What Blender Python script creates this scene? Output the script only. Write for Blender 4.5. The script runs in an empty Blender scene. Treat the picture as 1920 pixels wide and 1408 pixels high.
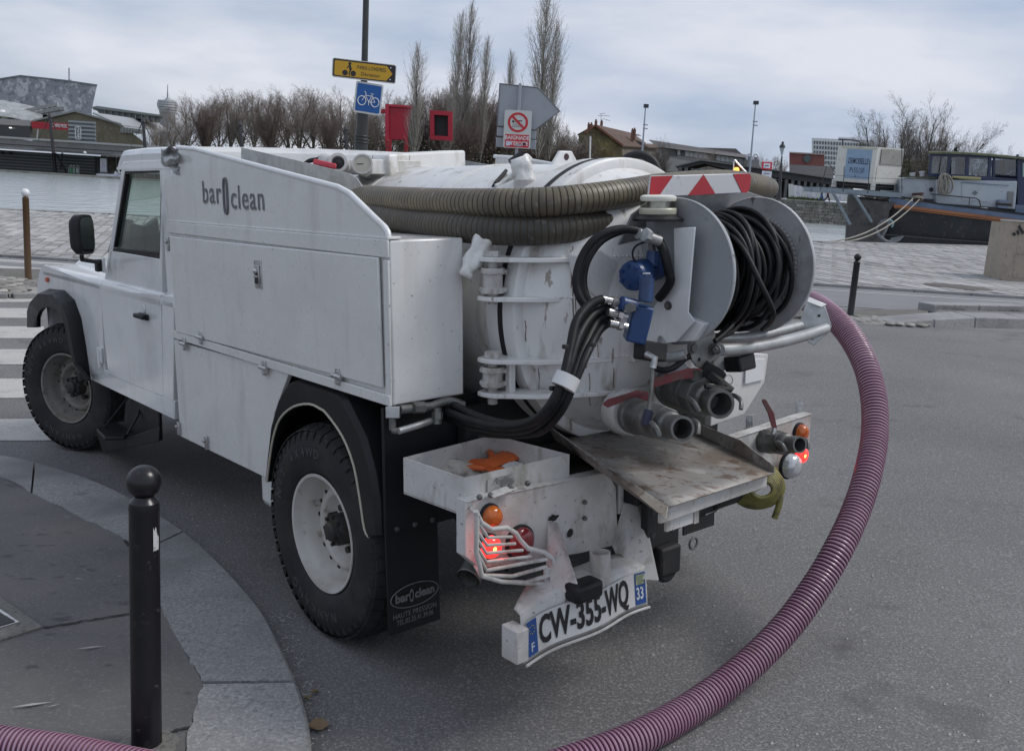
import bpy, bmesh, math, random
import numpy as np
from mathutils import Vector as V, Matrix, Quaternion, noise
random.seed(7)
sc = bpy.context.scene
COL = sc.collection
# ------------------------------------------------------------------ camera, sky, sun, exposure
FPX = 1823.487
CWZ = 1.62
A = Matrix(((-0.6509001813, -0.7569289027, -0.0582030093), (0.7582268174, -0.6519907848, -0.0003316604), (-0.0376967824, -0.0443469603, 0.9983047129)))
CT = V((-2.9418394, 2.4450980, 1.6192494))
CW = V((0, 0, CWZ))
PIT = math.radians(11.069348); ROL = math.radians(3.643015)
FW = V((0, math.cos(PIT), -math.sin(PIT))); _r = V((1, 0, 0)); _u = _r.cross(FW)
RW = math.cos(ROL) * _r + math.sin(ROL) * _u
UW = -math.sin(ROL) * _r + math.cos(ROL) * _u
cam = bpy.data.objects.new('camera', bpy.data.cameras.new('camera'))
COL.objects.link(cam)
m = Matrix((RW, UW, -FW)).transposed().to_4x4(); m.translation = CW
cam.matrix_world = m
cam.data.sensor_width = 36; cam.data.lens = FPX / 1920 * 36
cam.data.clip_start = .05; cam.data.clip_end = 6000
sc.camera = cam
sc.view_settings.view_transform = 'Standard'; sc.view_settings.look = 'None'
sc.view_settings.gamma = 1; sc.view_settings.use_curve_mapping = False
sc.view_settings.exposure = 0.36
SUN_EL = math.radians(50); SUN_AZ = math.radians(85)      # high behind cloud, ahead of the camera
w = bpy.data.worlds.new('World'); sc.world = w; w.use_nodes = True
nt = w.node_tree; nt.nodes.clear(); N_ = nt.nodes.new; L_ = nt.links.new
out = N_('ShaderNodeOutputWorld')
sky = N_('ShaderNodeTexSky'); sky.sky_type = 'NISHITA'; sky.sun_disc = False
sky.sun_elevation = SUN_EL; sky.sun_rotation = SUN_AZ; sky.air_density = 1.2; sky.dust_density = 2.0
b1 = N_('ShaderNodeBackground'); b1.inputs[1].default_value = 0.085; L_(sky.outputs[0], b1.inputs[0])
tc = N_('ShaderNodeTexCoord'); mp = N_('ShaderNodeMapping'); mp.inputs['Scale'].default_value = (1.0, 1.0, 3.6); mp.inputs['Rotation'].default_value = (0, .06, .3)
L_(tc.outputs['Generated'], mp.inputs[0])
n1 = N_('ShaderNodeTexNoise'); n1.inputs['Scale'].default_value = 1.5; n1.inputs['Detail'].default_value = 6; n1.inputs['Roughness'].default_value = .5
L_(mp.outputs[0], n1.inputs['Vector'])
n2 = N_('ShaderNodeTexNoise'); n2.inputs['Scale'].default_value = 3.0; n2.inputs['Detail'].default_value = 5; n2.inputs['Roughness'].default_value = .5
L_(mp.outputs[0], n2.inputs['Vector'])
r1 = N_('ShaderNodeValToRGB'); r1.color_ramp.elements[0].position = .36; r1.color_ramp.elements[0].color = (.60, .60, .60, 1)
r1.color_ramp.elements[1].position = .56; r1.color_ramp.elements[1].color = (.97, .97, .97, 1)
L_(n1.outputs[0], r1.inputs[0])
r2 = N_('ShaderNodeValToRGB'); r2.color_ramp.elements[0].position = .34; r2.color_ramp.elements[0].color = (.315, .39, .52, 1)
r2.color_ramp.elements[1].position = .62; r2.color_ramp.elements[1].color = (.58, .60, .665, 1)
L_(n2.outputs[0], r2.inputs[0])
b2 = N_('ShaderNodeBackground'); b2.inputs[1].default_value = 1.0; L_(r2.outputs[0], b2.inputs[0])
mx = N_('ShaderNodeMixShader'); L_(r1.outputs[0], mx.inputs[0]); L_(b1.outputs[0], mx.inputs[1]); L_(b2.outputs[0], mx.inputs[2])
L_(mx.outputs[0], out.inputs[0])
sd = bpy.data.lights.new('sun', 'SUN'); sd.energy = 1.45; sd.angle = math.radians(20); sd.color = (1, .97, .93)
so = bpy.data.objects.new('sun', sd); COL.objects.link(so)
# sun_rotation is measured from +Y towards +X in the sky texture
sdir = V((math.sin(SUN_AZ) * math.cos(SUN_EL), math.cos(SUN_AZ) * math.cos(SUN_EL), math.sin(SUN_EL)))
so.rotation_euler = sdir.to_track_quat('Z', 'Y').to_euler(); so.location = (0, -5, 12)
# ------------------------------------------------------------------ projection helpers (survey of the place)
RT = A.transposed() @ RW; UT = A.transposed() @ UW; FT = A.transposed() @ FW
def t(px, py, ax, val):
    r = FT + RT * ((px - 960) / FPX) - UT * ((py - 704) / FPX)
    return CT + r * ((val - CT[ax]) / r[ax])
def tz(px, py, z):
    return CT + (FT + RT * ((px - 960) / FPX) - UT * ((py - 704) / FPX)) * z
def wr(px, py): return FW + RW * ((px - 960) / FPX) - UW * ((py - 704) / FPX)
def wy(px, py, Y):
    r = wr(px, py); return CW + r * (Y / r.y)
def wz(px, py, z): return CW + wr(px, py) * z
TS = .0583018; TC = -.0005
def G(x):
    s = 1 if x >= 0 else -1; q = abs(x)
    return TC + TS * s * (q if q < 3 else 3 + .5 * math.tanh((q - 3) / .5))
def gp(px, py, dz=0):
    r = wr(px, py); k = 3
    for _ in range(60):
        P = CW + r * k; k += (P.z - G(P.x) - dz) / (-r.z) * .8
    return CW + r * k
MT = A.to_4x4(); MT.translation = CW - A @ CT
def tw(p): return MT @ V(p)
# ------------------------------------------------------------------ mesh builder
class M:
    def __init__(s): s.v = []; s.f = []; s.mi = []; s.cur = 0
    def add(s, vs, fs):
        o = len(s.v); s.v += [tuple(p) for p in vs]
        for f in fs: s.f.append([o + i for i in f]); s.mi.append(s.cur)
        return s
    def box(s, a, b, R=None, c=None):
        x0, y0, z0 = a; x1, y1, z1 = b
        vs = [V(p) for p in ((x0,y0,z0),(x1,y0,z0),(x1,y1,z0),(x0,y1,z0),(x0,y0,z1),(x1,y0,z1),(x1,y1,z1),(x0,y1,z1))]
        if R is not None:
            c = V(c) if c is not None else (V(a) + V(b)) / 2
            vs = [c + R @ (p - c) for p in vs]
        return s.add(vs, [(0,3,2,1),(4,5,6,7),(0,1,5,4),(1,2,6,5),(2,3,7,6),(3,0,4,7)])
    def bar(s, p0, p1, wd, ht, up=(0, 0, 1)):
        p0 = V(p0); p1 = V(p1); d = (p1 - p0).normalized(); sd_ = d.cross(V(up)).normalized(); u = sd_.cross(d)
        a = sd_ * wd / 2; b = u * ht / 2
        vs = [p0-a-b, p0+a-b, p0+a+b, p0-a+b, p1-a-b, p1+a-b, p1+a+b, p1-a+b]
        return s.add(vs, [(0,3,2,1),(4,5,6,7),(0,1,5,4),(1,2,6,5),(2,3,7,6),(3,0,4,7)])
    def prism(s, pts, d):
        pts = [V(p) for p in pts]; d = V(d); n = len(pts)
        return s.add(pts + [p + d for p in pts], [tuple(range(n))[::-1], tuple(range(n, 2*n))] + [(i, (i+1) % n, (i+1) % n + n, i + n) for i in range(n)])
    def rings(s, rs, closed=True, cap=True, loop=False):
        o = len(s.v); n = len(rs[0])
        for r in rs: s.v += [tuple(p) for p in r]
        k = len(rs); e = k if loop else k - 1
        for i in range(e):
            j0 = i * n; j1 = ((i + 1) % k) * n
            for a in range(n if closed else n - 1):
                b = (a + 1) % n
                s.f.append([o + j0 + a, o + j0 + b, o + j1 + b, o + j1 + a]); s.mi.append(s.cur)
        if cap and not loop and closed:
            s.f.append([o + a for a in range(n)][::-1]); s.mi.append(s.cur)
            s.f.append([o + (k-1)*n + a for a in range(n)]); s.mi.append(s.cur)
        return s
    def lathe(s, prof, c, ax, n=24, cap=True, ref=None, a0=0, a1=None):
        ax = V(ax).normalized(); c = V(c)
        u = V(ref) if ref is not None else (V((0, 0, 1)) if abs(ax.z) < .9 else V((1, 0, 0)))
        u = (u - ax * u.dot(ax)).normalized(); q = ax.cross(u)
        full = a1 is None
        an = [a0 + (2*math.pi if full else (a1 - a0)) * i / (n if full else n - 1) for i in range(n)]
        rs = [[c + ax * h + u * (r * math.cos(x)) + q * (r * math.sin(x)) for x in an] for h, r in prof]
        return s.rings(rs, closed=full, cap=cap)
    def cyl(s, p0, p1, r0, r1=None, n=16, cap=True):
        p0 = V(p0); p1 = V(p1); r1 = r0 if r1 is None else r1
        return s.lathe([(0, r0), ((p1 - p0).length, r1)], p0, p1 - p0, n, cap)
    def tube(s, path, r, n=8, cap=True, loop=False, ridge=None):
        path = [V(p) for p in path]; k = len(path); rs = []
        u = None
        for i, p in enumerate(path):
            if loop: d = path[(i+1) % k] - path[i-1]
            else: d = path[min(i+1, k-1)] - path[max(i-1, 0)]
            d = d.normalized()
            if u is None:
                u = V((0, 0, 1)) if abs(d.z) < .9 else V((1, 0, 0))
            u = (u - d * u.dot(d)).normalized(); q = d.cross(u)
            rr = r[i] if isinstance(r, (list, tuple)) else r
            rs.append([p + (u * math.cos(2*math.pi*a/n) + q * math.sin(2*math.pi*a/n)) * rr for a in range(n)])
        return s.rings(rs, cap=cap, loop=loop)
    def sphere(s, c, r, n=16, k=10, sc3=(1, 1, 1), R=None):
        rs = []
        for j in range(1, k):
            b = math.pi * j / k
            ring = []
            for i in range(n):
                p = V((math.cos(2*math.pi*i/n)*math.sin(b)*sc3[0], math.sin(2*math.pi*i/n)*math.sin(b)*sc3[1], -math.cos(b)*sc3[2])) * r
                ring.append(V(c) + (R @ p if R is not None else p))
            rs.append(ring)
        return s.rings(rs)
    def grid(s, fn, nu, nv):
        o = len(s.v)
        for i in range(nu + 1):
            for j in range(nv + 1): s.v.append(tuple(fn(i / nu, j / nv)))
        for i in range(nu):
            for j in range(nv):
                a = o + i*(nv+1) + j; s.f.append([a, a+nv+1, a+nv+2, a+1]); s.mi.append(s.cur)
        return s
    def mirror(s):
        o = len(s.v); s.v += [(x, -y, z) for x, y, z in s.v]
        s.f += [[i + o for i in f][::-1] for f in s.f]; s.mi += list(s.mi); return s
    def flip(s): s.v = [(x, -y, z) for x, y, z in s.v]; s.f = [f[::-1] for f in s.f]; return s
def catmull(pts, per=8):
    pts = [V(p) for p in pts]; o = []
    for i in range(len(pts) - 1):
        p0 = pts[max(i-1, 0)]; p1 = pts[i]; p2 = pts[i+1]; p3 = pts[min(i+2, len(pts)-1)]
        for k in range(per):
            x = k / per
            o.append(.5 * ((2*p1) + (p2-p0)*x + (2*p0-5*p1+4*p2-p3)*x*x + (3*p1-p0-3*p2+p3)*x**3))
    o.append(pts[-1]); return o
def resample(path, step):
    o = [path[0]]; acc = 0
    for a, b in zip(path, path[1:]):
        L = (b - a).length
        while acc + L >= step and L > 1e-9:
            x = (step - acc) / L; a = a + (b - a) * x; o.append(a.copy()); L = (b - a).length; acc = 0
        acc += L
    return o
OFF = {}
def mesh_of(m, name, mat, off=V((0, 0, 0)), smooth=None, rec=True):
    me = bpy.data.meshes.new(name)
    ox, oy, oz = off
    me.from_pydata([(x-ox, y-oy, z-oz) for x, y, z in m.v], [], m.f)
    mats = mat if isinstance(mat, (list, tuple)) else [mat]
    for q in mats: me.materials.append(q)
    if len(mats) > 1: me.polygons.foreach_set('material_index', m.mi)
    if rec:
        bm = bmesh.new(); bm.from_mesh(me); bmesh.ops.recalc_face_normals(bm, faces=bm.faces); bm.to_mesh(me); bm.free()
    if smooth:
        me.polygons.foreach_set('use_smooth', [True] * len(me.polygons))
        if smooth != 180: me.set_sharp_from_angle(angle=math.radians(smooth))
    me.update(); return me
def link(name, me, parent=None, bev=0):
    o = bpy.data.objects.new(name, me); COL.objects.link(o)
    if parent is not None: o.parent = parent; OFF[o.name] = OFF[parent.name]
    if bev:
        b = o.modifiers.new('bevel', 'BEVEL'); b.width = bev; b.segments = 2; b.limit_method = 'ANGLE'; b.angle_limit = math.radians(40); b.harden_normals = False
    return o
def part(name, m, mat, parent, smooth=35, bev=0, label=None, kind=None):
    o = link(name, mesh_of(m, name, mat, OFF[parent.name], smooth), parent, bev)
    if label: o['label'] = label
    if kind: o['kind'] = kind
    return o
def tag(o, label, cat, group=None, kind=None):
    o['label'] = label; o['category'] = cat
    if group: o['group'] = group
    if kind: o['kind'] = kind
    return o
def thing(name, label, cat, loc, group=None):
    o = bpy.data.objects.new(name, None); COL.objects.link(o); o.empty_display_size = .1
    o.location = loc; OFF[o.name] = V(loc); return tag(o, label, cat, group)
def solo(name, m, mat, label, cat, loc, group=None, smooth=35, bev=0, kind=None):
    o = link(name, mesh_of(m, name, mat, V(loc), smooth), None, bev); o.location = loc; OFF[o.name] = V(loc)
    return tag(o, label, cat, group, kind)
def struct(name, m, mat, smooth=None, parent=None, rec=True, bev=0):
    o = link(name, mesh_of(m, name, mat, V((0, 0, 0)), smooth, rec), parent, bev); OFF[o.name] = V((0, 0, 0)); o['kind'] = 'structure'; return o
def text(s, org, xd, yd, size, mat, parent, name='lettering', ext=.001, sx=1, al='CENTER', shear=0, spc=1.0, bold=0):
    cu = bpy.data.curves.new(name, 'FONT'); cu.body = s; cu.size = size; cu.extrude = ext; cu.align_x = al; cu.align_y = 'CENTER'; cu.shear = shear; cu.space_character = spc
    cu.offset = bold; cu.resolution_u = 3
    ob = bpy.data.objects.new('tmp', cu); COL.objects.link(ob)
    bpy.context.view_layer.update()
    me = bpy.data.meshes.new_from_object(ob.evaluated_get(bpy.context.evaluated_depsgraph_get()))
    bpy.data.objects.remove(ob); me.name = name
    xd = V(xd).normalized(); yd = (V(yd) - xd * V(yd).dot(xd)).normalized(); zd = xd.cross(yd)
    Q = Matrix((xd * sx, yd, zd)).transposed().to_4x4(); Q.translation = V(org) - OFF[parent.name]
    me.transform(Q); me.materials.clear(); me.materials.append(mat)
    return link(name, me, parent)
def PM(name, m, mt, **k):
    part(name, m, mt, truck, **k); q = M(); q.v = list(m.v); q.f = [list(f) for f in m.f]; q.mi = list(m.mi); part(name, q.flip(), mt, truck, **k)
def copy_tree(o, parent=None):
    c = o.copy(); COL.objects.link(c); c.parent = parent
    for ch in o.children: copy_tree(ch, c)
    return c
# ------------------------------------------------------------------ materials
MATS = {}
def mat(name, col, rough=.6, metal=0, layers=(), bump=None, spec=.5, coat=0, rvar=0, island=0, emit=None, trans=0, alpha=1, space='Object', bump2=None):
    if name in MATS: return MATS[name]
    mt = bpy.data.materials.new(name); mt.use_nodes = True; nt = mt.node_tree; nd = nt.nodes; lk = nt.links.new
    b = nd['Principled BSDF']; b.inputs['Roughness'].default_value = rough; b.inputs['Metallic'].default_value = metal
    b.inputs['Specular IOR Level'].default_value = spec; b.inputs['Coat Weight'].default_value = coat; b.inputs['Coat Roughness'].default_value = .08
    b.inputs['Transmission Weight'].default_value = trans; b.inputs['Alpha'].default_value = alpha
    if space == 'World': tcn = nd.new('ShaderNodeNewGeometry').outputs['Position']
    else: tcn = nd.new('ShaderNodeTexCoord').outputs['Object']
    cur = None
    def rgb(c): n = nd.new('ShaderNodeRGB'); n.outputs[0].default_value = (*c, 1); return n.outputs[0]
    cur = rgb(col)
    def nz(scale, st=None, detail=4, rgh=.6, w_=None):
        v = tcn
        if st:
            mpn = nd.new('ShaderNodeMapping'); mpn.inputs['Scale'].default_value = st; lk(v, mpn.inputs[0]); v = mpn.outputs[0]
        n = nd.new('ShaderNodeTexNoise'); n.inputs['Scale'].default_value = scale; n.inputs['Detail'].default_value = detail; n.inputs['Roughness'].default_value = rgh
        lk(v, n.inputs['Vector']); return n.outputs[0]
    last = None
    for ly in layers:
        sc_, lo, hi, c2 = ly[:4]; st = ly[4] if len(ly) > 4 else None; fac = ly[5] if len(ly) > 5 else 1
        n = nz(sc_, st); mr = nd.new('ShaderNodeMapRange'); mr.inputs[1].default_value = lo; mr.inputs[2].default_value = hi; mr.inputs[4].default_value = fac
        lk(n, mr.inputs[0]); mxn = nd.new('ShaderNodeMix'); mxn.data_type = 'RGBA'; lk(mr.outputs[0], mxn.inputs[0]); lk(cur, mxn.inputs[6]); mxn.inputs[7].default_value = (*c2, 1)
        cur = mxn.outputs[2]; last = mr.outputs[0]
    if island:
        g = nd.new('ShaderNodeNewGeometry'); oi = nd.new('ShaderNodeObjectInfo'); ad = nd.new('ShaderNodeMath'); ad.operation = 'ADD'; lk(g.outputs['Random Per Island'], ad.inputs[0]); lk(oi.outputs['Random'], ad.inputs[1])
        fr = nd.new('ShaderNodeMath'); fr.operation = 'FRACT'; lk(ad.outputs[0], fr.inputs[0])
        mr = nd.new('ShaderNodeMapRange'); mr.inputs[3].default_value = 1 - island; mr.inputs[4].default_value = 1 + island * .6; lk(fr.outputs[0], mr.inputs[0])
        hs = nd.new('ShaderNodeHueSaturation'); lk(mr.outputs[0], hs.inputs['Value']); lk(cur, hs.inputs['Color']); cur = hs.outputs[0]
    lk(cur, b.inputs['Base Color'])
    if rvar:
        n = nz(9); mr = nd.new('ShaderNodeMapRange'); mr.inputs[1].default_value = .35; mr.inputs[2].default_value = .65; mr.inputs[3].default_value = rough - rvar; mr.inputs[4].default_value = rough + rvar; lk(n, mr.inputs[0]); lk(mr.outputs[0], b.inputs['Roughness'])
    h = None
    for bp_ in (bump, bump2):
        if bp_:
            st = bp_[3] if len(bp_) > 3 else None
            n = nz(bp_[0], st, detail=bp_[4] if len(bp_) > 4 else 3); bn = nd.new('ShaderNodeBump'); bn.inputs['Strength'].default_value = bp_[1]; bn.inputs['Distance'].default_value = bp_[2]
            lk(n, bn.inputs['Height'])
            if h: lk(h, bn.inputs['Normal'])
            h = bn.outputs[0]
    if h: lk(h, b.inputs['Normal'])
    if emit: b.inputs['Emission Color'].default_value = (*emit[0], 1); b.inputs['Emission Strength'].default_value = emit[1]
    MATS[name] = mt; return mt
def glassy(name, tint, rough=.02, refl=1.0):
    mt = bpy.data.materials.new(name); mt.use_nodes = True; nt = mt.node_tree; nd = nt.nodes; nd.clear(); lk = nt.links.new
    o = nd.new('ShaderNodeOutputMaterial'); tr = nd.new('ShaderNodeBsdfTransparent'); tr.inputs[0].default_value = (*tint, 1)
    gl = nd.new('ShaderNodeBsdfGlossy'); gl.inputs['Roughness'].default_value = rough; lw = nd.new('ShaderNodeLayerWeight'); lw.inputs[0].default_value = .5; fr = nd.new('ShaderNodeMath'); fr.operation = 'POWER'; fr.inputs[1].default_value = 4; lk(lw.outputs['Facing'], fr.inputs[0])
    ml = nd.new('ShaderNodeMath'); ml.operation = 'MULTIPLY_ADD'; ml.inputs[1].default_value = .7 * refl; ml.inputs[2].default_value = .05 * refl; ml.use_clamp = True; lk(fr.outputs[0], ml.inputs[0])
    mxs = nd.new('ShaderNodeMixShader'); lk(ml.outputs[0], mxs.inputs[0]); lk(tr.outputs[0], mxs.inputs[1]); lk(gl.outputs[0], mxs.inputs[2]); lk(mxs.outputs[0], o.inputs[0])
    return mt
GR = (.22, .21, .19)
white = mat('white_paint', (.68, .68, .665), .27, coat=.25, layers=[(2.2, .45, .75, (.60, .60, .585)), (9, .55, .72, (.50, .49, .465), (1, 1, .18), .6), (3.2, .66, .72, (.40, .39, .37), None, .5), (60, .67, .71, (.18, .16, .14), None, .7)], bump=(2.6, .35, .02), bump2=(60, .03, .002), rvar=.08, spec=.5)
gloss = mat('glossy_white_paint', (.76, .765, .765), .22, coat=.6, layers=[(3, .5, .8, (.55, .56, .57)), (12, .6, .72, (.48, .47, .45), (1, 1, .2), .4)], rvar=.05, bump=(2.4, .3, .02))
tankw = mat('tank_white_paint', (.72, .72, .71), .40, layers=[(2.0, .48, .75, (.52, .51, .48)), (16, .56, .70, (.36, .33, .27), (1, 1, .12), .7), (28, .64, .70, (.22, .17, .12), (1, 1, .3), .8), (5, .62, .72, (.42, .39, .33), None, .7)], bump=(45, .15, .004), bump2=(4, .25, .02), rvar=.1)
dirtyw = mat('weathered_white_paint', (.57, .565, .55), .5, layers=[(5, .42, .66, (.40, .385, .36)), (14, .54, .68, (.27, .24, .20), (1, 1, .35), .75), (60, .64, .7, (.13, .10, .07), None, .8)], bump=(50, .15, .003), rvar=.1)
galv = mat('galvanised_steel', (.42, .43, .43), .42, .55, layers=[(18, .4, .7, (.30, .31, .31)), (6, .55, .75, (.20, .19, .17), None, .7)], bump=(30, .05, .002), rvar=.1)
castm = mat('grimy_cast_metal', (.155, .16, .155), .5, .55, layers=[(16, .45, .7, (.08, .075, .065))], bump=(55, .25, .003), rvar=.1)
rust = mat('rusty_tray_steel', (.27, .255, .235), .6, .2, layers=[(4, .49, .62, (.20, .165, .135), (.8, 1.5, 1)), (11, .55, .64, (.11, .07, .045), (.8, 1.4, 1), .85), (7, .55, .64, (.42, .40, .375), (.9, 1.4, 1), .7), (34, .58, .64, (.10, .06, .04), None, .6)], bump=(40, .2, .003), rvar=.12)
redh = mat('worn_red_handle', (.16, .03, .035), .5, layers=[(25, .5, .65, (.12, .06, .05))])
redp = mat('red_vinyl_handle', (.55, .05, .07), .4)
black = mat('black_plastic', (.011, .012, .014), .5, spec=.35, layers=[(4, .5, .75, (.022, .023, .025))], bump=(140, .08, .001), rvar=.06)
blackm = mat('black_matt', (.012, .012, .013), .7, layers=[(9, .5, .7, (.03, .028, .025))])
rubber = mat('tyre_rubber', (.020, .021, .023), .7, layers=[(8, .45, .7, (.040, .039, .037))], bump=(90, .15, .002), spec=.3)
hoseb = mat('black_hydraulic_hose', (.008, .0085, .0095), .5, layers=[(30, .5, .7, (.018, .018, .019))], spec=.28)
steel = mat('bright_steel', (.55, .55, .55), .3, .9, layers=[(30, .5, .7, (.3, .3, .29))], rvar=.08)
bluep = mat('blue_pump_paint', (.014, .050, .16), .42, layers=[(14, .52, .7, (.012, .03, .08))], bump=(50, .1, .002), coat=.1)
hubm = mat('black_hub', (.035, .033, .032), .55, .2, layers=[(20, .5, .7, (.07, .06, .05))])
cream = mat('cream_piping', (.45, .42, .34), .5)
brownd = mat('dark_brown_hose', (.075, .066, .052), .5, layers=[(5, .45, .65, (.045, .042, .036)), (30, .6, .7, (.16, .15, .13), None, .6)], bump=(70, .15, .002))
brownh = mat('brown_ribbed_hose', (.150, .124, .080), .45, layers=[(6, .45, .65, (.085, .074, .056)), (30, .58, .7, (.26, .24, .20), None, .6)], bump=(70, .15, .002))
browng = mat('brown_hose_groove', (.055, .043, .028), .8)
purp = mat('purple_hose_rib', (.29, .155, .225), .36, layers=[(5, .42, .68, (.36, .23, .30)), (11, .60, .68, (.24, .17, .18), None, .7)], bump=(80, .05, .001), coat=.15)
purg = mat('purple_hose_groove', (.12, .040, .075), .45)
wrap = mat('plastic_wrap', (.72, .72, .70), .3, layers=[(12, .5, .7, (.55, .53, .48))], bump=(25, .6, .01), trans=.0)
amber = mat('amber_lens', (.52, .12, .010), .2, coat=.5, bump=(90, .6, .004, (1, .2, 1)), layers=[(30, .5, .65, (.30, .06, .01))])
redl = mat('lit_red_lens', (.8, .02, .015), .2, coat=.5, emit=((1, .025, .02), 2.0))
redhot = mat('red_bulb_glow', (1, .3, .1), .3, emit=((1, .22, .05), 6))
redd = mat('dark_red_lens', (.18, .012, .014), .2, coat=.6, bump=(90, .3, .002, (1, .2, 1)))
clearl = mat('ribbed_clear_lens', (.55, .57, .58), .15, .3, coat=.8, bump=(60, .8, .004, (1, 1, .01)))
glassp = glassy('window_glass', (.92, .97, .945), refl=1.1)
mirror_m = mat('dark_mirror_reflection', (.012, .014, .016), .12, coat=.7)  # near-black base carries the dark reflection of the mirror face
asph = mat('road_asphalt', (.180, .179, .178), .8, layers=[(.5, .4, .66, (.130, .129, .129)), (95, .53, .60, (.33, .325, .32), None, .6), (140, .53, .60, (.07, .07, .07), None, .6), (2.2, .6, .72, (.11, .108, .105), None, .7), (14, .67, .72, (.10, .095, .09), None, .7), (1.1, .635, .66, (.10, .098, .097), None, .45)], bump=(130, .7, .006), bump2=(30, .2, .004), space='World', spec=.3)
asphp = mat('pavement_asphalt', (.150, .143, .136), .75, layers=[(1.6, .4, .66, (.105, .104, .104)), (80, .54, .64, (.20, .20, .195), None, .6), (6, .63, .69, (.06, .06, .065), (1, 2, 1), .8), (17, .66, .71, (.22, .215, .21), None, .5)], bump=(160, .35, .003), space='World', spec=.35)
asphc = mat('cycle_path_asphalt', (.20, .20, .205), .8, layers=[(1.1, .4, .7, (.165, .165, .17))], bump=(80, .3, .004), space='World')
granite = mat('kerb_granite', (.265, .265, .262), .7, layers=[(85, .5, .58, (.42, .42, .41), None, .6), (60, .55, .62, (.14, .14, .14), None, .6), (1.6, .45, .66, (.18, .18, .178)), (7, .62, .70, (.14, .14, .14), None, .6)], bump=(110, .4, .004), island=.12, space='World')
lined = mat('road_line_paint', (.44, .43, .405), .7, layers=[(6, .5, .72, (.33, .33, .32)), (45, .58, .66, (.2, .2, .2), None, .7)], bump=(60, .2, .002), space='World')
sett = mat('quay_stone', (.38, .375, .365), .75, layers=[(.6, .42, .66, (.29, .285, .28)), (20, .55, .7, (.47, .46, .44), None, .5), (3, .6, .7, (.22, .215, .20), None, .7)], bump=(25, .3, .01), island=.30, space='World')
joint = mat('joint_grit', (.13, .125, .11), .9, layers=[(4, .5, .7, (.08, .08, .06))], space='World')
grass = mat('grass', (.05, .08, .02), .9, layers=[(8, .45, .65, (.09, .10, .035))], space='World')
bolm = mat('bollard_paint', (.010, .0095, .012), .36, layers=[(9, .60, .68, (.045, .042, .045), None, .5), (30, .64, .70, (.09, .085, .085), None, .6)], coat=.10, rvar=.08, spec=.4)
bronze = mat('bronze_bollard_paint', (.10, .055, .025), .35, .4)
def water_mat():
    mt = mat('canal_water', (.43, .48, .49), .16, space='World', spec=.9)
    nd = mt.node_tree.nodes; lk = mt.node_tree.links.new; b = nd['Principled BSDF']
    g = nd.new('ShaderNodeNewGeometry'); mpn = nd.new('ShaderNodeMapping'); mpn.inputs['Scale'].default_value = (1, .35, 1); lk(g.outputs['Position'], mpn.inputs[0])
    n = nd.new('ShaderNodeTexNoise'); n.inputs['Scale'].default_value = 1.1; n.inputs['Detail'].default_value = 6; lk(mpn.outputs[0], n.inputs[0])
    bn = nd.new('ShaderNodeBump'); bn.inputs['Strength'].default_value = .9; bn.inputs['Distance'].default_value = .14; lk(n.outputs[0], bn.inputs['Height']); lk(bn.outputs[0], b.inputs['Normal'])
    return mt
water = water_mat()
# ------------------------------------------------------------------ the ground
def surf(poly, dz, th=0.0):
    """polygon (xy) laid on the cambered ground, th thick downwards"""
    bm = bmesh.new(); vs = [bm.verts.new((p[0], p[1], 0)) for p in poly]; bm.faces.new(vs)
    if bm.faces: pass
    for i in range(11):
        for s in (-1, 1):
            x = s * (2.85 + i * .12)
            bmesh.ops.bisect_plane(bm, geom=bm.verts[:] + bm.edges[:] + bm.faces[:], plane_co=(x, 0, 0), plane_no=(1, 0, 0))
    bmesh.ops.triangulate(bm, faces=[f for f in bm.faces if len(f.verts) > 4])
    if th:
        r = bmesh.ops.extrude_face_region(bm, geom=bm.faces[:]); low = [g for g in r['geom'] if isinstance(g, bmesh.types.BMVert)]
        for v in low: v.co.z = -th
    for v in bm.verts: v.co.z += G(v.co.x) + dz
    bmesh.ops.recalc_face_normals(bm, faces=bm.faces)
    mm = M(); bm.verts.index_update(); mm.v = [tuple(v.co) for v in bm.verts]; mm.f = [[v.index for v in f.verts] for f in bm.faces]; mm.mi = [0] * len(mm.f); bm.free(); return mm
def xy(p): return (p.x, p.y)
road = struct('road', surf([(-60, -8), (60, -8), (60, 12.2), (-60, 12.2)], 0), asph)
# back of the road: the median, the cycle path and the paved quay (bands run along x)
struct('ground', surf([(-60, 12.2), (60, 12.2), (60, 17.2), (-60, 17.2)], 0), asphc)
QE = [(-70, 24), (-17, 31.8), (-13.8, 33.0), (11.0, 37.2), (24.2, 47.3), (70, 82)]       # edge of the quay
quay = struct('quay_bed', surf([(-70, 17.2), (90, 17.2), (90, 97), (70, 81.8), (24.2, 47.1), (11.0, 37), (-13.8, 32.8), (-17, 31.6), (-70, 23.8)], .0, .3), joint)
qw = M()
for (x0, y0), (x1, y1) in zip(QE, QE[1:]): qw.prism([(x0, y0, -1.6), (x1, y1, -1.6), (x1, y1, G(x1) + .012), (x0, y0, G(x0) + .012)], (.12, -.25, 0))
struct('quay_wall', qw, granite)
wat = M(); wat.add([(-900, 20, -.95), (900, 20, -.95), (900, 132, -.95), (-900, 132, -.95)], [(0, 1, 2, 3)])
struct('water', wat, water)
bank = M(); bank.add([(-3000, 133, 1.9), (3000, 133, 1.9), (3000, 4000, 1.9), (-3000, 4000, 1.9)], [(0, 1, 2, 3)])
struct('park_ground', bank, mat('park_earth', (.10, .10, .06), .9, layers=[(.05, .4, .6, (.06, .08, .03))], space='World'))
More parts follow.
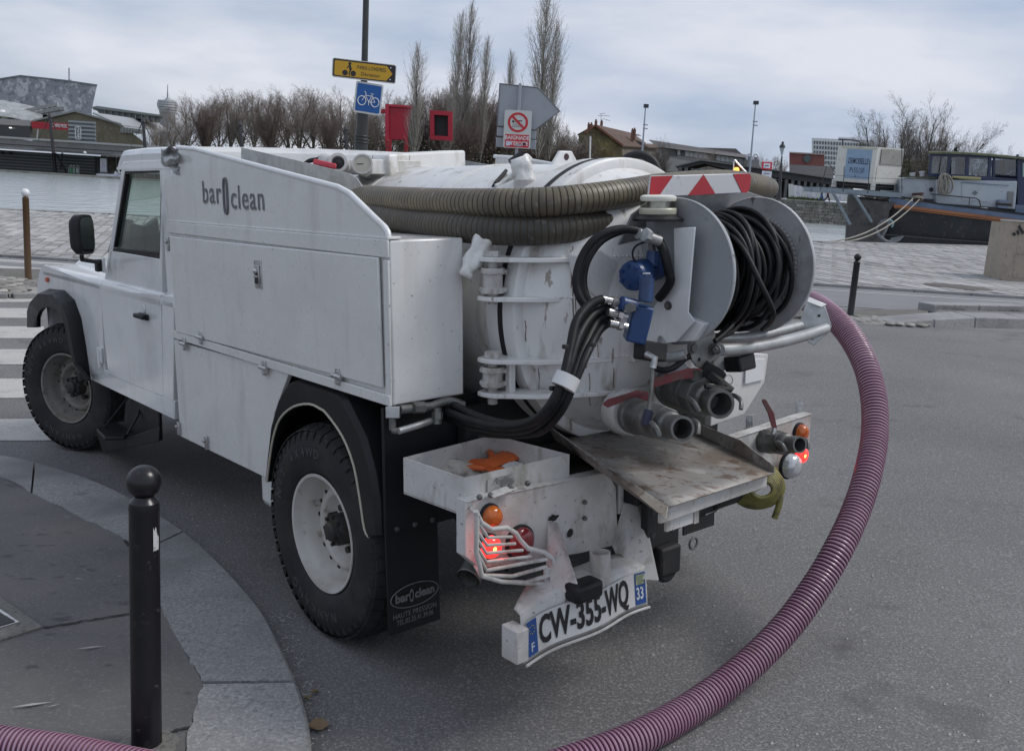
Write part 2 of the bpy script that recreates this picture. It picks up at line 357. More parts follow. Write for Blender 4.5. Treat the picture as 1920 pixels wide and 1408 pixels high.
# paving of the quay: 300 nearest slabs one by one, the rest as one mesh
e1 = V((.947, .32, 0)); e2 = V((-.32, .947, 0)); cells = []
LA, LB = .24, .66
def proj(P):
    d = P - CW; z = d.dot(FW)
    return (960 + FPX * d.dot(RW) / z, 704 - FPX * d.dot(UW) / z, z) if z > .1 else (-9999, -9999, z)
for i in range(-130, 240):
    for j in range(-10, 100):
        c = e1 * (i * LA) + e2 * ((j + (.5 if i % 2 else 0)) * LB) + V((0, 0, 0))
        if c.y < 17.65: continue
        x = c.x
        ye = 24 + (x + 70) * .147 if x < -17 else (31.8 + (x + 17) * .36 if x < -13.8 else (33 + (x + 13.8) * .169 if x < 11 else 37.2 + (x - 11) * .765))
        if c.y > ye - .55: continue
        c.z = G(x); px, py, z = proj(c)
        if not (-60 < px < 1990): continue
        if 330 < px < 1440 : continue
        cells.append((z, c, i, j))
cells.sort(key=lambda q: q[0])
def slab(mm, c, a=LA, b=LB, g=.010, h=.03, ee=(e1, e2)):
    rr = random.Random(int(c.x * 971 + c.y * 37)); dz = rr.uniform(-.006, .006)
    a2 = a / 2 - g; b2 = b / 2 - g; vs = []
    for k, z in ((1.0, -.02), (.93, h + dz)):
        for sx_, sy_ in ((-1, -1), (1, -1), (1, 1), (-1, 1)):
            p = c + ee[0] * (sx_ * (a2 if k == 1 else a2 - .012)) + ee[1] * (sy_ * (b2 if k == 1 else b2 - .012)); vs.append((p.x, p.y, p.z + z + (rr.uniform(-.004, .004) if k < 1 else 0)))
    mm.add(vs, [(4, 5, 6, 7), (0, 1, 5, 4), (1, 2, 6, 5), (2, 3, 7, 6), (3, 0, 4, 7)])
tmpl = []
for k in range(5):
    mm = M(); slab(mm, V((k * 3.1, 0, 0)));  mm.v = [(x - k * 3.1, y, z) for x, y, z in mm.v]; tmpl.append(mesh_of(mm, 'paving_slab', sett))
for q, (z, c, i, j) in enumerate(cells[:300]):
    o = link('paving_slab', tmpl[q % 5], quay); o.location = c
rest = M()
for z, c, i, j in cells[300:]: slab(rest, c)
o = struct('paving_slabs', rest, sett, parent=quay, rec=False); o['kind'] = 'stuff'
# granite coping along the quay edge and the channel between quay and cycle path
for (x0, y0), (x1, y1) in zip(QE[1:], QE[2:-1]):
    n_ = max(1, int(math.hypot(x1 - x0, y1 - y0) / 1.1))
    for k in range(n_):
        a_ = V((x0 + (x1 - x0) * k / n_, y0 + (y1 - y0) * k / n_, 0)); b_ = V((x0 + (x1 - x0) * (k + .985) / n_, y0 + (y1 - y0) * (k + .985) / n_, 0))
        px = proj(V((a_.x, a_.y, G(a_.x))))[0]
        if 340 < px < 1430 or px > 2000: continue
        d = (b_ - a_).normalized(); nn = V((d.y, -d.x, 0)) * .5; cs = M()
        z0 = G(a_.x) + .05
        cs.prism([(a_.x, a_.y, z0), (b_.x, b_.y, z0), (b_.x + nn.x, b_.y + nn.y, z0), (a_.x + nn.x, a_.y + nn.y, z0)], (0, 0, -.3))
        link('coping_stone', mesh_of(cs, 'coping_stone', granite), quay)
channel = struct('kerb_line', M(), granite)
for k in range(-22, 30):
    x0 = k * 1.0
    px = proj(V((x0, 17.3, G(x0))))[0]
    if 330 < px < 1440 or px > 2050 or px < -120: continue
    cs = surf([(x0, 17.2), (x0 + .985, 17.2), (x0 + .985, 17.38), (x0, 17.38)], .05, .12); link('kerb_stone', mesh_of(cs, 'kerb_stone', granite), channel)
soil = struct('moss_strip', surf([(-60, 17.39), (60, 17.39), (60, 17.56), (-60, 17.56)], .012, .02), mat('moss_soil', (.055, .05, .03), .95, layers=[(3, .5, .7, (.04, .06, .02))], space='World')); soil['kind'] = 'stuff'; soil['label'] = 'mossy soil strip along the quay kerb'; soil['category'] = 'moss'
# cycle path and its white line
cyc = struct('cycle_path', surf([(-60, 13.9), (60, 13.9), (60, 17.1), (-60, 17.1)], .008, .02), asphc)
struct('path_line', surf([(-30, 16.35), (40, 16.35), (40, 16.45), (-30, 16.45)], .0125, .003), lined, parent=cyc)
for k, (xa, xb, ya, yb) in enumerate([(-12, -7.15, 14.55, 15.0), (-12, -7.3, 15.45, 15.8), (-12, -7.5, 16.5, 16.75)]):
    struct('path_stripe', surf([(xa, ya), (xb, ya), (xb - .1, yb), (xa, yb)], .0145, .004), lined, parent=cyc)
# median with rubble cobbles, left and right
medl = struct('median', surf([xy(gp(-200, 507)), xy(gp(90, 512)), xy(gp(140, 528)), xy(gp(120, 545)), xy(gp(40, 547)), xy(gp(-200, 541))], .06, .1), joint)
medr = struct('median', surf([xy(gp(1480, 584)), xy(gp(1740, 584)), xy(gp(1740, 600)), xy(gp(1590, 601)), xy(gp(1480, 598))], .03, .06), joint)
def cob(mm, c, r, rr):
    n = 7; a0 = rr.random() * 6; ring = [(c.x + math.cos(a0 + k * 6.283 / n) * r * rr.uniform(.8, 1.1), c.y + math.sin(a0 + k * 6.283 / n) * r * rr.uniform(.8, 1.1)) for k in range(n)]
    mm.rings([[(x, y, c.z) for x, y in ring], [(c.x + (x - c.x) * .75, c.y + (y - c.y) * .75, c.z + .016 + rr.uniform(0, .008)) for x, y in ring]])
cobm = mat('cobble', (.32, .30, .27), .8, layers=[(4, .4, .7, (.22, .21, .20))], island=.35, space='World', bump=(30, .3, .01))
for md, dz, (ax, bx, ay, by), st in ((medl, .06, (-140, 118, 509, 543), .19), (medr, .03, (1500, 1738, 585, 599), .13)):
    P0 = gp(ax, by, dz); P1 = gp(bx, by, dz); P2 = gp(ax, ay, dz); rr = random.Random(3)
    y0, y1 = sorted((P0.y + .15, P2.y - .12)); cnt = 0; rest = M(); x = min(P0.x, P2.x)
    while x < P1.x - .1:
        y = y0
        while y < y1:
            c = V((x + rr.uniform(-.03, .03), y + rr.uniform(-.03, .03), 0)); c.z = G(c.x) + dz - .005; px = proj(c)[0]
            if ax < px < bx:
                one = M() if (px > -5 and cnt < 150) else rest; cob(one, c, st * .48, rr)
                if one is not rest: cnt += 1; link('cobble', mesh_of(one, 'cobble', cobm, smooth=60), md)
            y += st
        x += st
    if rest.v: o = struct('cobbles', rest, cobm, parent=md); o['kind'] = 'stuff'
# left median: bevelled kerb edging
ke = [gp(x, y, .07) for x, y in ((-160, 545), (-60, 546), (20, 548), (73, 547), (112, 541), (134, 528))]
for a_, b_ in zip(ke, ke[1:]):
    d = (b_ - a_).normalized(); nn = V((d.y, -d.x, 0)) * .18; cs = M(); b2_ = b_ - d * .015
    cs.prism([a_, b2_, b2_ + nn, a_ + nn], (0, 0, -.12)); link('kerb_stone', mesh_of(cs, 'kerb_stone', granite), medl, .01)
# right kerb island: long front kerb with a ramped start, and the low back kerb
isl = struct('kerb_island', surf([xy(gp(1745, 600)), xy(gp(1760, 590)), xy(gp(2300, 604)), xy(gp(2300, 612))], .07, .09), asphp)
prev = None
fr_ = [(1586, 609, 0), (1665, 611, .02), (1753, 614, .085), (1829, 615, .12), (1925, 617, .12), (2120, 622, .12)]
for (xa, ya, ha), (xb, yb, hb) in zip(fr_, fr_[1:]):
    a_ = gp(xa, ya); b_ = gp(xb, yb); d = (b_ - a_).normalized(); nn = V((-d.y, d.x, 0)) * .42; b_ = b_ - d * .012; cs = M()
    lo = [a_ + V((0, 0, -.05)), b_ + V((0, 0, -.05)), b_ + nn + V((0, 0, -.05)), a_ + nn + V((0, 0, -.05))]
    hi = [a_ + V((0, .03, ha + .01)), b_ + V((0, .03, hb + .01)), b_ + nn + V((0, 0, hb + .03)), a_ + nn + V((0, 0, ha + .03))]
    cs.add(lo + hi, [(0, 3, 2, 1), (4, 5, 6, 7), (0, 1, 5, 4), (1, 2, 6, 5), (2, 3, 7, 6), (3, 0, 4, 7)]); link('kerb_stone', mesh_of(cs, 'kerb_stone', granite), isl, .012)
bk = [gp(1749, 588, 0), gp(1835, 589, 0), gp(1925, 590, 0), gp(2120, 594, 0)]
for a_, b_ in zip(bk, bk[1:]):
    d = (b_ - a_).normalized(); nn = V((-d.y, d.x, 0)) * .3; b_ = b_ - d * .012; cs = M(); cs.prism([a_, b_, b_ + nn, a_ + nn], (0, 0, .13)); link('kerb_stone', mesh_of(cs, 'kerb_stone', granite), isl, .015)
gt = M(); rr = random.Random(5)
for cx, cy in ((1788, 588), (1794, 588), (1781, 589), (1890, 590), (1905, 590), (1850, 589)):
    c = gp(cx, cy, 0); c.y -= .02
    for k in range(60):
        b0 = c + V((rr.gauss(0, .07), rr.uniform(-.05, .0), 0)); tp = b0 + V((rr.gauss(0, .04), rr.gauss(-.02, .02), rr.uniform(.03, .09))); sx_ = V((.006, 0, 0)); gt.add([b0 - sx_, b0 + sx_, tp], [(0, 1, 2)])
gt_o = solo('weeds', gt, grass, 'small green weeds growing in the kerb joint of the right traffic island', 'weeds', tuple(gp(1788, 588)), smooth=None, kind='stuff')
# zebra crossing
zeb = struct('crosswalk', M(), lined)
def quadg(pts, dz=.006): return surf([xy(gp(x, y)) for x, y in pts], dz, .004)
for pts in ([(-260, 553), (74, 553), (78, 567), (-260, 567)], [(-260, 578), (70, 579), (74, 597), (-260, 596)], [(-280, 612), (82, 613), (86, 635), (-280, 634)], [(-300, 656), (92, 656), (98, 684), (-300, 684)],
            [(-330, 710), (110, 711), (120, 746), (-330, 746)], [(-360, 782), (150, 784), (135, 826), (52, 827), (-360, 812)]):
    link('stripe', mesh_of(quadg(pts), 'stripe', lined), zeb)
# near pavement with its curved kerb of large granite stones
PZ = .05
ko = [(-420, 842), (-200, 843), (-80, 846), (0, 852), (67, 865), (167, 897), (238, 929), (301, 964), (349, 995), (397, 1037), (451, 1091), (501, 1154), (543, 1238), (560, 1279), (578, 1338), (587, 1405), (590, 1500), (592, 1700)]
ki = [(-420, 862), (-200, 872), (-80, 882), (0, 893), (63, 924), (150, 968), (200, 992), (234, 1010), (255, 1040), (284, 1095), (309, 1150), (347, 1221), (372, 1262), (382, 1283), (367, 1325), (347, 1405), (318, 1500), (280, 1700)]
KO = [gp(x, y, PZ) for x, y in ko]; KI = [gp(x, y, PZ) for x, y in ki]
pave = struct('pavement', surf([xy(p) for p in KI] + [(-1.6, .6), (-8, .6), (-8, KI[0].y)], PZ - .004, .1), asphp)
groups = [(0, 2), (2, 4), (4, 8), (8, 13), (13, 17)]
def lerp(a, b, x): return a + (b - a) * x
for a_, b_ in groups:
    top = [KO[i].copy() for i in range(a_, b_ + 1)]; bot = [KI[i].copy() for i in range(a_, b_ + 1)]
    if b_ < 17:
        top[-1] = lerp(top[-1], top[-2], .018 / max(.02, (top[-1] - top[-2]).length)); bot[-1] = lerp(bot[-1], bot[-2], .018 / max(.02, (bot[-1] - bot[-2]).length))
    def dens(P):
        o = catmull(P, 5); return o
    tt = dens(top); bb = dens(bot); rr = random.Random(a_); cs = M(); rs = []
    for i in range(len(tt)):
        p, q = tt[i], bb[i] + V((rr.uniform(-.006, .006), rr.uniform(-.006, .006), 0)); d = (q - p).normalized()
        rs.append([p + V((0, 0, -.09)), p + V((0, 0, -.014)) + d * .003, p + d * .016, q + V((0, 0, .001)), q + V((0, 0, -.09))])
    cs.rings(rs); link('kerb_stone', mesh_of(cs, 'kerb_stone', granite, smooth=30), pave)
jm = mat('dark_joint', (.03, .03, .03), .9)
# joint lines cut in the pavement asphalt, thin recessed seams
def seam(pts, wd=.006, z=PZ + .0005):
    P = [gp(x, y, PZ) for x, y in pts]; mm = M(); rr = random.Random(1); Q = []
    for a_, b_ in zip(P, P[1:]):
        for k in range(8): Q.append(lerp(a_, b_, k / 8) + V((rr.uniform(-.004, .004), rr.uniform(-.004, .004), 0)))
    Q.append(P[-1]); rs = []
    for i, p in enumerate(Q):
        d = (Q[min(i+1, len(Q)-1)] - Q[max(i-1, 0)]).normalized(); nn = V((-d.y, d.x, 0)) * wd * rr.uniform(.5, 1.2); rs.append([p - nn, p + nn])
    mm.rings([[a + V((0, 0, .0005)) for a in r] for r in rs], closed=False, cap=False); return mm
for pts in ([(82, 1176), (160, 1163), (241, 1150), (290, 1143)], [(305, 1378), (330, 1368), (357, 1362)], [(234, 1012), (240, 1022)]):
    link('seam', mesh_of(seam(pts), 'seam', jm), pave)
# utility cover at the left edge
uc = thing('utility_cover', 'square metal inspection cover with pale frame sunk in the near pavement', 'cover', tuple(gp(-20, 1160, PZ)))
def pq(pts, dz, th): return M().prism([gp(x, y, PZ + dz) for x, y in pts], (0, 0, -th))
part('surround', pq([(-120, 1105), (0, 1118), (79, 1174), (-20, 1206), (-170, 1215)], .004, .01), mat('pale_concrete', (.17, .165, .15), .85, layers=[(60, .5, .65, (.09, .09, .08)), (9, .5, .7, (.24, .23, .20))], bump=(70, .5, .004), space='World'), uc)
part('frame', pq([(-110, 1128), (0, 1141), (36, 1165), (-25, 1184), (-160, 1192)], .008, .01), steel, uc)
part('lid', pq([(-105, 1133), (-2, 1146), (28, 1164), (-27, 1180), (-150, 1187)], .0105, .01), mat('cover_iron', (.06, .06, .062), .6, .5, bump=(220, .8, .004)), uc)
# litter, leaves and grit
lm = mat('dry_leaf', (.20, .14, .08), .8, bump=(40, .5, .01))
for k, (px, py, s) in enumerate([(596, 1363, .035), (578, 1312, .016), (590, 1300, .013)]):
    c = gp(px, py, .004); mm = M(); rr = random.Random(k + 20); n = 9
    rim = [c + V((math.cos(a * 6.283 / n) * s * rr.uniform(.6, 1.1), math.sin(a * 6.283 / n) * s * rr.uniform(.5, 1), rr.uniform(.004, .018))) for a in range(n)]
    mm.add([c + V((0, 0, .004))] + rim, [(0, 1 + a, 1 + (a + 1) % n) for a in range(n)])
    solo('dry_leaf', mm, lm, ['crumpled brown dry leaf in the gutter beside the near kerb', 'small brown leaf scrap above the crumpled leaf in the gutter', 'tiny leaf fragment at the kerb joint'][k], 'leaf', tuple(c), smooth=None)
grit = M(); rr = random.Random(9)
for k in range(420):
    if k < 170: px, py = rr.gauss(545, 22) , rr.uniform(1150, 1400); px += (py - 1200) * .18
    elif k < 260: px, py = rr.uniform(300, 520), rr.uniform(900, 1080); 
    else: px, py = rr.uniform(1200, 1900), rr.uniform(640, 1400)
    c = gp(px, py); s = rr.uniform(.0015, .0042) * (1 if k < 260 else 1.6)
    if c.x < -.2 and k < 260 and proj(c)[0] < 0: continue
    grit.add([c + V((-s, -s, .001)), c + V((s, -s * .6, .001)), c + V((s * .7, s, .001)), c + V((-s * .6, s, .001)), c + V((0, 0, s * 1.3))], [(0, 1, 4), (1, 2, 4), (2, 3, 4), (3, 0, 4)])
solo('grit', grit, mat('pale_grit', (.42, .41, .38), .9), 'pale specks of grit scattered on the road and gutter', 'grit', tuple(gp(545, 1250)), smooth=None, kind='stuff')
lit = M(); rr = random.Random(12)
for px, py, L in ((145, 962, .06), (170, 1213, .10), (60, 1320, .12), (224, 1080, .03), (365, 915, .03), (150, 1085, .04), (310, 1140, .02), (100, 1322, .04), (145, 1084, .03)):
    c = gp(px, py, PZ + .004); an = rr.uniform(-.6, .9); d = V((math.cos(an), math.sin(an), 0)); n2_ = V((-d.y, d.x, 0)); lit.add([c - d * L / 2, c + n2_ * L * .06, c + d * L / 2, c - n2_ * L * .05], [(0, 1, 2, 3)])
solo('litter', lit, mat('paper_scrap', (.40, .39, .37), .8), 'pale scraps and scratches of litter on the near pavement', 'litter', tuple(gp(145, 1080, PZ)), smooth=None, kind='stuff')
# ------------------------------------------------------------------ the tanker truck (local axes: x forward, y left, z up, rear axle at the origin)
truck = bpy.data.objects.new('tanker_truck', None); COL.objects.link(truck); truck.matrix_world = MT; OFF[truck.name] = V((0, 0, 0))
tag(truck, 'small white vacuum tanker truck with side lockers and hose reel parked at the kerb', 'truck')
VL = .852
def onv(pts, v=VL): return [t(x, y, 1, v) for x, y in pts]
def onu(pts, u): return [t(x, y, 0, u) for x, y in pts]
def onw(pts, z): return [t(x, y, 2, z) for x, y in pts]
def P(name, m, mt, par=None, **k): return part(name, m, mt, par or truck, **k)
# ---- wheels
def make_wheel(steer_sign=1):
    """wheel about the y axis, outer face towards +y, centre at the origin"""
    ty = M()
    R0_ = .402
    prof = [(.095, .222), (.108, .235), (.118, .275), (.122, .315), (.116, .355), (.104, .380), (.085, .395), (.05, R0_), (0, R0_ + .002), (-.05, R0_), (-.085, .395), (-.104, .380), (-.116, .355), (-.122, .315), (-.118, .275), (-.108, .235), (-.095, .222)]
    ty.lathe(prof, (0, 0, 0), (0, 1, 0), 72, cap=False)
    rr = random.Random(2)
    nb = 46
    for k in range(nb):          # tread blocks
        for row, (y0, y1) in enumerate([(-.112, -.072), (-.064, -.03), (-.022, .022), (.03, .064), (.072, .112)]):
            a = 6.2832 * (k + .5 * (row % 2)) / nb; aw = 6.2832 / nb * .41
            r0, r1 = (.385, .404) if row in (0, 4) else (.395, .4065)
            vs = []
            for r_ in (r0, r1):
                for da, yy in ((-aw, y0), (aw, y0), (aw, y1), (-aw, y1)):
                    rq = r_ - (.014 if (abs(yy) > .1 and r_ > .39) else 0)
                    vs.append((math.cos(a + da) * rq, yy, math.sin(a + da) * rq))
            ty.add(vs, [(4, 5, 6, 7), (0, 1, 5, 4), (1, 2, 6, 5), (2, 3, 7, 6), (3, 0, 4, 7)])
        a = 6.2832 * k / nb; aw = 6.2832 / nb * .22; vs = []   # shoulder lugs
        for da in (-aw, aw):
            for yy, r_ in ((.100, .388), (.1165, .372), (.1185, .352), (.108, .36)): vs.append((math.cos(a + da) * r_, yy, math.sin(a + da) * r_))
        ty.add(vs, [(0, 1, 2, 3), (7, 6, 5, 4), (0, 4, 5, 1), (1, 5, 6, 2)])
    return ty
def rim_mesh():
    rm = M()
    prof = [(.098, .216), (.104, .224), (.108, .222), (.106, .212), (.088, .204), (.070, .198), (.060, .190), (.030, .186), (.012, .176), (.010, .166), (.022, .160), (.030, .148), (.030, .132), (.024, .124), (.000, .112), (-.008, .100), (-.004, .082), (.004, .07), (.004, .0001)]
    rm.lathe(prof, (0, 0, 0), (0, 1, 0), 64, cap=False)
    rm.lathe([(-.1, .216), (-.06, .19), (.01, .176)], (0, 0, 0), (0, 1, 0), 48, cap=False); return rm
def hub_mesh():
    h = M(); h.lathe([(.0, .062), (.045, .060), (.055, .055), (.058, .040), (.074, .036), (.078, .030), (.078, .0001)], (0, 0, 0), (0, 1, 0), 24, cap=False)
    for k in range(8):
        a = 6.2832 * k / 8; c = V((math.cos(a) * .052, .05, math.sin(a) * .052)); h.cyl(c, c + V((0, .016, 0)), .008, n=6)
    return h
WM = {}
def wheel_mesh(nm, fn, mt, sm):
    if nm not in WM: WM[nm] = mesh_of(fn(), nm, mt, smooth=sm)
    return WM[nm]
rimw = mat('wheel_rim_paint', (.52, .51, .48), .45, layers=[(6, .5, .72, (.38, .355, .32)), (20, .61, .69, (.20, .16, .12), None, .7)], bump=(60, .1, .002))
rimd = mat('front_rim_paint', (.20, .19, .175), .5, layers=[(7, .45, .68, (.17, .15, .13)), (26, .56, .66, (.10, .08, .07), None, .8)], bump=(60, .1, .002))
def wheel(pos, rotz, flip, rm):
    h = link('wheel', wheel_mesh('wheel_hub', hub_mesh, hubm, 35), truck); OFF[h.name] = V((0, 0, 0))
    h.location = pos; h.scale = (.972, 1, .972); h.rotation_euler = (0, 0, rotz + (math.pi if flip else 0))
    link('tyre', wheel_mesh('tyre', make_wheel, rubber, 35), h)
    link('rim', wheel_mesh('rim' + rm.name, rim_mesh, rm, 40), h)
    nm = M()
    for k in range(5):
        a = 6.2832 * k / 5 + .35; c = V((math.cos(a) * .083, -.004, math.sin(a) * .083)); n2 = M().cyl(c, c + V((0, .034, 0)), .014, n=6)
        link('wheel_nut', mesh_of(n2, 'wheel_nut', hubm), h)
    for k in range(16):
        a = 6.2832 * (k + .3) / 16
        if k % 4 == 3: continue
        c = V((math.cos(a) * .154, .028, math.sin(a) * .154)); nm.sphere(c, .011, 8, 6, (1, .35, .8))
    o = link('vent_slots', mesh_of(nm, 'vent_slots', blackm), h)
    if True:
        for s_, a_mid, sz in (('NANKANG', -1.42, .052), ('N/T 4X4WD', .95, .050)):
            for i, ch in enumerate(s_):
                if ch == ' ': continue
                q = a_mid + (i - (len(s_) - 1) / 2) * .165
                er = V((math.cos(q), 0, math.sin(q))); text(ch, er * .305 + V((0, .1205, 0)), (-math.sin(q), 0, math.cos(q)), er, sz, rubl, h, 'tyre_lettering', ext=.002)
    return h
rubl = mat('raised_tyre_letter', (.065, .067, .072), .5)
OFF['wheel'] = V((0, 0, 0))
for k in range(4): OFF['wheel.%03d' % k] = V((0, 0, 0))
wheel((.025, .735, .394), 0, False, rimw)
wheel((.025, -.735, .394), 0, True, rimw)
wheel((3.285, .70, .394), math.radians(24), False, rimd)
wheel((3.285, -.735, .394), math.radians(22), True, rimd)
# ---- chassis, axles and underside
ch = M()
for s in (1, -1): ch.box((-.80, s*.42 - .04, .50), (3.75, s*.42 + .04, .64))
for x in (-.7, .6, 1.5, 2.4, 3.7): ch.box((x - .04, -.42, .52), (x + .04, .42, .62))
P('chassis', ch, blackm)
ax = M(); ax.cyl((0, -.68, .40), (0, .68, .40), .05).sphere((0, .1, .38), .16, 16, 10); ax.cyl((3.26, -.66, .40), (3.26, .66, .40), .05).sphere((3.26, -.15, .38), .15)
for s in (1, -1):
    ax.cyl((.0, s*.5, .45), (.35, s*.5, .52), .03); ax.cyl((-.12, s*.48, .40), (-.2, s*.46, .75), .028)
ax.cyl((.1, 0, .42), (2.0, 0, .5), .035)
P('axles', ax, blackm)
tk = M(); tk.box((.9, -.80, .36), (1.7, -.45, .62)); tk.box((.55, .0, .36), (1.1, .40, .58)); tk.cyl((2.0, -.5, .45), (2.6, -.5, .45), .12)
P('fuel_tank', tk, blackm, bev=.02)
sw = M().box((.44, .60, .36), (.56, .82, .56)); P('water_canister', sw, white, bev=.03)
# inner wheel wells and bulkheads so no light passes
iw = M(); iw.box((-.47, -.55, .68), (1.27, .55, .72)); iw.box((2.75, -.6, .45), (2.78, .6, 1.0)); iw.box((3.66, -.735, .5), (3.70, .735, 1.05)); iw.box((2.85, .42, 1.02), (3.68, .735, 1.045)); iw.box((2.85, -.735, 1.02), (3.68, -.42, 1.045))
iw.box((2.78, .30, .5), (3.7, .33, 1.03)); iw.box((2.78, -.33, .5), (3.7, -.30, 1.03)); iw.box((.46, .5, .5), (.48, .82, .9)); iw.box((.46, -.82, .5), (.48, -.5, .9))
P('wheel_wells', iw, blackm)
# ---- side lockers
def both(fn): 
    for sgn in (1, -1): fn(sgn)
W0, W1, UR, UF = .951, 1.456, -.474, 1.272
for sgn in (1, -1):
    lk_ = M(); lk_.box((UR, .575, W0), (UF, VL - .004, W1))
    if sgn < 0: lk_.flip()
    body = P('locker', lk_, white, bev=.006, label='tall side locker on the %s of the truck' % ('near left side' if sgn > 0 else 'far right side'))
    OFF[body.name] = V((0, 0, 0))
    def S(name, m, mt, **k):
        if sgn < 0: m.flip()
        return part(name, m, mt, body, **k)
    # framed flap door, standing proud, and frame strips around it
    dr = [(322, 443), (713, 483), (721, 727), (333, 622)]
    D = onv(dr, VL + .002)
    S('locker_door', M().prism(D, (0, .010, 0)), white, bev=.004)
    top = [t(318, 419, 1, VL), t(728, 450, 1, VL), t(728, 480, 1, VL), t(318, 440, 1, VL)]
    S('frame_rail', M().prism([(UF, VL - .002, W1 + .002), (UR, VL - .002, W1 + .002), (UR, VL - .002, W1 - .052), (UF, VL - .002, W1 - .045)], (0, .008, 0)), white, bev=.003)
    S('frame_rail', M().prism([(UR + .028, VL - .002, W1 - .06), (UR, VL - .002, W1 - .06), (UR, VL - .002, W0 + .03), (UR + .028, VL - .002, W0 + .03)], (0, .007, 0)), white, bev=.002)
    S('frame_rail', M().prism([(UF, VL - .002, W0 + .034), (UR, VL - .002, W0 + .034), (UR, VL - .002, W0), (UF, VL - .002, W0)], (0, .012, 0)), white, bev=.003)
    # lower skirt flap and its cutout for the wheel
    sk = onv([(326, 638), (541, 700), (514, 775), (507, 850), (503, 898), (338, 818)], VL - .002)
    S('skirt_flap', M().prism(sk, (0, -.02, 0)), white, bev=.003)
    S('skirt_back', M().box((.45, .78, .52), (UF - .01, .80, W0)), blackm)
    # sloping wing panel with cut-out lettering
    pn = [(334, 276), (366, 279), (500, 314), (636, 350), (655, 361), (700, 404), (722, 425), (727, 434), (728, 447), (316, 416), (309, 380), (306, 335), (334, 324)]
    S('wing_panel', M().prism(onv(pn, VL - .001), (0, -.012, 0)), white, bev=.002)
    edge = onv([(333, 277), (366, 280), (500, 316), (636, 352), (656, 363), (700, 406), (722, 427), (727, 436), (729, 448)], VL - .006)
    S('folded_edge', M().tube(edge, .010, 8), gloss, smooth=60)
    S('foot_flange', M().prism([(UF, VL - .045, W1 + .002), (UR, VL - .045, W1 + .002), (UR, VL + .004, W1 + .002), (UF, VL + .004, W1 + .002)], (0, 0, .008)), white, bev=.002)
    # crumpled front corner
    if sgn > 0:
        def crump(a, b):
            p = t(302 + 33 * b, 277 + 50 * a, 1, VL + .001); 
            k = 1 - abs(2*b - 1) * .3
            x = math.sin(9*a + 5*b) * .012 + math.sin(17*a*b + 2) * .010
            sag = min(1, (1.02 - a) * 3) 
            q = t(302 + 33 * b, 277 + (50 - 22 * (1 - b) ** 1.2) * a + 3 * math.sin(b * 9), 1, VL + .004 + x * sag + .018 * math.sin(b * 3.1) * math.sin(a * 3.1)); return q
        S('crumpled_corner', M().grid(crump, 14, 14), galv, smooth=50)
    # latches and hinges
    lt = M()
    hg = [(346, 645), (377, 633), (496, 690), (634, 706)]
    if sgn > 0:
        for hx, hy in hg:
            c = t(hx, hy, 1, VL + .012); h_ = M(); h_.box(c + V((-.014, -.004, -.028)), c + V((.014, .005, .028))); h_.cyl(c + V((-.03, .008, .002)), c + V((.026, .008, .002)), .008, n=10)
            for dz in (-.018, .018): h_.cyl(c + V((-.008, .004, dz)), c + V((-.008, .010, dz)), .005, n=8)
            S('hinge', h_, steel, bev=.002)
        c = t(486, 514, 1, VL + .010); h_ = M(); h_.box(c + V((-.028, 0, -.052)), c + V((.028, .006, .052)))
        h_.box(c + V((-.017, .006, -.045)), c + V((.017, .012, .032))); h_.sphere(c + V((0, .014, .012)), .011, 10, 8); h_.box(c + V((-.014, .012, -.012)), c + V((.014, .018, -.004)))
        for sx in (-1, 1):
            for dz in (-.042, .042): h_.sphere(c + V((.024*sx, .006, dz)), .004, 6, 5)
        S('latch', h_, steel, bev=.002)
        S('latch_recess', M().box(c + V((-.015, .011, -.035)), c + V((.015, .0125, .004))), blackm)
        for px, py in ((317, 458), (336, 803), (388, 830)):
            c = t(px, py, 1, VL + .004); h_ = M(); h_.box(c + V((-.010, 0, -.03)), c + V((.010, .008, .03))); h_.cyl(c + V((0, .008, .01)), c + V((0, .018, .01)), .008, n=8)
            S('latch', h_, steel, bev=.002)
        # cut-out lettering  (dark letters laid on the panel, the cut-outs' shade put into their colour)
        cut = mat('cut_out_shadow', (.13, .13, .135), .6)
        for i, (s_, x, y, sz) in enumerate([('bar', 396, 363, .125), ('clean', 463, 373, .125)]):
            text(s_, t(x, y, 1, VL + .0012), (-1, 0, 0), (0, 0, 1), sz, cut, body, 'lettering', ext=.0008, sx=1.0, spc=1.12)
            text(s_, t(x, y, 1, VL + .0006) + V((-.003, 0, -.003)), (-1, 0, 0), (0, 0, 1), sz, steel, body, 'lettering_edge', ext=.0008, sx=1.0, spc=1.12)
        c = t(423, 368, 1, VL + .0016); ring = []; 
        for k in range(28):
            a = 6.2832 * k / 28; ca, sa = math.cos(a), math.sin(a)
            ring.append(c + V((math.copysign(abs(ca) ** .7, ca) * .016, 0, math.copysign(abs(sa) ** .6, sa) * .066)))
        S('lettering_ring', M().tube(ring, .0055, 6, loop=True), cut)
# right-hand rear corner plate, white, with a small bolted panel
rc = M().prism(onu([(1338, 690), (1402, 662), (1441, 664), (1434, 716), (1396, 777), (1332, 800)], -.62), (.03, 0, 0)); P('corner_panel', rc, white, bev=.004)
rc = M().prism(onu([(1397, 674), (1432, 672), (1430, 712), (1395, 720)], -.623), (-.006, 0, 0)); P('bolted_plate', rc, gloss, bev=.002)
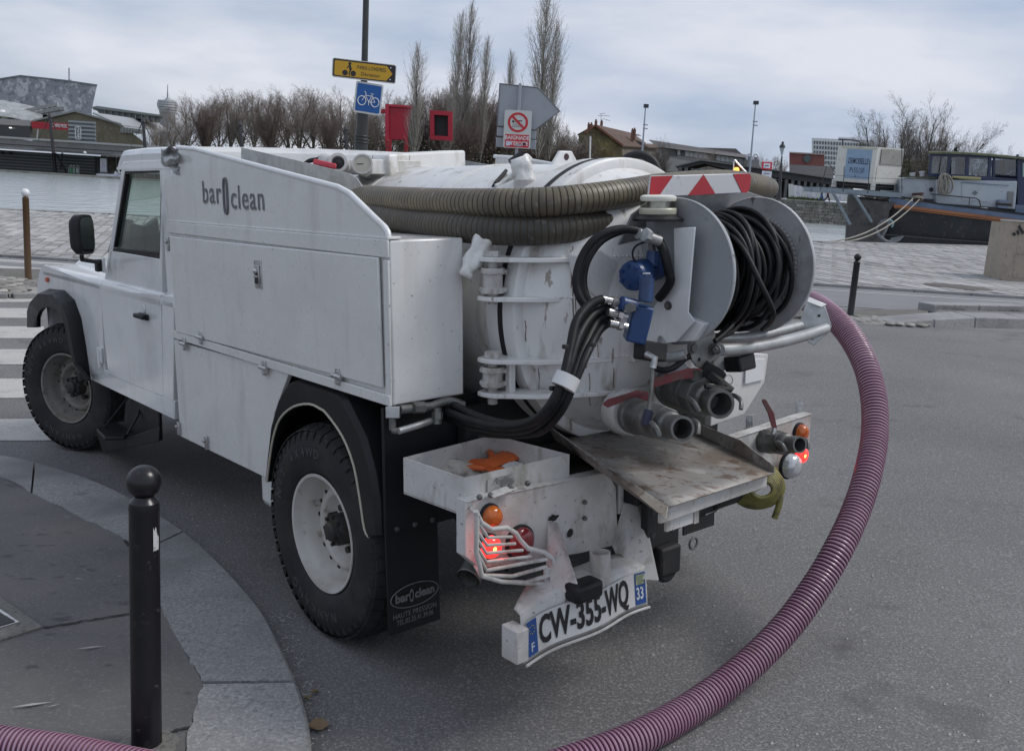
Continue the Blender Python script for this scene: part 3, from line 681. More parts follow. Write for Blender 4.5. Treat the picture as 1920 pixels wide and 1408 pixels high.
# ---- rear mudguards (left and right) with piping and mud flaps
outl = [(503, 902), (507, 860), (514, 797), (528, 747), (545, 716), (560, 711), (640, 737), (652, 752), (686, 821), (703, 887), (711, 940), (713, 1004), (696, 1006)]
inl = [(504, 902), (509, 862), (516, 820), (529, 784), (554, 762), (584, 757), (605, 766), (617, 776), (646, 817), (667, 871), (679, 937), (687, 990), (696, 1006)]
for sgn in (1, -1):
    A_ = onv(outl, VL - .004); B_ = onv(inl, VL - .004)
    g = M()
    def ribbon(*rows):
        g.rings([[r[i] for r in rows] for i in range(len(A_))], closed=False, cap=False)
    inner = [V((p.x, .46, p.z)) for p in A_]
    Am = [V((p.x, VL - .010, p.z)) for p in A_]; Ai = [a.lerp(b, .12) + V((0, .012, 0)) for a, b in zip(A_, B_)]
    Bi = [b + V((0, -.05, 0)) for b in B_]
    ribbon(inner, Am, Ai, [b + V((0, .006, 0)) for b in B_], Bi)
    # rear sheet down to the mud flap
    mg = g
    if sgn < 0: mg.flip()
    o = P('mudguard', mg, black, smooth=28); OFF[o.name] = V((0, 0, 0)); sm = o.modifiers.new('t', 'SOLIDIFY'); sm.thickness = .006
    pp = M().tube(catmull([b + V((0, .008, 0)) for b in B_], 3), .0045, 8)
    if sgn < 0: pp.flip()
    part('piping', pp, cream, o, smooth=60)
    # mud flap
    a = t(712, 1006, 1, VL - .01); fl = M()
    u0 = -.402; z0 = a.z + .012
    fl.prism([(u0, VL - .012, z0), (u0, .635, z0), (u0 - .01, .635, z0 - .345), (u0 - .01, VL - .012, z0 - .345)], (.008, 0, 0))
    fl.box((u0 - .004, .46, z0), (u0 + .012, VL - .012, W0 - .02))
    if sgn < 0: fl.flip()
    f_ = P('mud_flap', fl, blackm if sgn < 0 else black, bev=.001); OFF[f_.name] = V((0, 0, 0))
    for v_ in (.80, .73, .66):
        b_ = M().sphere((u0 - .006, v_ * sgn, z0 + .015), .010, 10, 6, (.4, 1, 1)); part('rivet', b_, castm, f_)
    if sgn > 0:
        gm = mat('flap_print', (.16, .165, .17), .7); xo = u0 - .0112
        cz = z0 - .225; cy = .738
        text('bar', (xo, cy + .050, cz), (0, -1, 0), (0, 0, 1), .042, gm, f_, ext=.0006, sx=1.0, bold=.0015)
        text('O', (xo, cy + .013, cz - .003), (0, -1, 0), (0, 0, 1), .062, gm, f_, ext=.0006, sx=.36, bold=.0015)
        text('clean', (xo, cy - .040, cz), (0, -1, 0), (0, 0, 1), .042, gm, f_, ext=.0006, sx=.92, bold=.0015)
        ring = [V((xo, cy + math.cos(6.2832*k/40) * .095, cz + math.sin(6.2832*k/40) * .040)) for k in range(40)]
        part('logo_oval', M().tube(ring, .0018, 5, loop=True), gm, f_)
        text('HAUTE PRESSION', (xo, cy + .0, cz - .060), (0, -1, 0), (0, 0, 1), .026, gm, f_, ext=.0006, sx=.86)
        text('TEL:03.25.41.39.06', (xo, cy + .0, cz - .084), (0, -1, 0), (0, 0, 1), .026, gm, f_, ext=.0006, sx=.74)
# ---- cab
VB = .765; VU = .735
cabp = M()
def mir(m): return m.mirror()
# lower body behind the door
lower = M().prism(onv([(303, 552), (325, 556), (325, 782), (306, 770)], VB), (0, -.03, 0)); PM('cab_side', lower, gloss, bev=.004)
# shoulder (rounded top edge of door and wing)
xs0, xs1 = t(300, 545, 1, VB).x, t(190, 530, 1, VB).x
zs = 1.075
def shoulder(x0, x1, z=zs, r=.035):
    sec = [(VB - .10, z + r - .004), (VB - r, z + r)] + [(VB - r + r * math.sin(a), z + r * math.cos(a)) for a in (.3, .6, .9, 1.2, 1.57)] + [(VB, z - .02), (VB - .06, z - .02)]
    return M().rings([[(x, a, b) for a, b in sec] for x in (x0, x1)])
PM('cab_quarter', shoulder(1.25, xs0 - .004), gloss, smooth=30)
# door (left and right)
for sgn in (1, -1):
    dl = onv([(188, 540), (300, 553), (303, 640), (306, 744), (203, 702), (196, 640)], VB + .001)
    mdl = M().prism(dl, (0, -.035, 0)); mdl.rings([[(x, a, b) for a, b in [(VB - .10, zs + .031), (VB - .035, zs + .035)] + [(VB - .035 + .036 * math.sin(a), zs + .036 * math.cos(a)) for a in (.3, .6, .9, 1.2, 1.57)] + [(VB + .001, zs - .03), (VB - .06, zs - .03)]] for x in (xs0 + .004, xs1 - .004)])
    if sgn < 0: mdl.flip()
    d_ = P('door', mdl, gloss, smooth=30, bev=.003); OFF[d_.name] = V((0, 0, 0))
    # upper door frame around the window
    fo = onv([(199, 545), (236, 303), (304, 300), (303, 562)], VU); fi = onv([(207, 470), (231, 322), (303, 320), (299, 486)], VU)
    fo = [V((p.x, p.y, p.z)) for p in fo]
    fr = M()
    for i in range(4):
        j = (i + 1) % 4; fr.prism([fo[i], fo[j], fi[j], fi[i]], (0, -.03, 0))
    if sgn < 0: fr.flip()
    part('window_frame', fr, gloss, d_, bev=.003)
    sl = M(); fi2 = onv([(211, 467), (233, 325), (301, 323), (297, 482)], VU - .006)
    for i in range(4):
        j = (i + 1) % 4; ww = .016 if i in (0,) else .008
        cen = sum(fi2, V()) / 4; a, b = fi[i], fi[j]; c_, d2 = a.lerp(cen, .13 if i in (0, 3) else .05), b.lerp(cen, .13 if i in (0,) else .05)
        sl.prism([a, b, d2, c_], (0, -.02, 0))
    sl.v = [(x, y - .004, z) for x, y, z in sl.v]
    if sgn < 0: sl.flip()
    part('window_seal', sl, blackm, d_)
    gp_ = M().prism([V((p.x, VU - .022, p.z)) for p in fi2], (0, -.004, 0))
    if sgn < 0: gp_.flip()
    part('window_pane', gp_, glassp, d_, smooth=None)
    hc = t(270, 593, 1, VB + .004); hd = M(); hd.box(hc + V((-.07, .002, -.016)), hc + V((.05, .012, .016))); hd.box(hc + V((-.065, .012, -.010)), hc + V((.062, .034, .012)))
    if sgn < 0: hd.flip()
    part('handle', hd, black, d_, bev=.005)
    hk = M(); c = hc + V((0, -.002, .036)); hk.lathe([(0, .022), (.003, .02), (.004, .0001)], c, (0, 1, 0), 20, cap=False)
    if sgn < 0: hk.flip()
    part('lock_recess', hk, gloss, d_)
    for zc in ((190, 666),):
        c = t(*zc, 1, VB + .002); hh = M(); hh.box(c + V((-.03, 0, -.042)), c + V((.028, .010, .042))); hh.cyl(c + V((.004, .012, -.07)), c + V((.004, .012, .045)), .009, n=10)
        for dx in (-.018, .018):
            for dz in (-.028, .028): hh.sphere(c + V((dx, .010, dz)), .006, 8, 5)
        if sgn < 0: hh.flip()
        part('hinge', hh, gloss, d_, bev=.003)
# black backing behind the door edge paints the shadow line of the gap
PM('door_gap_shade', M().box((xs0 - .03, VB - .08, .55), (2.72, VB - .034, zs + .03)), blackm)
# sill
sill = onv([(171, 690), (306, 750), (327, 786), (327, 800)], VB)
PM('sill', M().prism(onv([(186, 688), (306, 744), (327, 752), (327, 787), (170, 712), (168, 690)], VB - .002), (0, -.04, 0)), gloss, bev=.004)
# front wing with wheel-arch cutout
wing = onv([(75, 505), (83, 497), (188, 536), (196, 700), (170, 706), (160, 642), (152, 596), (140, 563), (121, 545), (91, 542), (74, 560), (70, 596), (68, 596), (70, 530)], VB)
PM('wing', M().prism(wing, (0, -.02, 0)), gloss, bev=.003)
wx1 = t(190, 530, 1, VB).x + .003; wx0 = t(76, 500, 1, VB).x
PM('wing_top', shoulder(wx1, wx0 - .05).box((wx1, .50, zs + .005), (wx0 - .03, VB - .045, zs + .032)), gloss, smooth=30)
bn = M(); nb_ = 8
rs = []
for i, x in enumerate([2.62, 3.0, 3.4, 3.70, 3.76, 3.78]):
    dz = [.085, .080, .070, .058, .045, .0][i]; rs.append([(x, .54, zs + .02), (x, .52, zs + dz), (x, .30, zs + dz + .012), (x, 0, zs + dz + .016), (x, -.30, zs + dz + .012), (x, -.52, zs + dz), (x, -.54, zs + .02)])
bn.rings(rs, closed=True); P('bonnet', bn, gloss, smooth=30)
ff = M().box((wx0 - .06, -VB + .01, .62), (wx0, VB - .01, zs + .02)); P('front_panel', ff, gloss, bev=.02)
gr_ = M(); 
for k in range(6): gr_.box((wx0, -.36, .70 + k * .05), (wx0 + .02, .36, .725 + k * .05))
P('grille', gr_, black)
hl = M()
for s in (1, -1): hl.lathe([(0, .09), (.015, .09), (.03, .06), (.034, .0001)], (wx0, s * .52, .88), (1, 0, 0), 24, cap=False)
P('headlights', hl, clearl)
P('front_bumper', M().box((wx0 + .06, -.82, .50), (wx0 + .14, .82, .63)), black, bev=.01)
c = t(90, 524, 1, VB + .001); P('side_repeater', M().box(c + V((-.022, 0, -.016)), c + V((.022, .014, .016))), mat('orange_repeater', (.55, .10, .04), .3, coat=.5), bev=.005)
# front arch flare
fo_ = [(67, 612), (67, 578), (73.5, 560), (91, 542), (121, 545), (140, 563), (152, 596), (160, 642), (166, 680), (171, 712)]
fi_ = [(70, 614), (70, 596), (74, 585), (80, 578), (95, 575), (111, 585), (122, 609), (130, 650), (138, 680), (163, 714)]
FA = onv(fo_, VB + .002); FB = onv(fi_, VB + .075)
fl_ = M(); fl_.rings([[FA[i], FA[i].lerp(FB[i], .22) + V((0, .055, 0)), FB[i] + V((0, .004, 0)), FB[i] + V((0, -.02, 0))] for i in range(len(FA))], closed=False, cap=False)
o = P('arch_flare', fl_, black, smooth=50); sm = o.modifiers.new('t', 'SOLIDIFY'); sm.thickness = .008; o.name
f2_ = M(); f2_.v = list(fl_.v); f2_.f = [list(q) for q in fl_.f]; f2_.mi = list(fl_.mi); P('arch_flare', f2_.flip(), black, smooth=50).modifiers.new('t', 'SOLIDIFY').thickness = .008
# roof, pillars, windscreen, rear wall
RX0 = t(237, 281, 1, .70).x; RX1 = 1.50; ZR = 1.785
rf = M(); rs = []
for x, dz in ((RX0 + .07, -.06), (RX0 + .03, -.02), (RX0, .0), (1.9, .004), (RX1, 0)):
    sec = [(.725, ZR - .085 + max(dz, -.03)), (.728, ZR - .03 + dz), (.715, ZR - .008 + dz), (.69, ZR + dz), (.3, ZR + .006 + dz), (0, ZR + .008 + dz)]
    sec = sec + [(-a, b) for a, b in sec[::-1][1:]]
    rs.append([(x, a, b) for a, b in sec])
rf.rings(rs); P('roof', rf, gloss, smooth=30)
PM('gutter', M().box((RX1, .722, ZR - .098), (RX0 + .05, .738, ZR - .086)), gloss)
PM('roof_seal', M().box((RX1, .70, ZR - .108), (RX0 + .04, .727, ZR - .098)), blackm)
pil = M(); a0, a1 = t(199, 545, 1, VU), t(236, 303, 1, VU)
pil.prism([a0 + V((.005, 0, 0)), a1 + V((.005, 0, 0)), a1 + V((.055, 0, 0)), a0 + V((.065, 0, 0))], (0, -.05, 0)); PM('pillar', pil, gloss, bev=.01)
zt = t(303, 310, 1, VU).z
PM('rear_pillar', M().box((1.50, .655, zs), (t(303, 400, 1, VU).x - .004, VU, ZR - .09)), gloss, bev=.006)
ws = M(); ws.prism([a0 + V((.05, -.05, .03)), a1 + V((.03, -.05, -.02)), V((a1.x + .03, -VU + .05, a1.z - .02)), V((a0.x + .05, -VU + .05, a0.z + .03))], (.005, 0, 0)); P('windscreen', ws, glassp, smooth=None)
P('cab_rear_wall', M().box((1.46, -.72, .70), (1.50, .72, ZR - .02)), gloss)
P('bulkhead', M().box((2.52, -.72, .6), (2.56, .72, zs + .03)), blackm)
P('cab_floor', M().box((1.5, -.72, .55), (2.7, .72, .60)), blackm)
greyt = mat('grey_seat_cloth', (.10, .115, .12), .8)
for y_, lab in ((.42, None), (-.42, None)):
    s_ = M(); s_.box((1.62, y_ - .24, .78), (2.10, y_ + .24, .92)); s_.box((1.52, y_ - .24, .88), (1.68, y_ + .24, 1.36)); s_.box((1.52, y_ - .14, 1.38), (1.62, y_ + .14, 1.52)); P('seat', s_, greyt, bev=.04)
ring = [V((2.28 + .04 * math.sin(a), .40 + .19 * math.cos(a), 1.10 + .17 * math.sin(a))) for a in [6.2832*k/32 for k in range(32)]]
P('steering_wheel', M().tube(ring, .014, 8, loop=True).cyl((2.45, .40, 1.0), (2.28, .40, 1.10), .02), blackm)
P('dashboard', M().box((2.34, -.70, .9), (2.54, .70, 1.16)), black, bev=.03)
P('dash_box', M().prism([t(x, y, 0, 2.42) for x, y in ((251, 419), (272, 424), (297, 408), (301, 440), (300, 484), (256, 482), (250, 470))], (.06, 0, 0)), mat('dash_grey_green', (.035, .05, .048), .5), bev=.01)
P('dash_strip', M().prism([t(x, y, 0, 2.415) for x, y in ((268, 426), (275, 424), (276, 482), (268, 482))], (.004, 0, 0)), blackm)
P('dash_panel', M().prism([t(x, y, 0, 2.50) for x, y in ((222, 408), (250, 413), (250, 482), (205, 474))], (.03, 0, 0)), mat('dash_taupe', (.13, .125, .11), .7))
# mirror on the left door hinge
mc = t(164, 440, 1, VB + .16); o = M()
hx_ = V((math.cos(math.radians(62)), math.sin(math.radians(62)), 0)).normalized()
e_r = RT.normalized(); 
mw, mh = .064, .098
def mirr(c, ex, ez, en):
    mm = M(); rs = []
    for k, dpt in ((.86, .0), (1.0, .008), (1.0, .04), (.8, .065)):
        rg = []
        for i in range(28):
            a = 6.2832 * i / 28; ca, sa = math.cos(a), math.sin(a)
            rg.append(c + ex * (math.copysign(abs(ca) ** .42, ca) * mw * k) + ez * (math.copysign(abs(sa) ** .42, sa) * mh * k) + en * dpt)
        rs.append(rg)
    return mm.rings(rs)
ex = V((.62, -.78, 0)).normalized(); en = V((.78, .62, 0)).normalized()
mo = P('mirror', mirr(mc, ex, V((0, 0, 1)), en), black, smooth=40); OFF[mo.name] = V((0, 0, 0))
gl_ = M(); rg = []
for i in range(28):
    a = 6.2832 * i / 28; ca, sa = math.cos(a), math.sin(a); rg.append(mc - en * .001 + ex * (math.copysign(abs(ca) ** .42, ca) * mw * .84) + V((0, 0, 1)) * (math.copysign(abs(sa) ** .42, sa) * mh * .86))
gl_.prism(rg, -en * .001); part('mirror_glass', gl_, mirror_m, mo, smooth=None)
b0 = t(163, 478, 1, VB + .15); b1 = t(185, 492, 1, VB + .03)
part('mirror_arm', M().tube([b0 + en * .03, b0 + V((0, 0, -.025)) + en * .03, b1], .011, 8), blackm, mo)
c = t(186, 497, 1, VB + .02); part('bracket', M().box(c + V((-.025, -.02, -.035)), c + V((.02, .02, .03))), black, mo, bev=.006)
part('hinge_plate', M().box(c + V((-.045, -.02, -.04)), c + V((-.027, -.004, .04))), gloss, mo, bev=.004)
# drop-down step
stp = M(); 
sa = [t(x, y, 1, VB - .03) for x, y in ((170, 700), (300, 772), (300, 800), (298, 826), (190, 848), (178, 800))]
stp.prism(onv([(176, 712), (232, 742), (232, 830), (188, 846)], .70), (0, -.02, 0))
sp = P('side_step', M().prism(onv([(182, 798), (192, 846), (299, 826), (297, 766), (236, 742), (232, 790)], VB - .08), (0, -.02, 0)), black, bev=.006); OFF[sp.name] = V((0, 0, 0))
trd = onw([(180, 803), (196, 820), (234, 818), (262, 782), (246, 776), (200, 796)], .27)
part('tread', M().prism(trd, (0, 0, -.02)), black, sp, bev=.006)
part('skirt', M().prism(onv([(180, 808), (192, 847), (200, 847), (297, 828), (299, 800), (236, 822), (198, 824)], .74), (0, -.01, 0)), black, sp, bev=.003)
part('hanger', M().tube([t(197, 800, 1, .78), t(227, 762, 1, .72), t(240, 745, 1, .70)], .007, 6).tube([t(238, 815, 1, .76), t(258, 780, 1, .70), t(262, 765, 1, .68)], .007, 6), black, sp)
P('front_flap', M().prism(onv([(172, 716), (205, 730), (240, 812), (186, 800)], .55), (0, -.1, 0)), blackm)
# ---- tank, dome door and hinges
TW, TR = 1.225, .470
tank = M(); tank.lathe([(-.53, TR - .02), (-.53, TR), (.95, TR), (1.02, TR - .03), (1.08, TR - .10), (1.12, TR - .22), (1.13, .001)], (0, 0, TW), (1, 0, 0), 96, cap=False, ref=(0, 0, 1)); 
tko = P('tank', tank, tankw, smooth=30); OFF[tko.name] = V((0, 0, 0))
def ring_(u0, u1, r0, r1, n=96): return M().lathe([(u0, r0), (u0, r1), (u1, r1), (u1, r0)], (0, 0, TW), (1, 0, 0), n, cap=False, ref=(0, 0, 1))
part('flange_ring', ring_(-.540, -.475, .45, .486), tankw, tko, bev=.003)
part('gasket', ring_(-.562, -.539, .45, .4888), blackm, tko)
for u_ in (.0, .55): part('weld_ring', ring_(u_, u_ + .05, .468, .474), tankw, tko, bev=.002)
dm = M(); dm.lathe([(-.561, .46), (-.561, .487), (-.615, .487), (-.622, .478), (-.622, .452), (-.640, .440), (-.70, .418), (-.75, .375), (-.785, .31), (-.81, .22), (-.825, .10), (-.828, .001)], (0, 0, TW), (1, 0, 0), 96, cap=False, ref=(0, 0, 1))
dmo = P('tank_door', dm, tankw, smooth=38); OFF[dmo.name] = V((0, 0, 0))
ear = M().prism([(-.33, -.075, TW + .455), (-.33, .075, TW + .455), (-.33, .028, TW + .515), (-.33, -.028, TW + .515)], (.016, 0, 0)); part('lifting_eye', ear, tankw, tko, bev=.004)
part('eye_hole', M().cyl((-.3315, 0, TW + .494), (-.3125, 0, TW + .494), .012), mat('eye_hole_dark', (.05, .03, .03), .8), tko)
# hinge plates round the left edge of the door
def hplate(z, v_out=.56, dz=.014, u_in=-.80):
    m_ = M(); pts = [(-.515, v_out - .02), (-.50, v_out - .05), (-.53, .46), (-.56, .43), (-.62, .40), (u_in, .20), (u_in + .01, .27), (-.70, .45), (-.60, v_out), (-.56, v_out + .012), (-.53, v_out + .008)]
    m_.prism([(a, b, z) for a, b in pts], (0, 0, dz)); return m_
zt_ = []
for py in (512, 580, 690, 752):
    pass
HZ = [1.385, 1.262, 1.065, .955]
for i, z in enumerate(HZ): part('hinge_plate', hplate(z, .555), tankw, dmo, bev=.002)
hv = .525; hu = -.560
for z0, z1 in ((1.262, 1.40), (.94, 1.08)):
    pin = M().cyl((hu, hv, z0 - .012), (hu, hv, z1 + .012), .016, n=14).cyl((hu, hv, z1), (hu, hv, z1 + .018), .026, n=6); part('hinge_pin', pin, dirtyw, dmo)
for z0, z1 in ((1.285, 1.365), (.985, 1.05)):
    kn = M().cyl((hu, hv, z0), (hu, hv, z1), .032, n=20).cyl((hu, hv, z1 - .018), (hu, hv, z1), .038, n=20).cyl((hu, hv, z0), (hu, hv, z0 + .016), .038, n=20); part('hinge_knuckle', kn, dirtyw, tko, bev=.002)
    for zz in (z0 + .004, z1 - .02):
        pl = M().prism([(hu + .03, hv + .03, zz), (hu - .03, hv + .035, zz), (hu - .035, hv - .03, zz), (-.50, .40, zz), (-.46, .47, zz)], (0, 0, .014)); part('hinge_bracket', pl, dirtyw, tko, bev=.002)
part('hinge_post', M().box((hu - .045, hv - .06, .965), (hu - .020, hv - .035, 1.066)), tankw, dmo, bev=.004)
# welded ledges on the door face
for z, y0, y1 in ((1.065, .16, .02), (.955, .22, .05)):
    part('ledge', M().box((-.835, y1, z - .006), (-.79, y0, z + .016)), dirtyw, dmo, bev=.003)
# diagonal arm and box that carry the reel
part('reel_arm', M().prism(onu([(1085, 480), (1105, 462), (1128, 470), (1190, 512), (1215, 560), (1210, 610), (1170, 600), (1095, 535)], -.80), (.05, 0, 0)), white, dmo, bev=.004)
part('arm_box', M().box((-.80, -.03, 1.42), (-.68, .10, 1.50)), white, dmo, bev=.004)
part('arm_recess', M().box((-.806, -.035, 1.36), (-.72, .02, 1.475)), blackm, dmo)
from mathutils.bvhtree import BVHTree
bvh = BVHTree.FromPolygons([V(v) for v in dm.v], dm.f)
def onto(px, py):
    r = (FT + RT * ((px - 960) / FPX) - UT * ((py - 704) / FPX)).normalized(); h_, n_, i_, d_ = bvh.ray_cast(CT, r); return (h_ - r * .0008) if h_ else None
rr = random.Random(4); dripm = mat('dried_drip', (.16, .115, .075), .6); runs = []
for x0, y0, L in ((1070, 470, 70), (1074, 462, 150), (1079, 470, 120), (1084, 580, 110), (1088, 560, 130), (1093, 600, 90), (1098, 590, 100), (1076, 600, 60), (1150, 690, 50), (1120, 610, 70), (1010, 690, 50), (985, 600, 40), (1105, 700, 60)):
    q = [onto(x0 + .8 * math.sin(k * .9 + x0) + k * .12, y0 + L * k / 9) for k in range(10)]; q = [p for p in q if p]
    if len(q) > 3: runs.append(M().tube(q, [rr.uniform(.0010, .0021) for _ in q], 5))
for m_ in runs: part('drip_run', m_, dripm, dmo)
for (z_, y0, y1) in ((1.40, .02, .40), (1.277, .1, .40), (1.08, .06, .40), (.97, .08, .36)):      # weld beads where the plates meet the door
    wb3 = M()
    for k in range(26):
        yy = y0 + (y1 - y0) * k / 25; a = (z_ - TW) / max(.01, 1); best = None
        h_, n_, i_, d_ = bvh.ray_cast(V((-2, yy, z_)), V((1, 0, 0)))
        if h_: wb3.sphere(h_, rr.uniform(.004, .0065), 6, 4, (1, 1.4, .8))
    if wb3.v: part('weld_bead', wb3, tankw, dmo, smooth=60, kind='stuff')
# front part of the tank top: manifold with gauge, relief valve and red lever
mf = M(); g0 = t(712, 292, 0, .66)
ma = tz(705, 313, 4.05); mb = tz(850, 303, 4.55)
part('manifold_duct', M().bar(ma, mb, .14, .10), tankw, tko, bev=.01)
gc = tz(680, 309, 3.93); gd = (-FT + V((0, 0, .08))).normalized()
gg = M().lathe([(-.05, .036), (0, .038), (.006, .042), (.012, .042), (.012, .035), (.008, .0345), (.008, .0001)], gc, gd, 32, cap=False); gb = part('pressure_gauge', gg, dirtyw, tko, smooth=40)
part('dial', M().lathe([(0, .034), (.0005, .0001)], gc + gd * .0088, gd, 32, cap=False), mat('gauge_dial', (.42, .41, .34), .5), gb)
part('needle', M().bar(gc + gd * .010 - RT * .022, gc + gd * .010 + RT * .004, .003, .001, gd), blackm, gb)
gc2 = tz(634, 306, 3.93)
part('blank_port', M().lathe([(-.06, .04), (0, .042), (.008, .040), (.008, .028), (.0, .026), (0, .0001)], gc2, gd, 28, cap=False), dirtyw, tko, smooth=40)
part('port_plug', M().lathe([(0, .025), (.004, .024), (.006, .008), (.010, .0001)], gc2, gd, 20, cap=False), blackm, tko)
part('port_pipe', M().cyl(gc2 + RT * .01 - gd * .05, tz(610, 303, 4.15), .035), dirtyw, tko)
part('lever', M().bar(tz(588, 303, 3.9), tz(630, 313, 3.86), .012, .022, UT), redp, tko, bev=.005)
part('black_bracket', M().tube(catmull([tz(566, 312, 4.2), tz(580, 302, 4.15), tz(596, 299, 4.15), tz(606, 292, 4.15)], 4), .010, 6), blackm, tko)
part('pump_cover', M().box((1.12, -.30, 1.60), (1.36, -.04, 1.735)), bluep, tko, bev=.01)
part('pump_wheel', M().cyl((1.20, -.36, 1.62), (1.20, -.42, 1.62), .13, n=24), blackm, tko)
part('neck_box', M().box((.55, .02, 1.66), (.80, .30, 1.72)), tankw, tko, bev=.004)
# inlet wrapped in plastic film, standing on the tank
from mathutils.bvhtree import BVHTree
tbv = BVHTree.FromPolygons([V(v) for v in tank.v], tank.f)
def ontank(px, py):
    r = (FT + RT * ((px - 960) / FPX) - UT * ((py - 704) / FPX)).normalized(); return tbv.ray_cast(CT, r)[0]
wc = ontank(985, 341); nz_ = lambda p, s: noise.noise(p * s)
def wrapm(c, r0, r1, h, seed, tilt=V((0, 0, 1)), n=22, k=12, amp=.008):
    rs = []; tilt = tilt.normalized(); u = tilt.cross(V((1, .3, 0))).normalized(); q = tilt.cross(u)
    for j in range(k + 1):
        x = j / k; r = r0 + (r1 - r0) * x; rg = []
        for i in range(n):
            a = 6.2832 * i / n; d = u * math.cos(a) + q * math.sin(a); p = c + tilt * (h * x) + d * r; rg.append(p + d * (amp * noise.noise(p * 30 + V((seed, 0, 0)))) + tilt * (amp * 1.5 * noise.noise(p * 22 + V((0, seed, 0)))))
        rs.append(rg)
    return M().rings(rs)
part('wrapped_inlet', wrapm(wc - V((0, 0, .005)), .034, .040, .085, 1, (UT + RT * -.22), amp=.012), wrap, tko, smooth=180)
part('inlet_base', M().cyl(wc - V((0, 0, .03)), wc + V((0, 0, .006)), .040), dirtyw, tko)
part('inlet_tube', M().cyl(wc + UT * .055 - RT * .045, wc + UT * .088 + RT * .0, .024), blackm, tko)
part('loose_film', wrapm(ontank(932, 350), .006, .014, .10, 5, UT * .55 + RT * .8, amp=.014), wrap, tko, smooth=180)
part('inlet_lever', M().bar(ontank(926, 349) - FT * .01, ontank(948, 328) + UT * .01, .012, .028, FT), blackm, tko, bev=.003)
wrp = P('film_bundle', wrapm(t(872, 520, 0, -.50), .025, .035, .14, 7, UT + RT * .55, amp=.02), wrap, smooth=180)
# inner galvanised guard sheets beside the tank
for sgn in (1, -1):
    sh = onv([(452, 277), (559, 302), (655, 326), (668, 334), (682, 356), (682, 430), (452, 430)], .50); m_ = M().prism(sh, (0, -.006, 0))
    if sgn < 0: m_.flip()
    o = P('guard_sheet', m_, galv)
# black curved fender behind the tank
fc = tz(1196, 318, 4.3); arc = [fc + RT * (math.cos(a) * .085) + UT * (math.sin(a) * .075 - .01) for a in [math.pi * k / 14 for k in range(15)]]
P('rubber_arch', M().tube(arc, .018, 10), black, smooth=60)
# warning triangle folded beside it
tr = tz(1390, 312, 4.2)
P('rear_board_flap', M().prism([tz(1376, 324, 4.15), tz(1378, 300, 4.15), tz(1399, 325, 4.15)], FT * .01), blackm)
P('flap_edge', M().tube([tz(1377, 300, 4.14), tz(1400, 325, 4.14)], .004, 5).tube([tz(1375, 325, 4.14), tz(1376, 303, 4.14)], .0025, 5), gloss)
P('amber_flasher', M().sphere(tz(1381, 319, 4.13), .011, 10, 8), mat('lit_amber_lamp', (1, .35, .03), .3, emit=((1, .35, .04), 3)))
# ---- hose reel
RU, RZ_, RR = -.95, 1.357, .2255
VA, VC = .1086, -.3015
def flange(v, mt, nm):
    m_ = M(); m_.lathe([(-.002, .03), (-.002, RR - .004), (-.006, RR), (.004, RR + .002), (.008, RR), (.004, RR - .006), (.003, .03)], (RU, v, RZ_), (0, 1, 0), 72, cap=True, ref=(0, 0, 1)); return P('reel_flange', m_, mt, smooth=35)
flw = mat('reel_paint', (.34, .355, .37), .42, layers=[(10, .5, .7, (.38, .39, .40)), (26, .64, .70, (.10, .10, .10), None, .8)], bump=(50, .05, .002), rvar=.06)
flg = mat('worn_reel_steel', (.50, .505, .51), .45, .1, layers=[(9, .45, .65, (.36, .365, .37)), (30, .60, .68, (.07, .07, .07), (1, 1, .3), .8)], bump=(50, .08, .002), rvar=.08)
flange(VA, flw, 0); flange(VC, flg, 1)
wl = M(); rr = random.Random(6)
for k in range(44):
    a = 6.2832 * k / 64 - .4; c = V((RU + math.cos(a) * .158, VC + .010, RZ_ + math.sin(a) * .158)); wl.sphere(c, .010, 7, 5, (1, .5, 1))
P('weld_bead', wl, mat('weld_metal', (.34, .34, .33), .5, .5, bump=(60, .4, .003)), smooth=60)
P('reel_drum', M().cyl((RU, VC, RZ_), (RU, VA, RZ_), .09, n=32), blackm)
coil = M(); rr = random.Random(8)
def loopc(v0, dv, R0_, ph, r=.0085, wob=.01, n=44, sag=0):
    pts = []
    for i in range(n):
        a = 6.2832 * i / n; R_ = R0_ + wob * math.sin(2 * a + ph) + wob * .6 * math.sin(3 * a + ph * 1.7) + (sag * max(0, -math.sin(a)) ** 2)
        pts.append(V((RU + math.cos(a) * R_, v0 + dv * math.sin(a + ph), RZ_ + math.sin(a) * R_)))
    coil.tube(pts, r, 8, loop=True)
span = VA - VC - .03
for lay, (R0_, cnt) in enumerate([(.100, 15), (.118, 15), (.135, 14), (.150, 13)]):
    for k in range(cnt): loopc(VC + .02 + span * (k + .5) / cnt + rr.uniform(-.004, .004), rr.uniform(-.012, .012), R0_ + rr.uniform(-.004, .004), rr.uniform(0, 6))
for k in range(9): loopc(VC + .07 + span * .72 * (k + .5) / 9, rr.uniform(-.07, .07), .166 + rr.uniform(-.005, .012), rr.uniform(0, 6), wob=.008)
for k in range(3): loopc(VC + .12 + .06 * k, rr.uniform(-.08, .08), .180, rr.uniform(0, 6), wob=.010, sag=.015)
co = P('high_pressure_hose', coil, hoseb, smooth=60); OFF[co.name] = V((0, 0, 0))
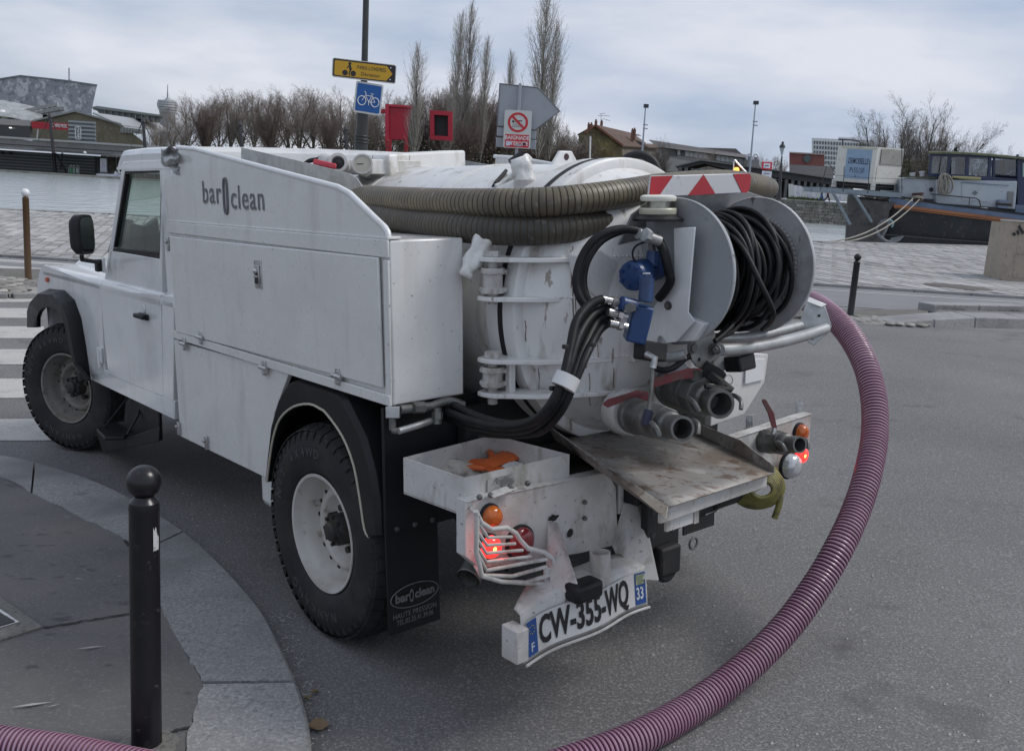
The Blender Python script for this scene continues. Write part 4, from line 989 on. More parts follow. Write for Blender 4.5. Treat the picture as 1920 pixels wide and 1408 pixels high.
tails = [[(1407, 400, 3.42), (1440, 450, 3.36), (1452, 510, 3.30), (1450, 560, 3.28), (1440, 600, 3.28), (1425, 622, 3.35)], [(1360, 430, 3.14), (1395, 470, 3.05), (1425, 530, 3.02), (1448, 580, 3.04), (1447, 600, 3.1), (1430, 618, 3.2)],
         [(1382, 585, 3.2), (1372, 610, 3.15), (1355, 628, 3.12), (1340, 640, 3.1)], [(1372, 596, 3.2), (1362, 615, 3.15), (1345, 633, 3.12)], [(1392, 600, 3.25), (1372, 622, 3.2), (1350, 632, 3.15)]]
for tl in tails[1:]: part('hose_tail', M().tube(catmull([tz(p[0], p[1], p[2] * .962) for p in tl], 6), .0085, 8), hoseb, co, smooth=60)
# hood plate and warning board behind the reel
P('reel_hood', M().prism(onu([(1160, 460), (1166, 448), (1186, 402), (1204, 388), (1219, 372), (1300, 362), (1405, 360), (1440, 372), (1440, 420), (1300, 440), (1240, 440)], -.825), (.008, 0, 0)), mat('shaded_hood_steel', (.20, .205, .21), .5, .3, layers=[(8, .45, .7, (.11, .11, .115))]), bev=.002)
bu = -.875; bd_c = onu([(1221, 330), (1405, 325), (1409, 332), (1406, 355), (1401, 362), (1219, 371), (1216, 365)], bu)
rw_ = mat('red_reflective_film', (.36, .010, .02), .35); ww_ = mat('white_reflective_film', (.52, .53, .55), .4, layers=[(14, .62, .75, (.35, .35, .35))])
bdo = P('warning_board', M().prism(bd_c, (.008, 0, 0)), ww_, bev=.003); OFF[bdo.name] = V((0, 0, 0))
for pts in ([(1221, 331), (1262, 329.5), (1235, 368), (1217, 369)], [(1319, 327.5), (1341, 364), (1290, 366.5)], [(1374, 326.5), (1404, 325.5), (1408, 332), (1405, 355), (1400, 361.5), (1391, 362)]):
    part('red_patch', M().prism(onu(pts, bu - .0005), (-.0012, 0, 0)), rw_, bdo)
# left upright with beacon
v0 = .158
up = [(1263, 428), (1303, 426), (1290, 585), (1302, 602), (1268, 641), (1193, 652), (1188, 646), (1188, 630), (1264, 520)]
upo = P('reel_upright', M().prism([t(x, y, 1, v0) for x, y in up], (0, -.006, 0)), gloss, bev=.002); OFF[upo.name] = V((0, 0, 0))
pz = tz(1232, 416, 2.95).z
part('top_plate', M().prism([V((q.x, q.y, pz)) for q in (tz(1190, 420, 2.95), tz(1262, 427, 2.90), tz(1303, 425, 2.93), tz(1290, 408, 3.08), tz(1205, 405, 3.05))], (0, 0, -.008)), gloss, upo, bev=.002)
0 and part('back_web', M().box((RU + .02, v0 - .03, 1.12), (RU + .045, v0 + .01, pz - .01)), galv, upo)
bc = tz(1233, 411, 2.97); bc.z = pz + .001
part('beacon_foot', M().lathe([(0, .078), (.008, .078), (.018, .06), (.022, .052)], bc, (0, 0, 1), 36), black, upo, smooth=40)
part('beacon_ring', M().lathe([(.021, .0555), (.024, .057), (.036, .057), (.040, .0545)], bc, (0, 0, 1), 36), mat('beacon_cream', (.50, .49, .38), .35), upo, smooth=30)
part('beacon_lens', M().lathe([(.038, .0535), (.062, .0535)], bc, (0, 0, 1), 36, cap=False), glassy('beacon_clear', (.85, .85, .78), refl=1.5), upo, smooth=30)
for k in range(9):
    a = 6.2832 * k / 9; d = V((math.cos(a), math.sin(a), 0)); part('led', M().box(V((-.0095, -.002, .042)), V((.0095, .002, .058))), mat('led_amber', (.5, .2, .06), .3) if k % 2 else blackm, upo)
    o = upo.children[-1]; o.matrix_local = Matrix.Translation(bc + d * .044) @ Matrix.Rotation(a + math.pi / 2, 4, 'Z')
part('beacon_core', M().cyl(bc + V((0, 0, .036)), bc + V((0, 0, .064)), .034, n=20), steel, upo)
part('beacon_cap', M().lathe([(.060, .053), (.066, .056), (.074, .055), (.079, .045), (.080, .0001)], bc, (0, 0, 1), 36, cap=False), mat('beacon_cap_cream', (.72, .71, .62), .25, coat=.4), upo, smooth=40)
for x, y in ((1253, 573), (1199, 645), (1345, 656)):
    c = t(x, y, 1, v0 + .001); part('bolt', M().cyl(c, c + V((0, .010, 0)), .010, n=6).cyl(c, c + V((0, .003, 0)), .014, n=16), castm, upo)
# lower reel bracket (bent white ear and steel cheek plate), rollers and the right cheek
part('ear', M().prism([t(x, y, 1, v0 - .02) for x, y in ((1270, 598), (1278, 590), (1320, 608), (1300, 640), (1268, 641))], (0, -.03, 0)), gloss, upo, bev=.003)
lbp = [(1290, 652), (1296, 618), (1322, 607), (1333, 609), (1356, 655), (1350, 668), (1316, 692), (1306, 688), (1292, 668)]
P('cheek_plate', M().prism(onu(lbp, -1.02), (.006, 0, 0)), galv, bev=.002)
for x, y in ((1297, 652), (1337, 655)):
    c = onu([(x, y)], -1.022)[0]; P('bolt', M().cyl(c, c - V((.012, 0, 0)), .013, n=6).cyl(c, c - V((.004, 0, 0)), .02, n=16), castm)
for x, y in ((1326, 626), (1311, 674)):
    c = onu([(x, y)], -1.021)[0]; P('bolt_hole', M().cyl(c, c - V((.001, 0, 0)), .006, n=12), blackm)
P('roller_bar', M().tube(catmull([tz(1350, 656, 2.98), tz(1400, 653, 3.07), tz(1460, 642, 3.2), tz(1510, 629, 3.35), tz(1548, 616, 3.46)], 6), .0195, 14), galv, smooth=60)
P('roller_bar', M().tube(catmull([tz(1342, 634, 3.12), tz(1390, 634, 3.2), tz(1450, 624, 3.33), tz(1500, 611, 3.46)], 6), .017, 14), galv, smooth=60)
rb = [(1512, 566), (1548, 575), (1560, 612), (1552, 625), (1526, 648), (1514, 640), (1508, 620), (1500, 605)]
P('cheek_plate', M().prism([tz(x, y, 3.50) for x, y in rb], FT * .006), galv, bev=.002)
P('cheek_cap', M().prism([tz(1516, 556, 3.5), tz(1551, 571, 3.5), tz(1541, 576, 3.48), tz(1512, 566, 3.5)], FT * .02), gloss, bev=.003)
for x, y in ((1536, 592), (1523, 635)): c = tz(x, y, 3.495); P('bolt_hole', M().cyl(c, c - FT * .001, .005, n=12), blackm)
# ---- blue hydraulic motor, valve block and hoses
bm_ = tz(1182, 519, 2.93); ba = (tz(1235, 502, 3.05) - bm_).normalized()
mt_ = M(); mt_.lathe([(0, .001), (0, .030), (.006, .044), (.018, .047), (.022, .044), (.075, .044), (.085, .036), (.15, .036)], bm_, ba, 32, cap=False)
mo_ = P('hydraulic_motor', mt_, bluep, smooth=40); OFF[mo_.name] = V((0, 0, 0))
_u = ba.cross(V((0, 0, 1))).normalized(); _q = ba.cross(_u)
for k in range(7):
    a = 6.2832 * k / 7; c = bm_ + (_u * math.cos(a) + _q * math.sin(a)) * .034 + ba * .002; part('motor_bolt', M().cyl(c - ba * .008, c + ba * .004, .0065, n=6), bluep, mo_)
part('motor_port', M().cyl(tz(1222, 500, 2.98), tz(1226, 472, 2.98), .022, n=16), bluep, mo_)
part('port_fitting', M().cyl(tz(1224, 478, 2.97), tz(1222, 455, 2.97), .011, n=8), castm, mo_)
vb = P('valve_block', M().bar(tz(1205, 572, 2.86), tz(1188, 640, 2.88), .085, .06, RT), bluep, bev=.006); OFF[vb.name] = V((0, 0, 0))
part('valve_cylinder', M().cyl(tz(1210, 566, 2.82), tz(1213, 522, 2.82), .0215, n=20).cyl(tz(1213, 524, 2.82), tz(1213, 515, 2.82), .017, n=6), bluep, vb)
part('valve_cap', M().cyl(tz(1213, 517, 2.82), tz(1213, 512, 2.82), .013, n=6), steel, vb)
part('spool_housing', M().cyl(tz(1165, 568, 2.80), tz(1190, 574, 2.82), .020, n=16), bluep, vb)
part('brass_plug', M().cyl(tz(1184, 578, 2.78), tz(1180, 578, 2.75), .015, n=6), castm, vb)
part('block_foot', M().bar(tz(1198, 655, 2.86), tz(1240, 662, 2.92), .05, .055, UT), blackm, vb, bev=.006)
part('lever_joint', M().tube([tz(1212, 664, 2.80), tz(1228, 672, 2.78), tz(1224, 690, 2.78)], .010, 8), steel, vb)
part('lever_rod', M().tube([tz(1224, 684, 2.78), tz(1222, 720, 2.78), tz(1216, 770, 2.76)], .0055, 8), castm, vb)
part('lever_grip', M().tube([tz(1216, 768, 2.76), tz(1213, 782, 2.76), tz(1211, 797, 2.76)], .012, 10), mat('blue_grip', (.018, .022, .05), .5), vb)
for a, b in (((1128, 561), (1168, 570)), ((1140, 585), (1176, 593)), ((1142, 606), (1176, 612))):
    pa, pb = tz(*a, 2.80), tz(*b, 2.82); part('hose_fitting', M().cyl(pa, pa.lerp(pb, .45), .0125, n=14).cyl(pa.lerp(pb, .48), pa.lerp(pb, .72), .0155, n=6).cyl(pa.lerp(pb, .7), pb, .010, n=10), steel, vb)
hs = [
 ([(1240, 455, 2.95), (1205, 436, 2.9), (1160, 430, 2.88), (1120, 445, 2.86), (1092, 480, 2.86), (1080, 525, 2.86), (1088, 560, 2.86), (1110, 585, 2.86), (1142, 606, 2.81)], .0125),
 ([(1200, 432, 2.97), (1170, 432, 2.95), (1128, 452, 2.93), (1101, 490, 2.92), (1094, 530, 2.92), (1102, 562, 2.9), (1120, 580, 2.86), (1140, 585, 2.81)], .0115),
 ([(1234, 452, 2.94), (1244, 470, 2.93), (1252, 500, 2.93), (1256, 530, 2.95), (1235, 560, 3.0)], .0145),
 ([(1130, 561, 2.80), (1105, 572, 2.78), (1080, 605, 2.74), (1068, 660, 2.70), (1054, 715, 2.66), (1030, 762, 2.66), (995, 792, 2.72), (940, 800, 2.80), (880, 788, 2.95), (830, 768, 3.1)], .0135),
 ([(1140, 590, 2.83), (1118, 606, 2.81), (1095, 650, 2.74), (1070, 712, 2.68), (1040, 765, 2.69), (1000, 800, 2.75), (950, 808, 2.82), (890, 800, 2.98), (835, 782, 3.12)], .0135),
 ([(1150, 570, 2.84), (1112, 590, 2.8), (1085, 630, 2.73), (1066, 690, 2.68), (1046, 735, 2.66), (1014, 780, 2.70), (965, 796, 2.78), (905, 785, 2.92), (850, 760, 3.08)], .0135),
 ([(1148, 602, 2.84), (1125, 618, 2.8), (1102, 660, 2.72), (1078, 715, 2.68), (1052, 770, 2.69), (1014, 808, 2.76), (960, 815, 2.84), (900, 812, 3.0)], .0125),
]
for pts, r in hs: P('hydraulic_hose', M().tube(catmull([tz(*p) for p in pts], 8), r, 10), hoseb, smooth=60)
P('thin_cable', M().tube(catmull([tz(1215, 452, 2.93), tz(1192, 462, 2.92), tz(1186, 480, 2.92), tz(1197, 496, 2.92), tz(1210, 500, 2.92)], 6), .0035, 6), hoseb, smooth=60)
P('hose_coupling', M().cyl(tz(1196, 438, 2.88), tz(1236, 452, 2.92), .0165, n=14).cyl(tz(1208, 440, 2.86), tz(1216, 443, 2.87), .021, n=6), galv)
P('hose_tape', M().cyl(tz(1066, 704, 2.665), tz(1055, 727, 2.66), .036, n=18), mat('white_tape', (.62, .62, .62), .5))
for x, y in ((1060, 650), (1112, 646), (1036, 728)): P('cable_tie', M().box(tz(x, y, 2.66) - V((.006, .008, .006)), tz(x, y, 2.66) + V((.006, .008, .006))), blackm, bev=.002)
# ---- outlets with cam couplings below the door
def valve(c0, c1, r, nm='outlet_valve', mt=castm, ears=True):
    c0, c1 = V(c0), V(c1); d = (c1 - c0).normalized(); L = (c1 - c0).length
    m_ = M().lathe([(0, r * 1.0), (L * .03, r * 1.12), (L * .10, r * 1.12), (L * .12, r), (L * .46, r), (L * .47, r * .92)], c0, d, 32, smooth) if False else M().lathe([(0, r), (L*.03, r*1.12), (L*.10, r*1.12), (L*.12, r), (L*.46, r), (L*.48, r*.9)], c0, d, 32)
    m_.lathe([(L*.48, r*.98), (L*.68, r*.98)], c0, d, 8)
    o = P(nm, m_, mt, smooth=35, bev=.002); OFF[o.name] = V((0, 0, 0))
    part('coupling', M().lathe([(L*.67, r*.74), (L*.72, r*.76), (L*.78, r*.76), (L*.8, r*.62), (L*.86, r*.62), (L*.88, r*.68), (L, r*.68), (L, r*.54), (L*.75, r*.52), (L*.75, .001)], c0, d, 32, cap=False), mt, o, smooth=35)
    if ears:
        sd_ = d.cross(V((0, 0, 1))).normalized()
        for s in (-1, 1):
            e0 = c0 + d * (L*.80) + sd_ * (s * r * .95); part('cam_arm', M().tube(catmull([e0 - d * .015, e0 + sd_ * (s*.012) + V((0, 0, .012)), e0 + d * (r*.7) + sd_ * (s*.014) + V((0, 0, .004)), e0 + d * (r*1.0) + sd_ * (s*.006) + V((0, 0, -.02))], 4), .0075, 6), mt, o, smooth=60)
    return o, d
v1, d1 = valve(tz(1188, 778, 3.02), tz(1280, 804, 2.66), .052)
part('lever', M().prism([tz(1131, 755, 2.95), tz(1140, 748, 2.95), (tz(1195, 731, 2.95)), tz(1216, 735, 2.93), tz(1216, 748, 2.93), tz(1190, 740, 2.95), tz(1140, 760, 2.95)], (0, 0, -.008)), redh, v1, bev=.003)
v2, d2_ = valve(tz(1262, 722, 3.25), tz(1352, 758, 2.92), .066)
part('lever', M().prism([tz(1220, 716, 2.98), tz(1224, 709, 2.98), tz(1290, 690, 3.0), tz(1315, 690, 3.02), tz(1314, 702, 3.02), tz(1275, 706, 3.0), tz(1224, 722, 2.98)], (0, 0, -.01)), redh, v2, bev=.004)
part('stem', M().cyl(tz(1304, 712, 3.03), tz(1308, 693, 3.02), .018, n=14), castm, v2)
el = M().lathe([(-.02, .074), (.05, .074), (.07, .066)], tz(1172, 772, 3.1), d1, 32); P('outlet_neck', el, dirtyw, smooth=35)
P('pipe_elbow', M().tube(catmull([tz(1243, 632, 3.05), tz(1241, 656, 3.02), tz(1252, 670, 3.0), tz(1285, 664, 2.98)], 6), .016, 12), galv, smooth=60)
P('small_hose', M().tube(catmull([tz(1226, 688, 3.0), tz(1240, 694, 2.98), tz(1262, 690, 2.98), tz(1285, 672, 3.0), tz(1296, 668, 3.0)], 5), .010, 8), hoseb, smooth=60)
P('sight_glass', M().lathe([(0, .03), (.01, .034), (.02, .03), (.022, .001)], tz(1268, 694, 3.1), gd, 24, cap=False), galv)
P('work_lamp_bracket', M().prism([tz(1336, 676, 3.12), tz(1345, 668, 3.12), tz(1412, 660, 3.15), tz(1380, 678, 3.12), tz(1344, 706, 3.12)], FT * .02), galv, bev=.002)
P('work_lamp', M().bar(tz(1372, 684, 3.08), tz(1402, 676, 3.12), .07, .05, UT), black, bev=.006)
P('bracket_cluster', M().bar(tz(1318, 690, 3.05), tz(1352, 712, 3.05), .05, .05).bar(tz(1330, 700, 3.02), tz(1372, 734, 3.0), .03, .02).cyl(tz(1322, 724, 2.95), tz(1372, 731, 2.98), .008, n=8).cyl(tz(1350, 715, 3.0), tz(1352, 742, 3.0), .016), blackm)
P('key_ring', M().tube([tz(1366 + 8 * math.cos(a), 712 + 9 * math.sin(a), 3.03) for a in [6.2832 * k / 16 for k in range(16)]], .0022, 5, loop=True), steel)
# ---- drip tray
TZ_ = .78
tp = onw([(1250, 949), (1452, 886), (1290, 792), (1040, 818), (1080, 850), (1142, 877)], TZ_)
A0, A1, A2, A3 = t(1253, 950, 2, TZ_), t(1452, 886, 2, TZ_), t(1262, 790, 2, TZ_), t(1040, 822, 2, TZ_)
dt = M().grid(lambda a, b: A0.lerp(A1, b).lerp(A3.lerp(A2, b), a) + V((0, 0, .004 * math.sin(b * 7) * math.sin(a * 5))), 10, 10)
o = P('drip_tray', dt, rust, smooth=60); OFF[o.name] = V((0, 0, 0)); o.modifiers.new('t', 'SOLIDIFY').thickness = .004
part('right_lip', M().prism([A1 + V((0, .002, 0)), A2, tz(1256, 778, A2.dot(FT) - CT.dot(FT)), tz(1321, 799, (t(1321, 799, 1, A2.y) - CT).dot(FT)) if False else t(1321, 799, 1, A2.lerp(A1, .35).y), t(1387, 825, 1, A2.lerp(A1, .68).y), t(1451, 874, 1, A1.y)], (0, -.003, 0)), rust, o)
part('left_lip', M().prism([A0, A0 + V((-.02, .03, -.02)), A3.lerp(A0, .5) + V((0, .035, .03)), A3 + V((0, .03, .05)), A3], (0, .003, 0)), rust, o)
part('front_rail', M().bar(A0 + V((.03, .0, -.03)).lerp(V((0, 0, 0)), 0), A1 + V((.03, 0, -.025)), .012, .05), dirtyw, o, bev=.002)
sup = M().bar(A0 + V((.05, -.05, -.05)), A0 + V((.05, -.16, -.05)), .01, .09).bar(A0.lerp(A1, .35) + V((.05, 0, -.05)), A0.lerp(A1, .39) + V((.05, 0, -.05)), .012, .10); part('rail_bracket', sup, dirtyw, o)
# ---- tool box with rags and gloves
BX = dict(z1=.742, z0=.64)
c1_, c2_, c3_, c4_ = [t(*p, 2, .798) for p in ((756, 858), (870, 896), (1068, 852), (925, 815))]
bx = M(); 
for a, b in ((c1_, c2_), (c2_, c3_), (c3_, c4_), (c4_, c1_)):
    d = (b - a).normalized(); n_i = V((-d.y, d.x, 0)) ; n_i = n_i if ((c1_ + c3_) / 2 - a).dot(n_i) > 0 else -n_i
    bx.prism([a, b, b + V((0, 0, -.115)), a + V((0, 0, -.115))], n_i * .004)
bx.prism([c + V((0, 0, -.113)) for c in (c1_, c2_, c3_, c4_)], (0, 0, .004)); P('tool_tray', bx, dirtyw)
P('number_patch', M().prism([c2_.lerp(c3_, a) + V((0, 0, z)) - (c3_ - c4_).normalized() * .0 + (c2_ - c1_).normalized() * .003 for a, z in ((.2, -.02), (.45, -.02), (.45, -.09), (.2, -.09))], (c2_ - c1_).normalized() * .001), mat('smudged_label', (.40, .40, .39), .6, layers=[(40, .48, .6, (.16, .16, .16))]))
# ---- bumper beams with lights
BU = -.846
def beam(sgn):
    fa = onu([(872, 942), (1139, 886), (1155, 914), (1159, 1021), (1082, 1038), (901, 1066), (872, 1043)], BU)
    m_ = M().prism(fa, (.042, 0, 0)); m_.prism([fa[0] + V((-.004, 0, .004)), fa[1] + V((-.004, 0, .004)), fa[1] + V((.042, .02, .004)), fa[0] + V((.042, 0, .004))], (0, 0, -.004))
    if sgn < 0: m_.flip()
    o = P('bumper_beam', m_, dirtyw, bev=.006, label='dented %s bumper beam' % ('left rear' if sgn > 0 else 'right rear')); OFF[o.name] = V((0, 0, 0)); return o
bl, br = beam(1), beam(-1)
for x, y in ((960, 916), (920, 928), (899, 932), (956, 913), (989, 906)):
    c = t(x, y, 2, .752); part('bolt', M().sphere(c, .009, 8, 6), castm, bl)
part('patch_plate', M().prism([t(x, y, 2, .750) for x, y in ((914, 926), (958, 910), (970, 917), (926, 934))], (0, 0, .004)), dirtyw, bl, bev=.001)
for x, y in ((1095, 941), (1095, 971)): c = onu([(x, y)], BU - .001)[0]; part('bolt', M().cyl(c, c - V((.008, 0, 0)), .008, n=6), castm, bl)
c = onu([(1068, 999)], BU - .0005)[0]; part('hole', M().cyl(c, c - V((.001, 0, 0)), .014, n=20), blackm, bl); part('hole_rim', M().lathe([(0, .014), (.004, .016), (0, .018)], c, (-1, 0, 0), 20, cap=False), dirtyw, bl)
tear = M(); c = onu([(1035, 972)], BU - .001)[0]; rr = random.Random(3)
rim = [c + V((-.004, math.cos(a) * .026 * rr.uniform(.5, 1.1), math.sin(a) * .011 * rr.uniform(.5, 1.2) + .003)) for a in [6.2832 * k / 12 for k in range(12)]]
part('torn_edge', tear.add([c + V((.0, 0, 0))] + rim, [(0, k + 1, (k + 1) % 12 + 1) for k in range(12)]), blackm, bl)
def lamp(sgn, v, z, r, mt, body, nm, h=.03, u=BU, glow=False):
    c = V((u, v * sgn, z))
    o = part(nm, M().lathe([(0, r * 1.12), (.010, r * 1.12), (.012, r)], c, (-1, 0, 0), 28), black, body); OFF[o.name] = V((0, 0, 0))
    part('lens', M().lathe([(.010, r), (h * .6, r * .96), (h * .9, r * .75), (h, r * .35), (h * 1.02, .001)], c, (-1, 0, 0), 28, cap=False), mt, o, smooth=60)
    if glow: part('bulb', M().sphere(c + V((-h * 1.0, .002, 0)), r * .22, 8, 6, (.3, 1, 1)), redhot, o)
    return o
for s, b_ in ((1, bl), (-1, br)):
    lamp(s, .770, .684, .032, amber, b_, 'indicator_lamp', .04)
    lamp(s, .775, .592, .034, redl, b_, 'tail_lamp', .038, glow=True)
lamp(1, .655, .575, .048, redd, bl, 'fog_lamp', .03); 
rl = lamp(-1, .665, .575, .048, clearl, br, 'reversing_lamp', .05, u=BU - .03)
for s, b_, E in ((1, bl, 1), (-1, br, 1)):
    ld = bpy.data.lights.new('tail_lamp_glow', 'POINT'); ld.energy = .07; ld.color = (1, .03, .02); ld.shadow_soft_size = .015
    lo_ = bpy.data.objects.new('tail_lamp_glow', ld); COL.objects.link(lo_); lo_.parent = truck; lo_.location = (BU - .075, .775 * s, .592)
# light guard of bent bars
GU = -.925
gbar = dirtyw
rows = [([(892, 958), (903, 980), (921, 992), (950, 989), (968, 1000), (975, 1012), (990, 1028), (1020, 1035), (1036, 1046), (1042, 1065), (1040, 1090)], .0075),
        ([(899, 983), (915, 1008), (960, 1006)], .005), ([(897, 998), (913, 1022), (966, 1019)], .005), ([(896, 1012), (912, 1037), (980, 1031)], .005),
        ([(895, 1026), (912, 1053), (995, 1043)], .005), ([(893, 1034), (912, 1069), (1025, 1048)], .006), ([(905, 1078), (960, 1080), (1024, 1062)], .006), ([(904, 1078), (940, 1090), (985, 1092), (1030, 1078)], .007)]
gd_ = P('lamp_guard', M().tube([onu([p], GU)[0] for p in [(895, 962), (893, 1034), (904, 1080), (940, 1090), (1000, 1094), (1036, 1094)]], .007, 8), gbar, smooth=60); OFF[gd_.name] = V((0, 0, 0))
for pts, r in rows: part('guard_bar', M().tube(onu(pts, GU), r, 7), gbar, gd_, smooth=60)
for a, b in (((893, 960), (886, 956)), ((904, 1080), (892, 1060))): part('guard_stay', M().bar(onu([a], GU)[0], onu([b], BU)[0], .014, .004), gbar, gd_)
part('guard_foot', M().prism(onu([(1022, 1062), (1044, 1066), (1044, 1090), (1034, 1098), (1022, 1092)], GU), (.01, 0, 0)), gbar, gd_, bev=.003)
# plate carrier: two gusset plates, folded sheet, number plate
PU = -1.02
pv = M().prism([onu([(1030, 978)], BU)[0], onu([(1046, 980)], BU)[0], tz(1085, 1098, 2.83), tz(1078, 1106, 2.84), tz(1036, 1118, 2.86), onu([(1026, 1062)], BU)[0]], (0, .006, 0)); P('gusset_plate', pv, dirtyw, bev=.002)
P('gusset_plate', M().prism([onu([(1172, 944)], BU)[0], onu([(1196, 940)], BU)[0], onu([(1206, 950)], BU)[0], tz(1236, 1088, 3.05), tz(1178, 1084, 3.10), onu([(1150, 1022)], BU)[0]], (.004, .004, 0)), dirtyw, bev=.002)
PL0, PL1 = V((-1.022, .770, .304)), V((-1.022, .250, .304))
def plp(a, z, du=0): 
    bend = .010 * math.sin(a * 9) + .02 * a * a
    return PL0.lerp(PL1, a) + V((-.0 + bend + du + (z * .12), 0, z + .010 * math.sin(a * 3.1) + .012 * a))
cr = M(); 
cr.grid(lambda a, b: plp(a * 1.04 - .02, -.012 + .155 * b * (1 - .25 * abs(a - .35) ) , .004), 24, 4)
po = P('plate_carrier', cr, dirtyw, smooth=50); OFF[po.name] = V((0, 0, 0)); po.modifiers.new('t', 'SOLIDIFY').thickness = .004
top_ = M().grid(lambda a, b: plp(a * 1.04 - .02, -.012 + .155 * (1 - .25 * abs(a * 1.0 - .35)), .004) + V((.10 * b * (1.0 if a > .25 else .3 + a * 2.8), 0, .012 * b)), 24, 3); part('carrier_shelf', top_, dirtyw, po, smooth=50); po.children[-1].modifiers.new('t', 'SOLIDIFY').thickness = .004
part('carrier_lip', M().tube([plp(a / 20 * 1.04 - .02, -.014, -.004) for a in range(21)], .0045, 6), dirtyw, po)
platew = mat('number_plate_white', (.60, .60, .585), .35, layers=[(9, .5, .7, (.46, .45, .43))], coat=.2)
plate = M().grid(lambda a, b: plp(a, .002 + .105 * b, -.003), 40, 2)
pl_ = part('number_plate', plate, platew, po, smooth=60); OFF[pl_.name] = V((0, 0, 0))
pblue = mat('plate_blue', (.015, .07, .25), .4)
def plate_patch(a0, a1, z0, z1, mt, du=-.0045, nm='patch'):
    o = link(nm, mesh_of(M().grid(lambda a, b: plp(a0 + (a1 - a0) * a, z0 + (z1 - z0) * b, du), 6, 1), nm, mt), po); OFF[o.name] = V((0, 0, 0)); return o
plate_patch(0.004, .085, .004, .105, pblue, nm='blue_band'); plate_patch(.905, .996, .004, .105, pblue, nm='blue_band'); plate_patch(.915, .985, .068, .100, mat('region_badge', (.20, .25, .16), .5, layers=[(60, .48, .55, (.45, .42, .2))]), -.0052, 'region_badge')
plk = mat('plate_black', (.012, .012, .013), .4)
def bent_text(s_, a0, z, size, mt, nm, sx=.8, shear=0, bold=0, du=-.0052):
    cu_n = len(po.children); o = text(s_, (0, 0, 0), (1, 0, 0), (0, 1, 0), size, mt, po, nm, ext=.0005, sx=sx, shear=shear, al='LEFT', bold=bold)
    o.data.transform(Matrix.Identity(4)); L = .520
    bm = bmesh.new(); bm.from_mesh(o.data)
    for k in range(26):
        bmesh.ops.bisect_plane(bm, geom=bm.verts[:] + bm.edges[:] + bm.faces[:], plane_co=(k * .02, 0, 0), plane_no=(1, 0, 0))
    for v in bm.verts:
        p = plp(a0 + v.co.x / L, z + v.co.y, du - v.co.z); v.co = p
    bm.to_mesh(o.data); bm.free(); return o
bent_text('CW-355-WQ', .100, .054, .112, plk, 'plate_number', sx=.60, bold=.003)
bent_text('F', .026, .026, .036, mat('plate_print_white', (.6, .62, .64), .4), 'country_letter', sx=1)
bent_text('33', .912, .038, .054, MATS['plate_print_white'], 'department_number', sx=.62, bold=.001)
for k in range(8):
    a = 6.2832 * k / 8; q = plp(.045 + math.cos(a) * .022, .078 + math.sin(a) * .012, -.0056); part('star', M().box(q - V((.0003, .0016, .0016)), q + V((.0003, .0016, .0016))), mat('plate_star', (.45, .38, .08), .5), pl_)
part('end_block', M().box((-1.035, .776, .305), (-.965, .820, .405)), dirtyw, po, bev=.004)
nl = plp(.42, .140, -.03); o = P('plate_lamp', M().box(nl + V((-.015, -.055, -.035)), nl + V((.05, .055, .022))), black, bev=.014)
P('stub_tube', M().lathe([(0, .032), (.12, .032), (.12, .026), (.0, .026)], tz(1126, 1105, 2.98), V((.05, 0, 1)), 24, cap=False), dirtyw, smooth=40)
# exhaust
e0 = tz(878, 1085, 2.86); P('exhaust_pipe', M().lathe([(0, .036), (.004, .038), (.012, .036), (.16, .036), (.16, .030), (0.002, .030)], e0, V((.40, -.85, .42)), 24, cap=False), castm, smooth=40)
# tow bracket, hitch and springs under the rear
tb = P('tow_bracket', M().box((-.93, .02, .38), (-.90, .18, .70)).box((-.90, .0, .60), (-.78, .2, .68)), blackm, bev=.004); OFF[tb.name] = V((0, 0, 0))
for z in (.42, .50, .58, .65):
    for y in (.05, .15): part('bolt_hole', M().cyl((-.931, y, z), (-.932, y, z), .011), mat('dark_grey_metal', (.05, .05, .052), .5, .4), tb)
part('tow_jaw', M().cyl((-.96, .10, .38), (-.86, .10, .38), .05).box((-.97, .05, .36), (-.93, .15, .46)), blackm, tb, bev=.01)
part('pin_ring', M().tube([V((-.96, -.02 + .02 * math.cos(a), .44 + .02 * math.sin(a))) for a in [6.2832*k/14 for k in range(14)]], .004, 6, loop=True), castm, tb)
P('spring_drum', M().cyl((-.78, -.02, .52), (-.78, -.30, .52), .085, n=24).cyl((-.80, -.25, .56), (-.80, -.42, .56), .10, n=24), blackm, bev=.008)
P('rear_crossmember', M().box((-.84, -.22, .56), (-.72, .22, .74)), dirtyw, bev=.006)
P('rear_bulk', M().box((-.46, .02, .66), (-.42, .56, .90)), blackm)
# valve pipework under the left locker
P('pipe_block', M().bar(tz(724, 773, 2.98), tz(750, 773, 2.98), .035, .036, UT), galv, bev=.003)
P('pipework', M().cyl(tz(750, 768, 2.98), tz(808, 762, 3.05), .014).cyl(tz(775, 765, 3.0), tz(795, 764, 3.02), .019, n=6).cyl(tz(736, 782, 2.98), tz(736, 806, 2.98), .011).cyl(tz(820, 765, 3.05), tz(820, 795, 3.05), .014).cyl(tz(820, 772, 3.05), tz(820, 786, 3.05), .018, n=6)
  .tube(catmull([tz(736, 806, 2.98), tz(748, 808, 2.98), tz(775, 800, 3.02), tz(806, 788, 3.08)], 5), .011, 8).tube(catmull([tz(808, 762, 3.05), tz(840, 752, 3.08), tz(870, 760, 3.1)], 5), .014, 8), castm, smooth=50)
P('grey_conduit', M().tube(catmull([tz(748, 808, 2.96), tz(785, 797, 3.0), tz(808, 789, 3.05)], 4), .011, 8), galv, smooth=50)
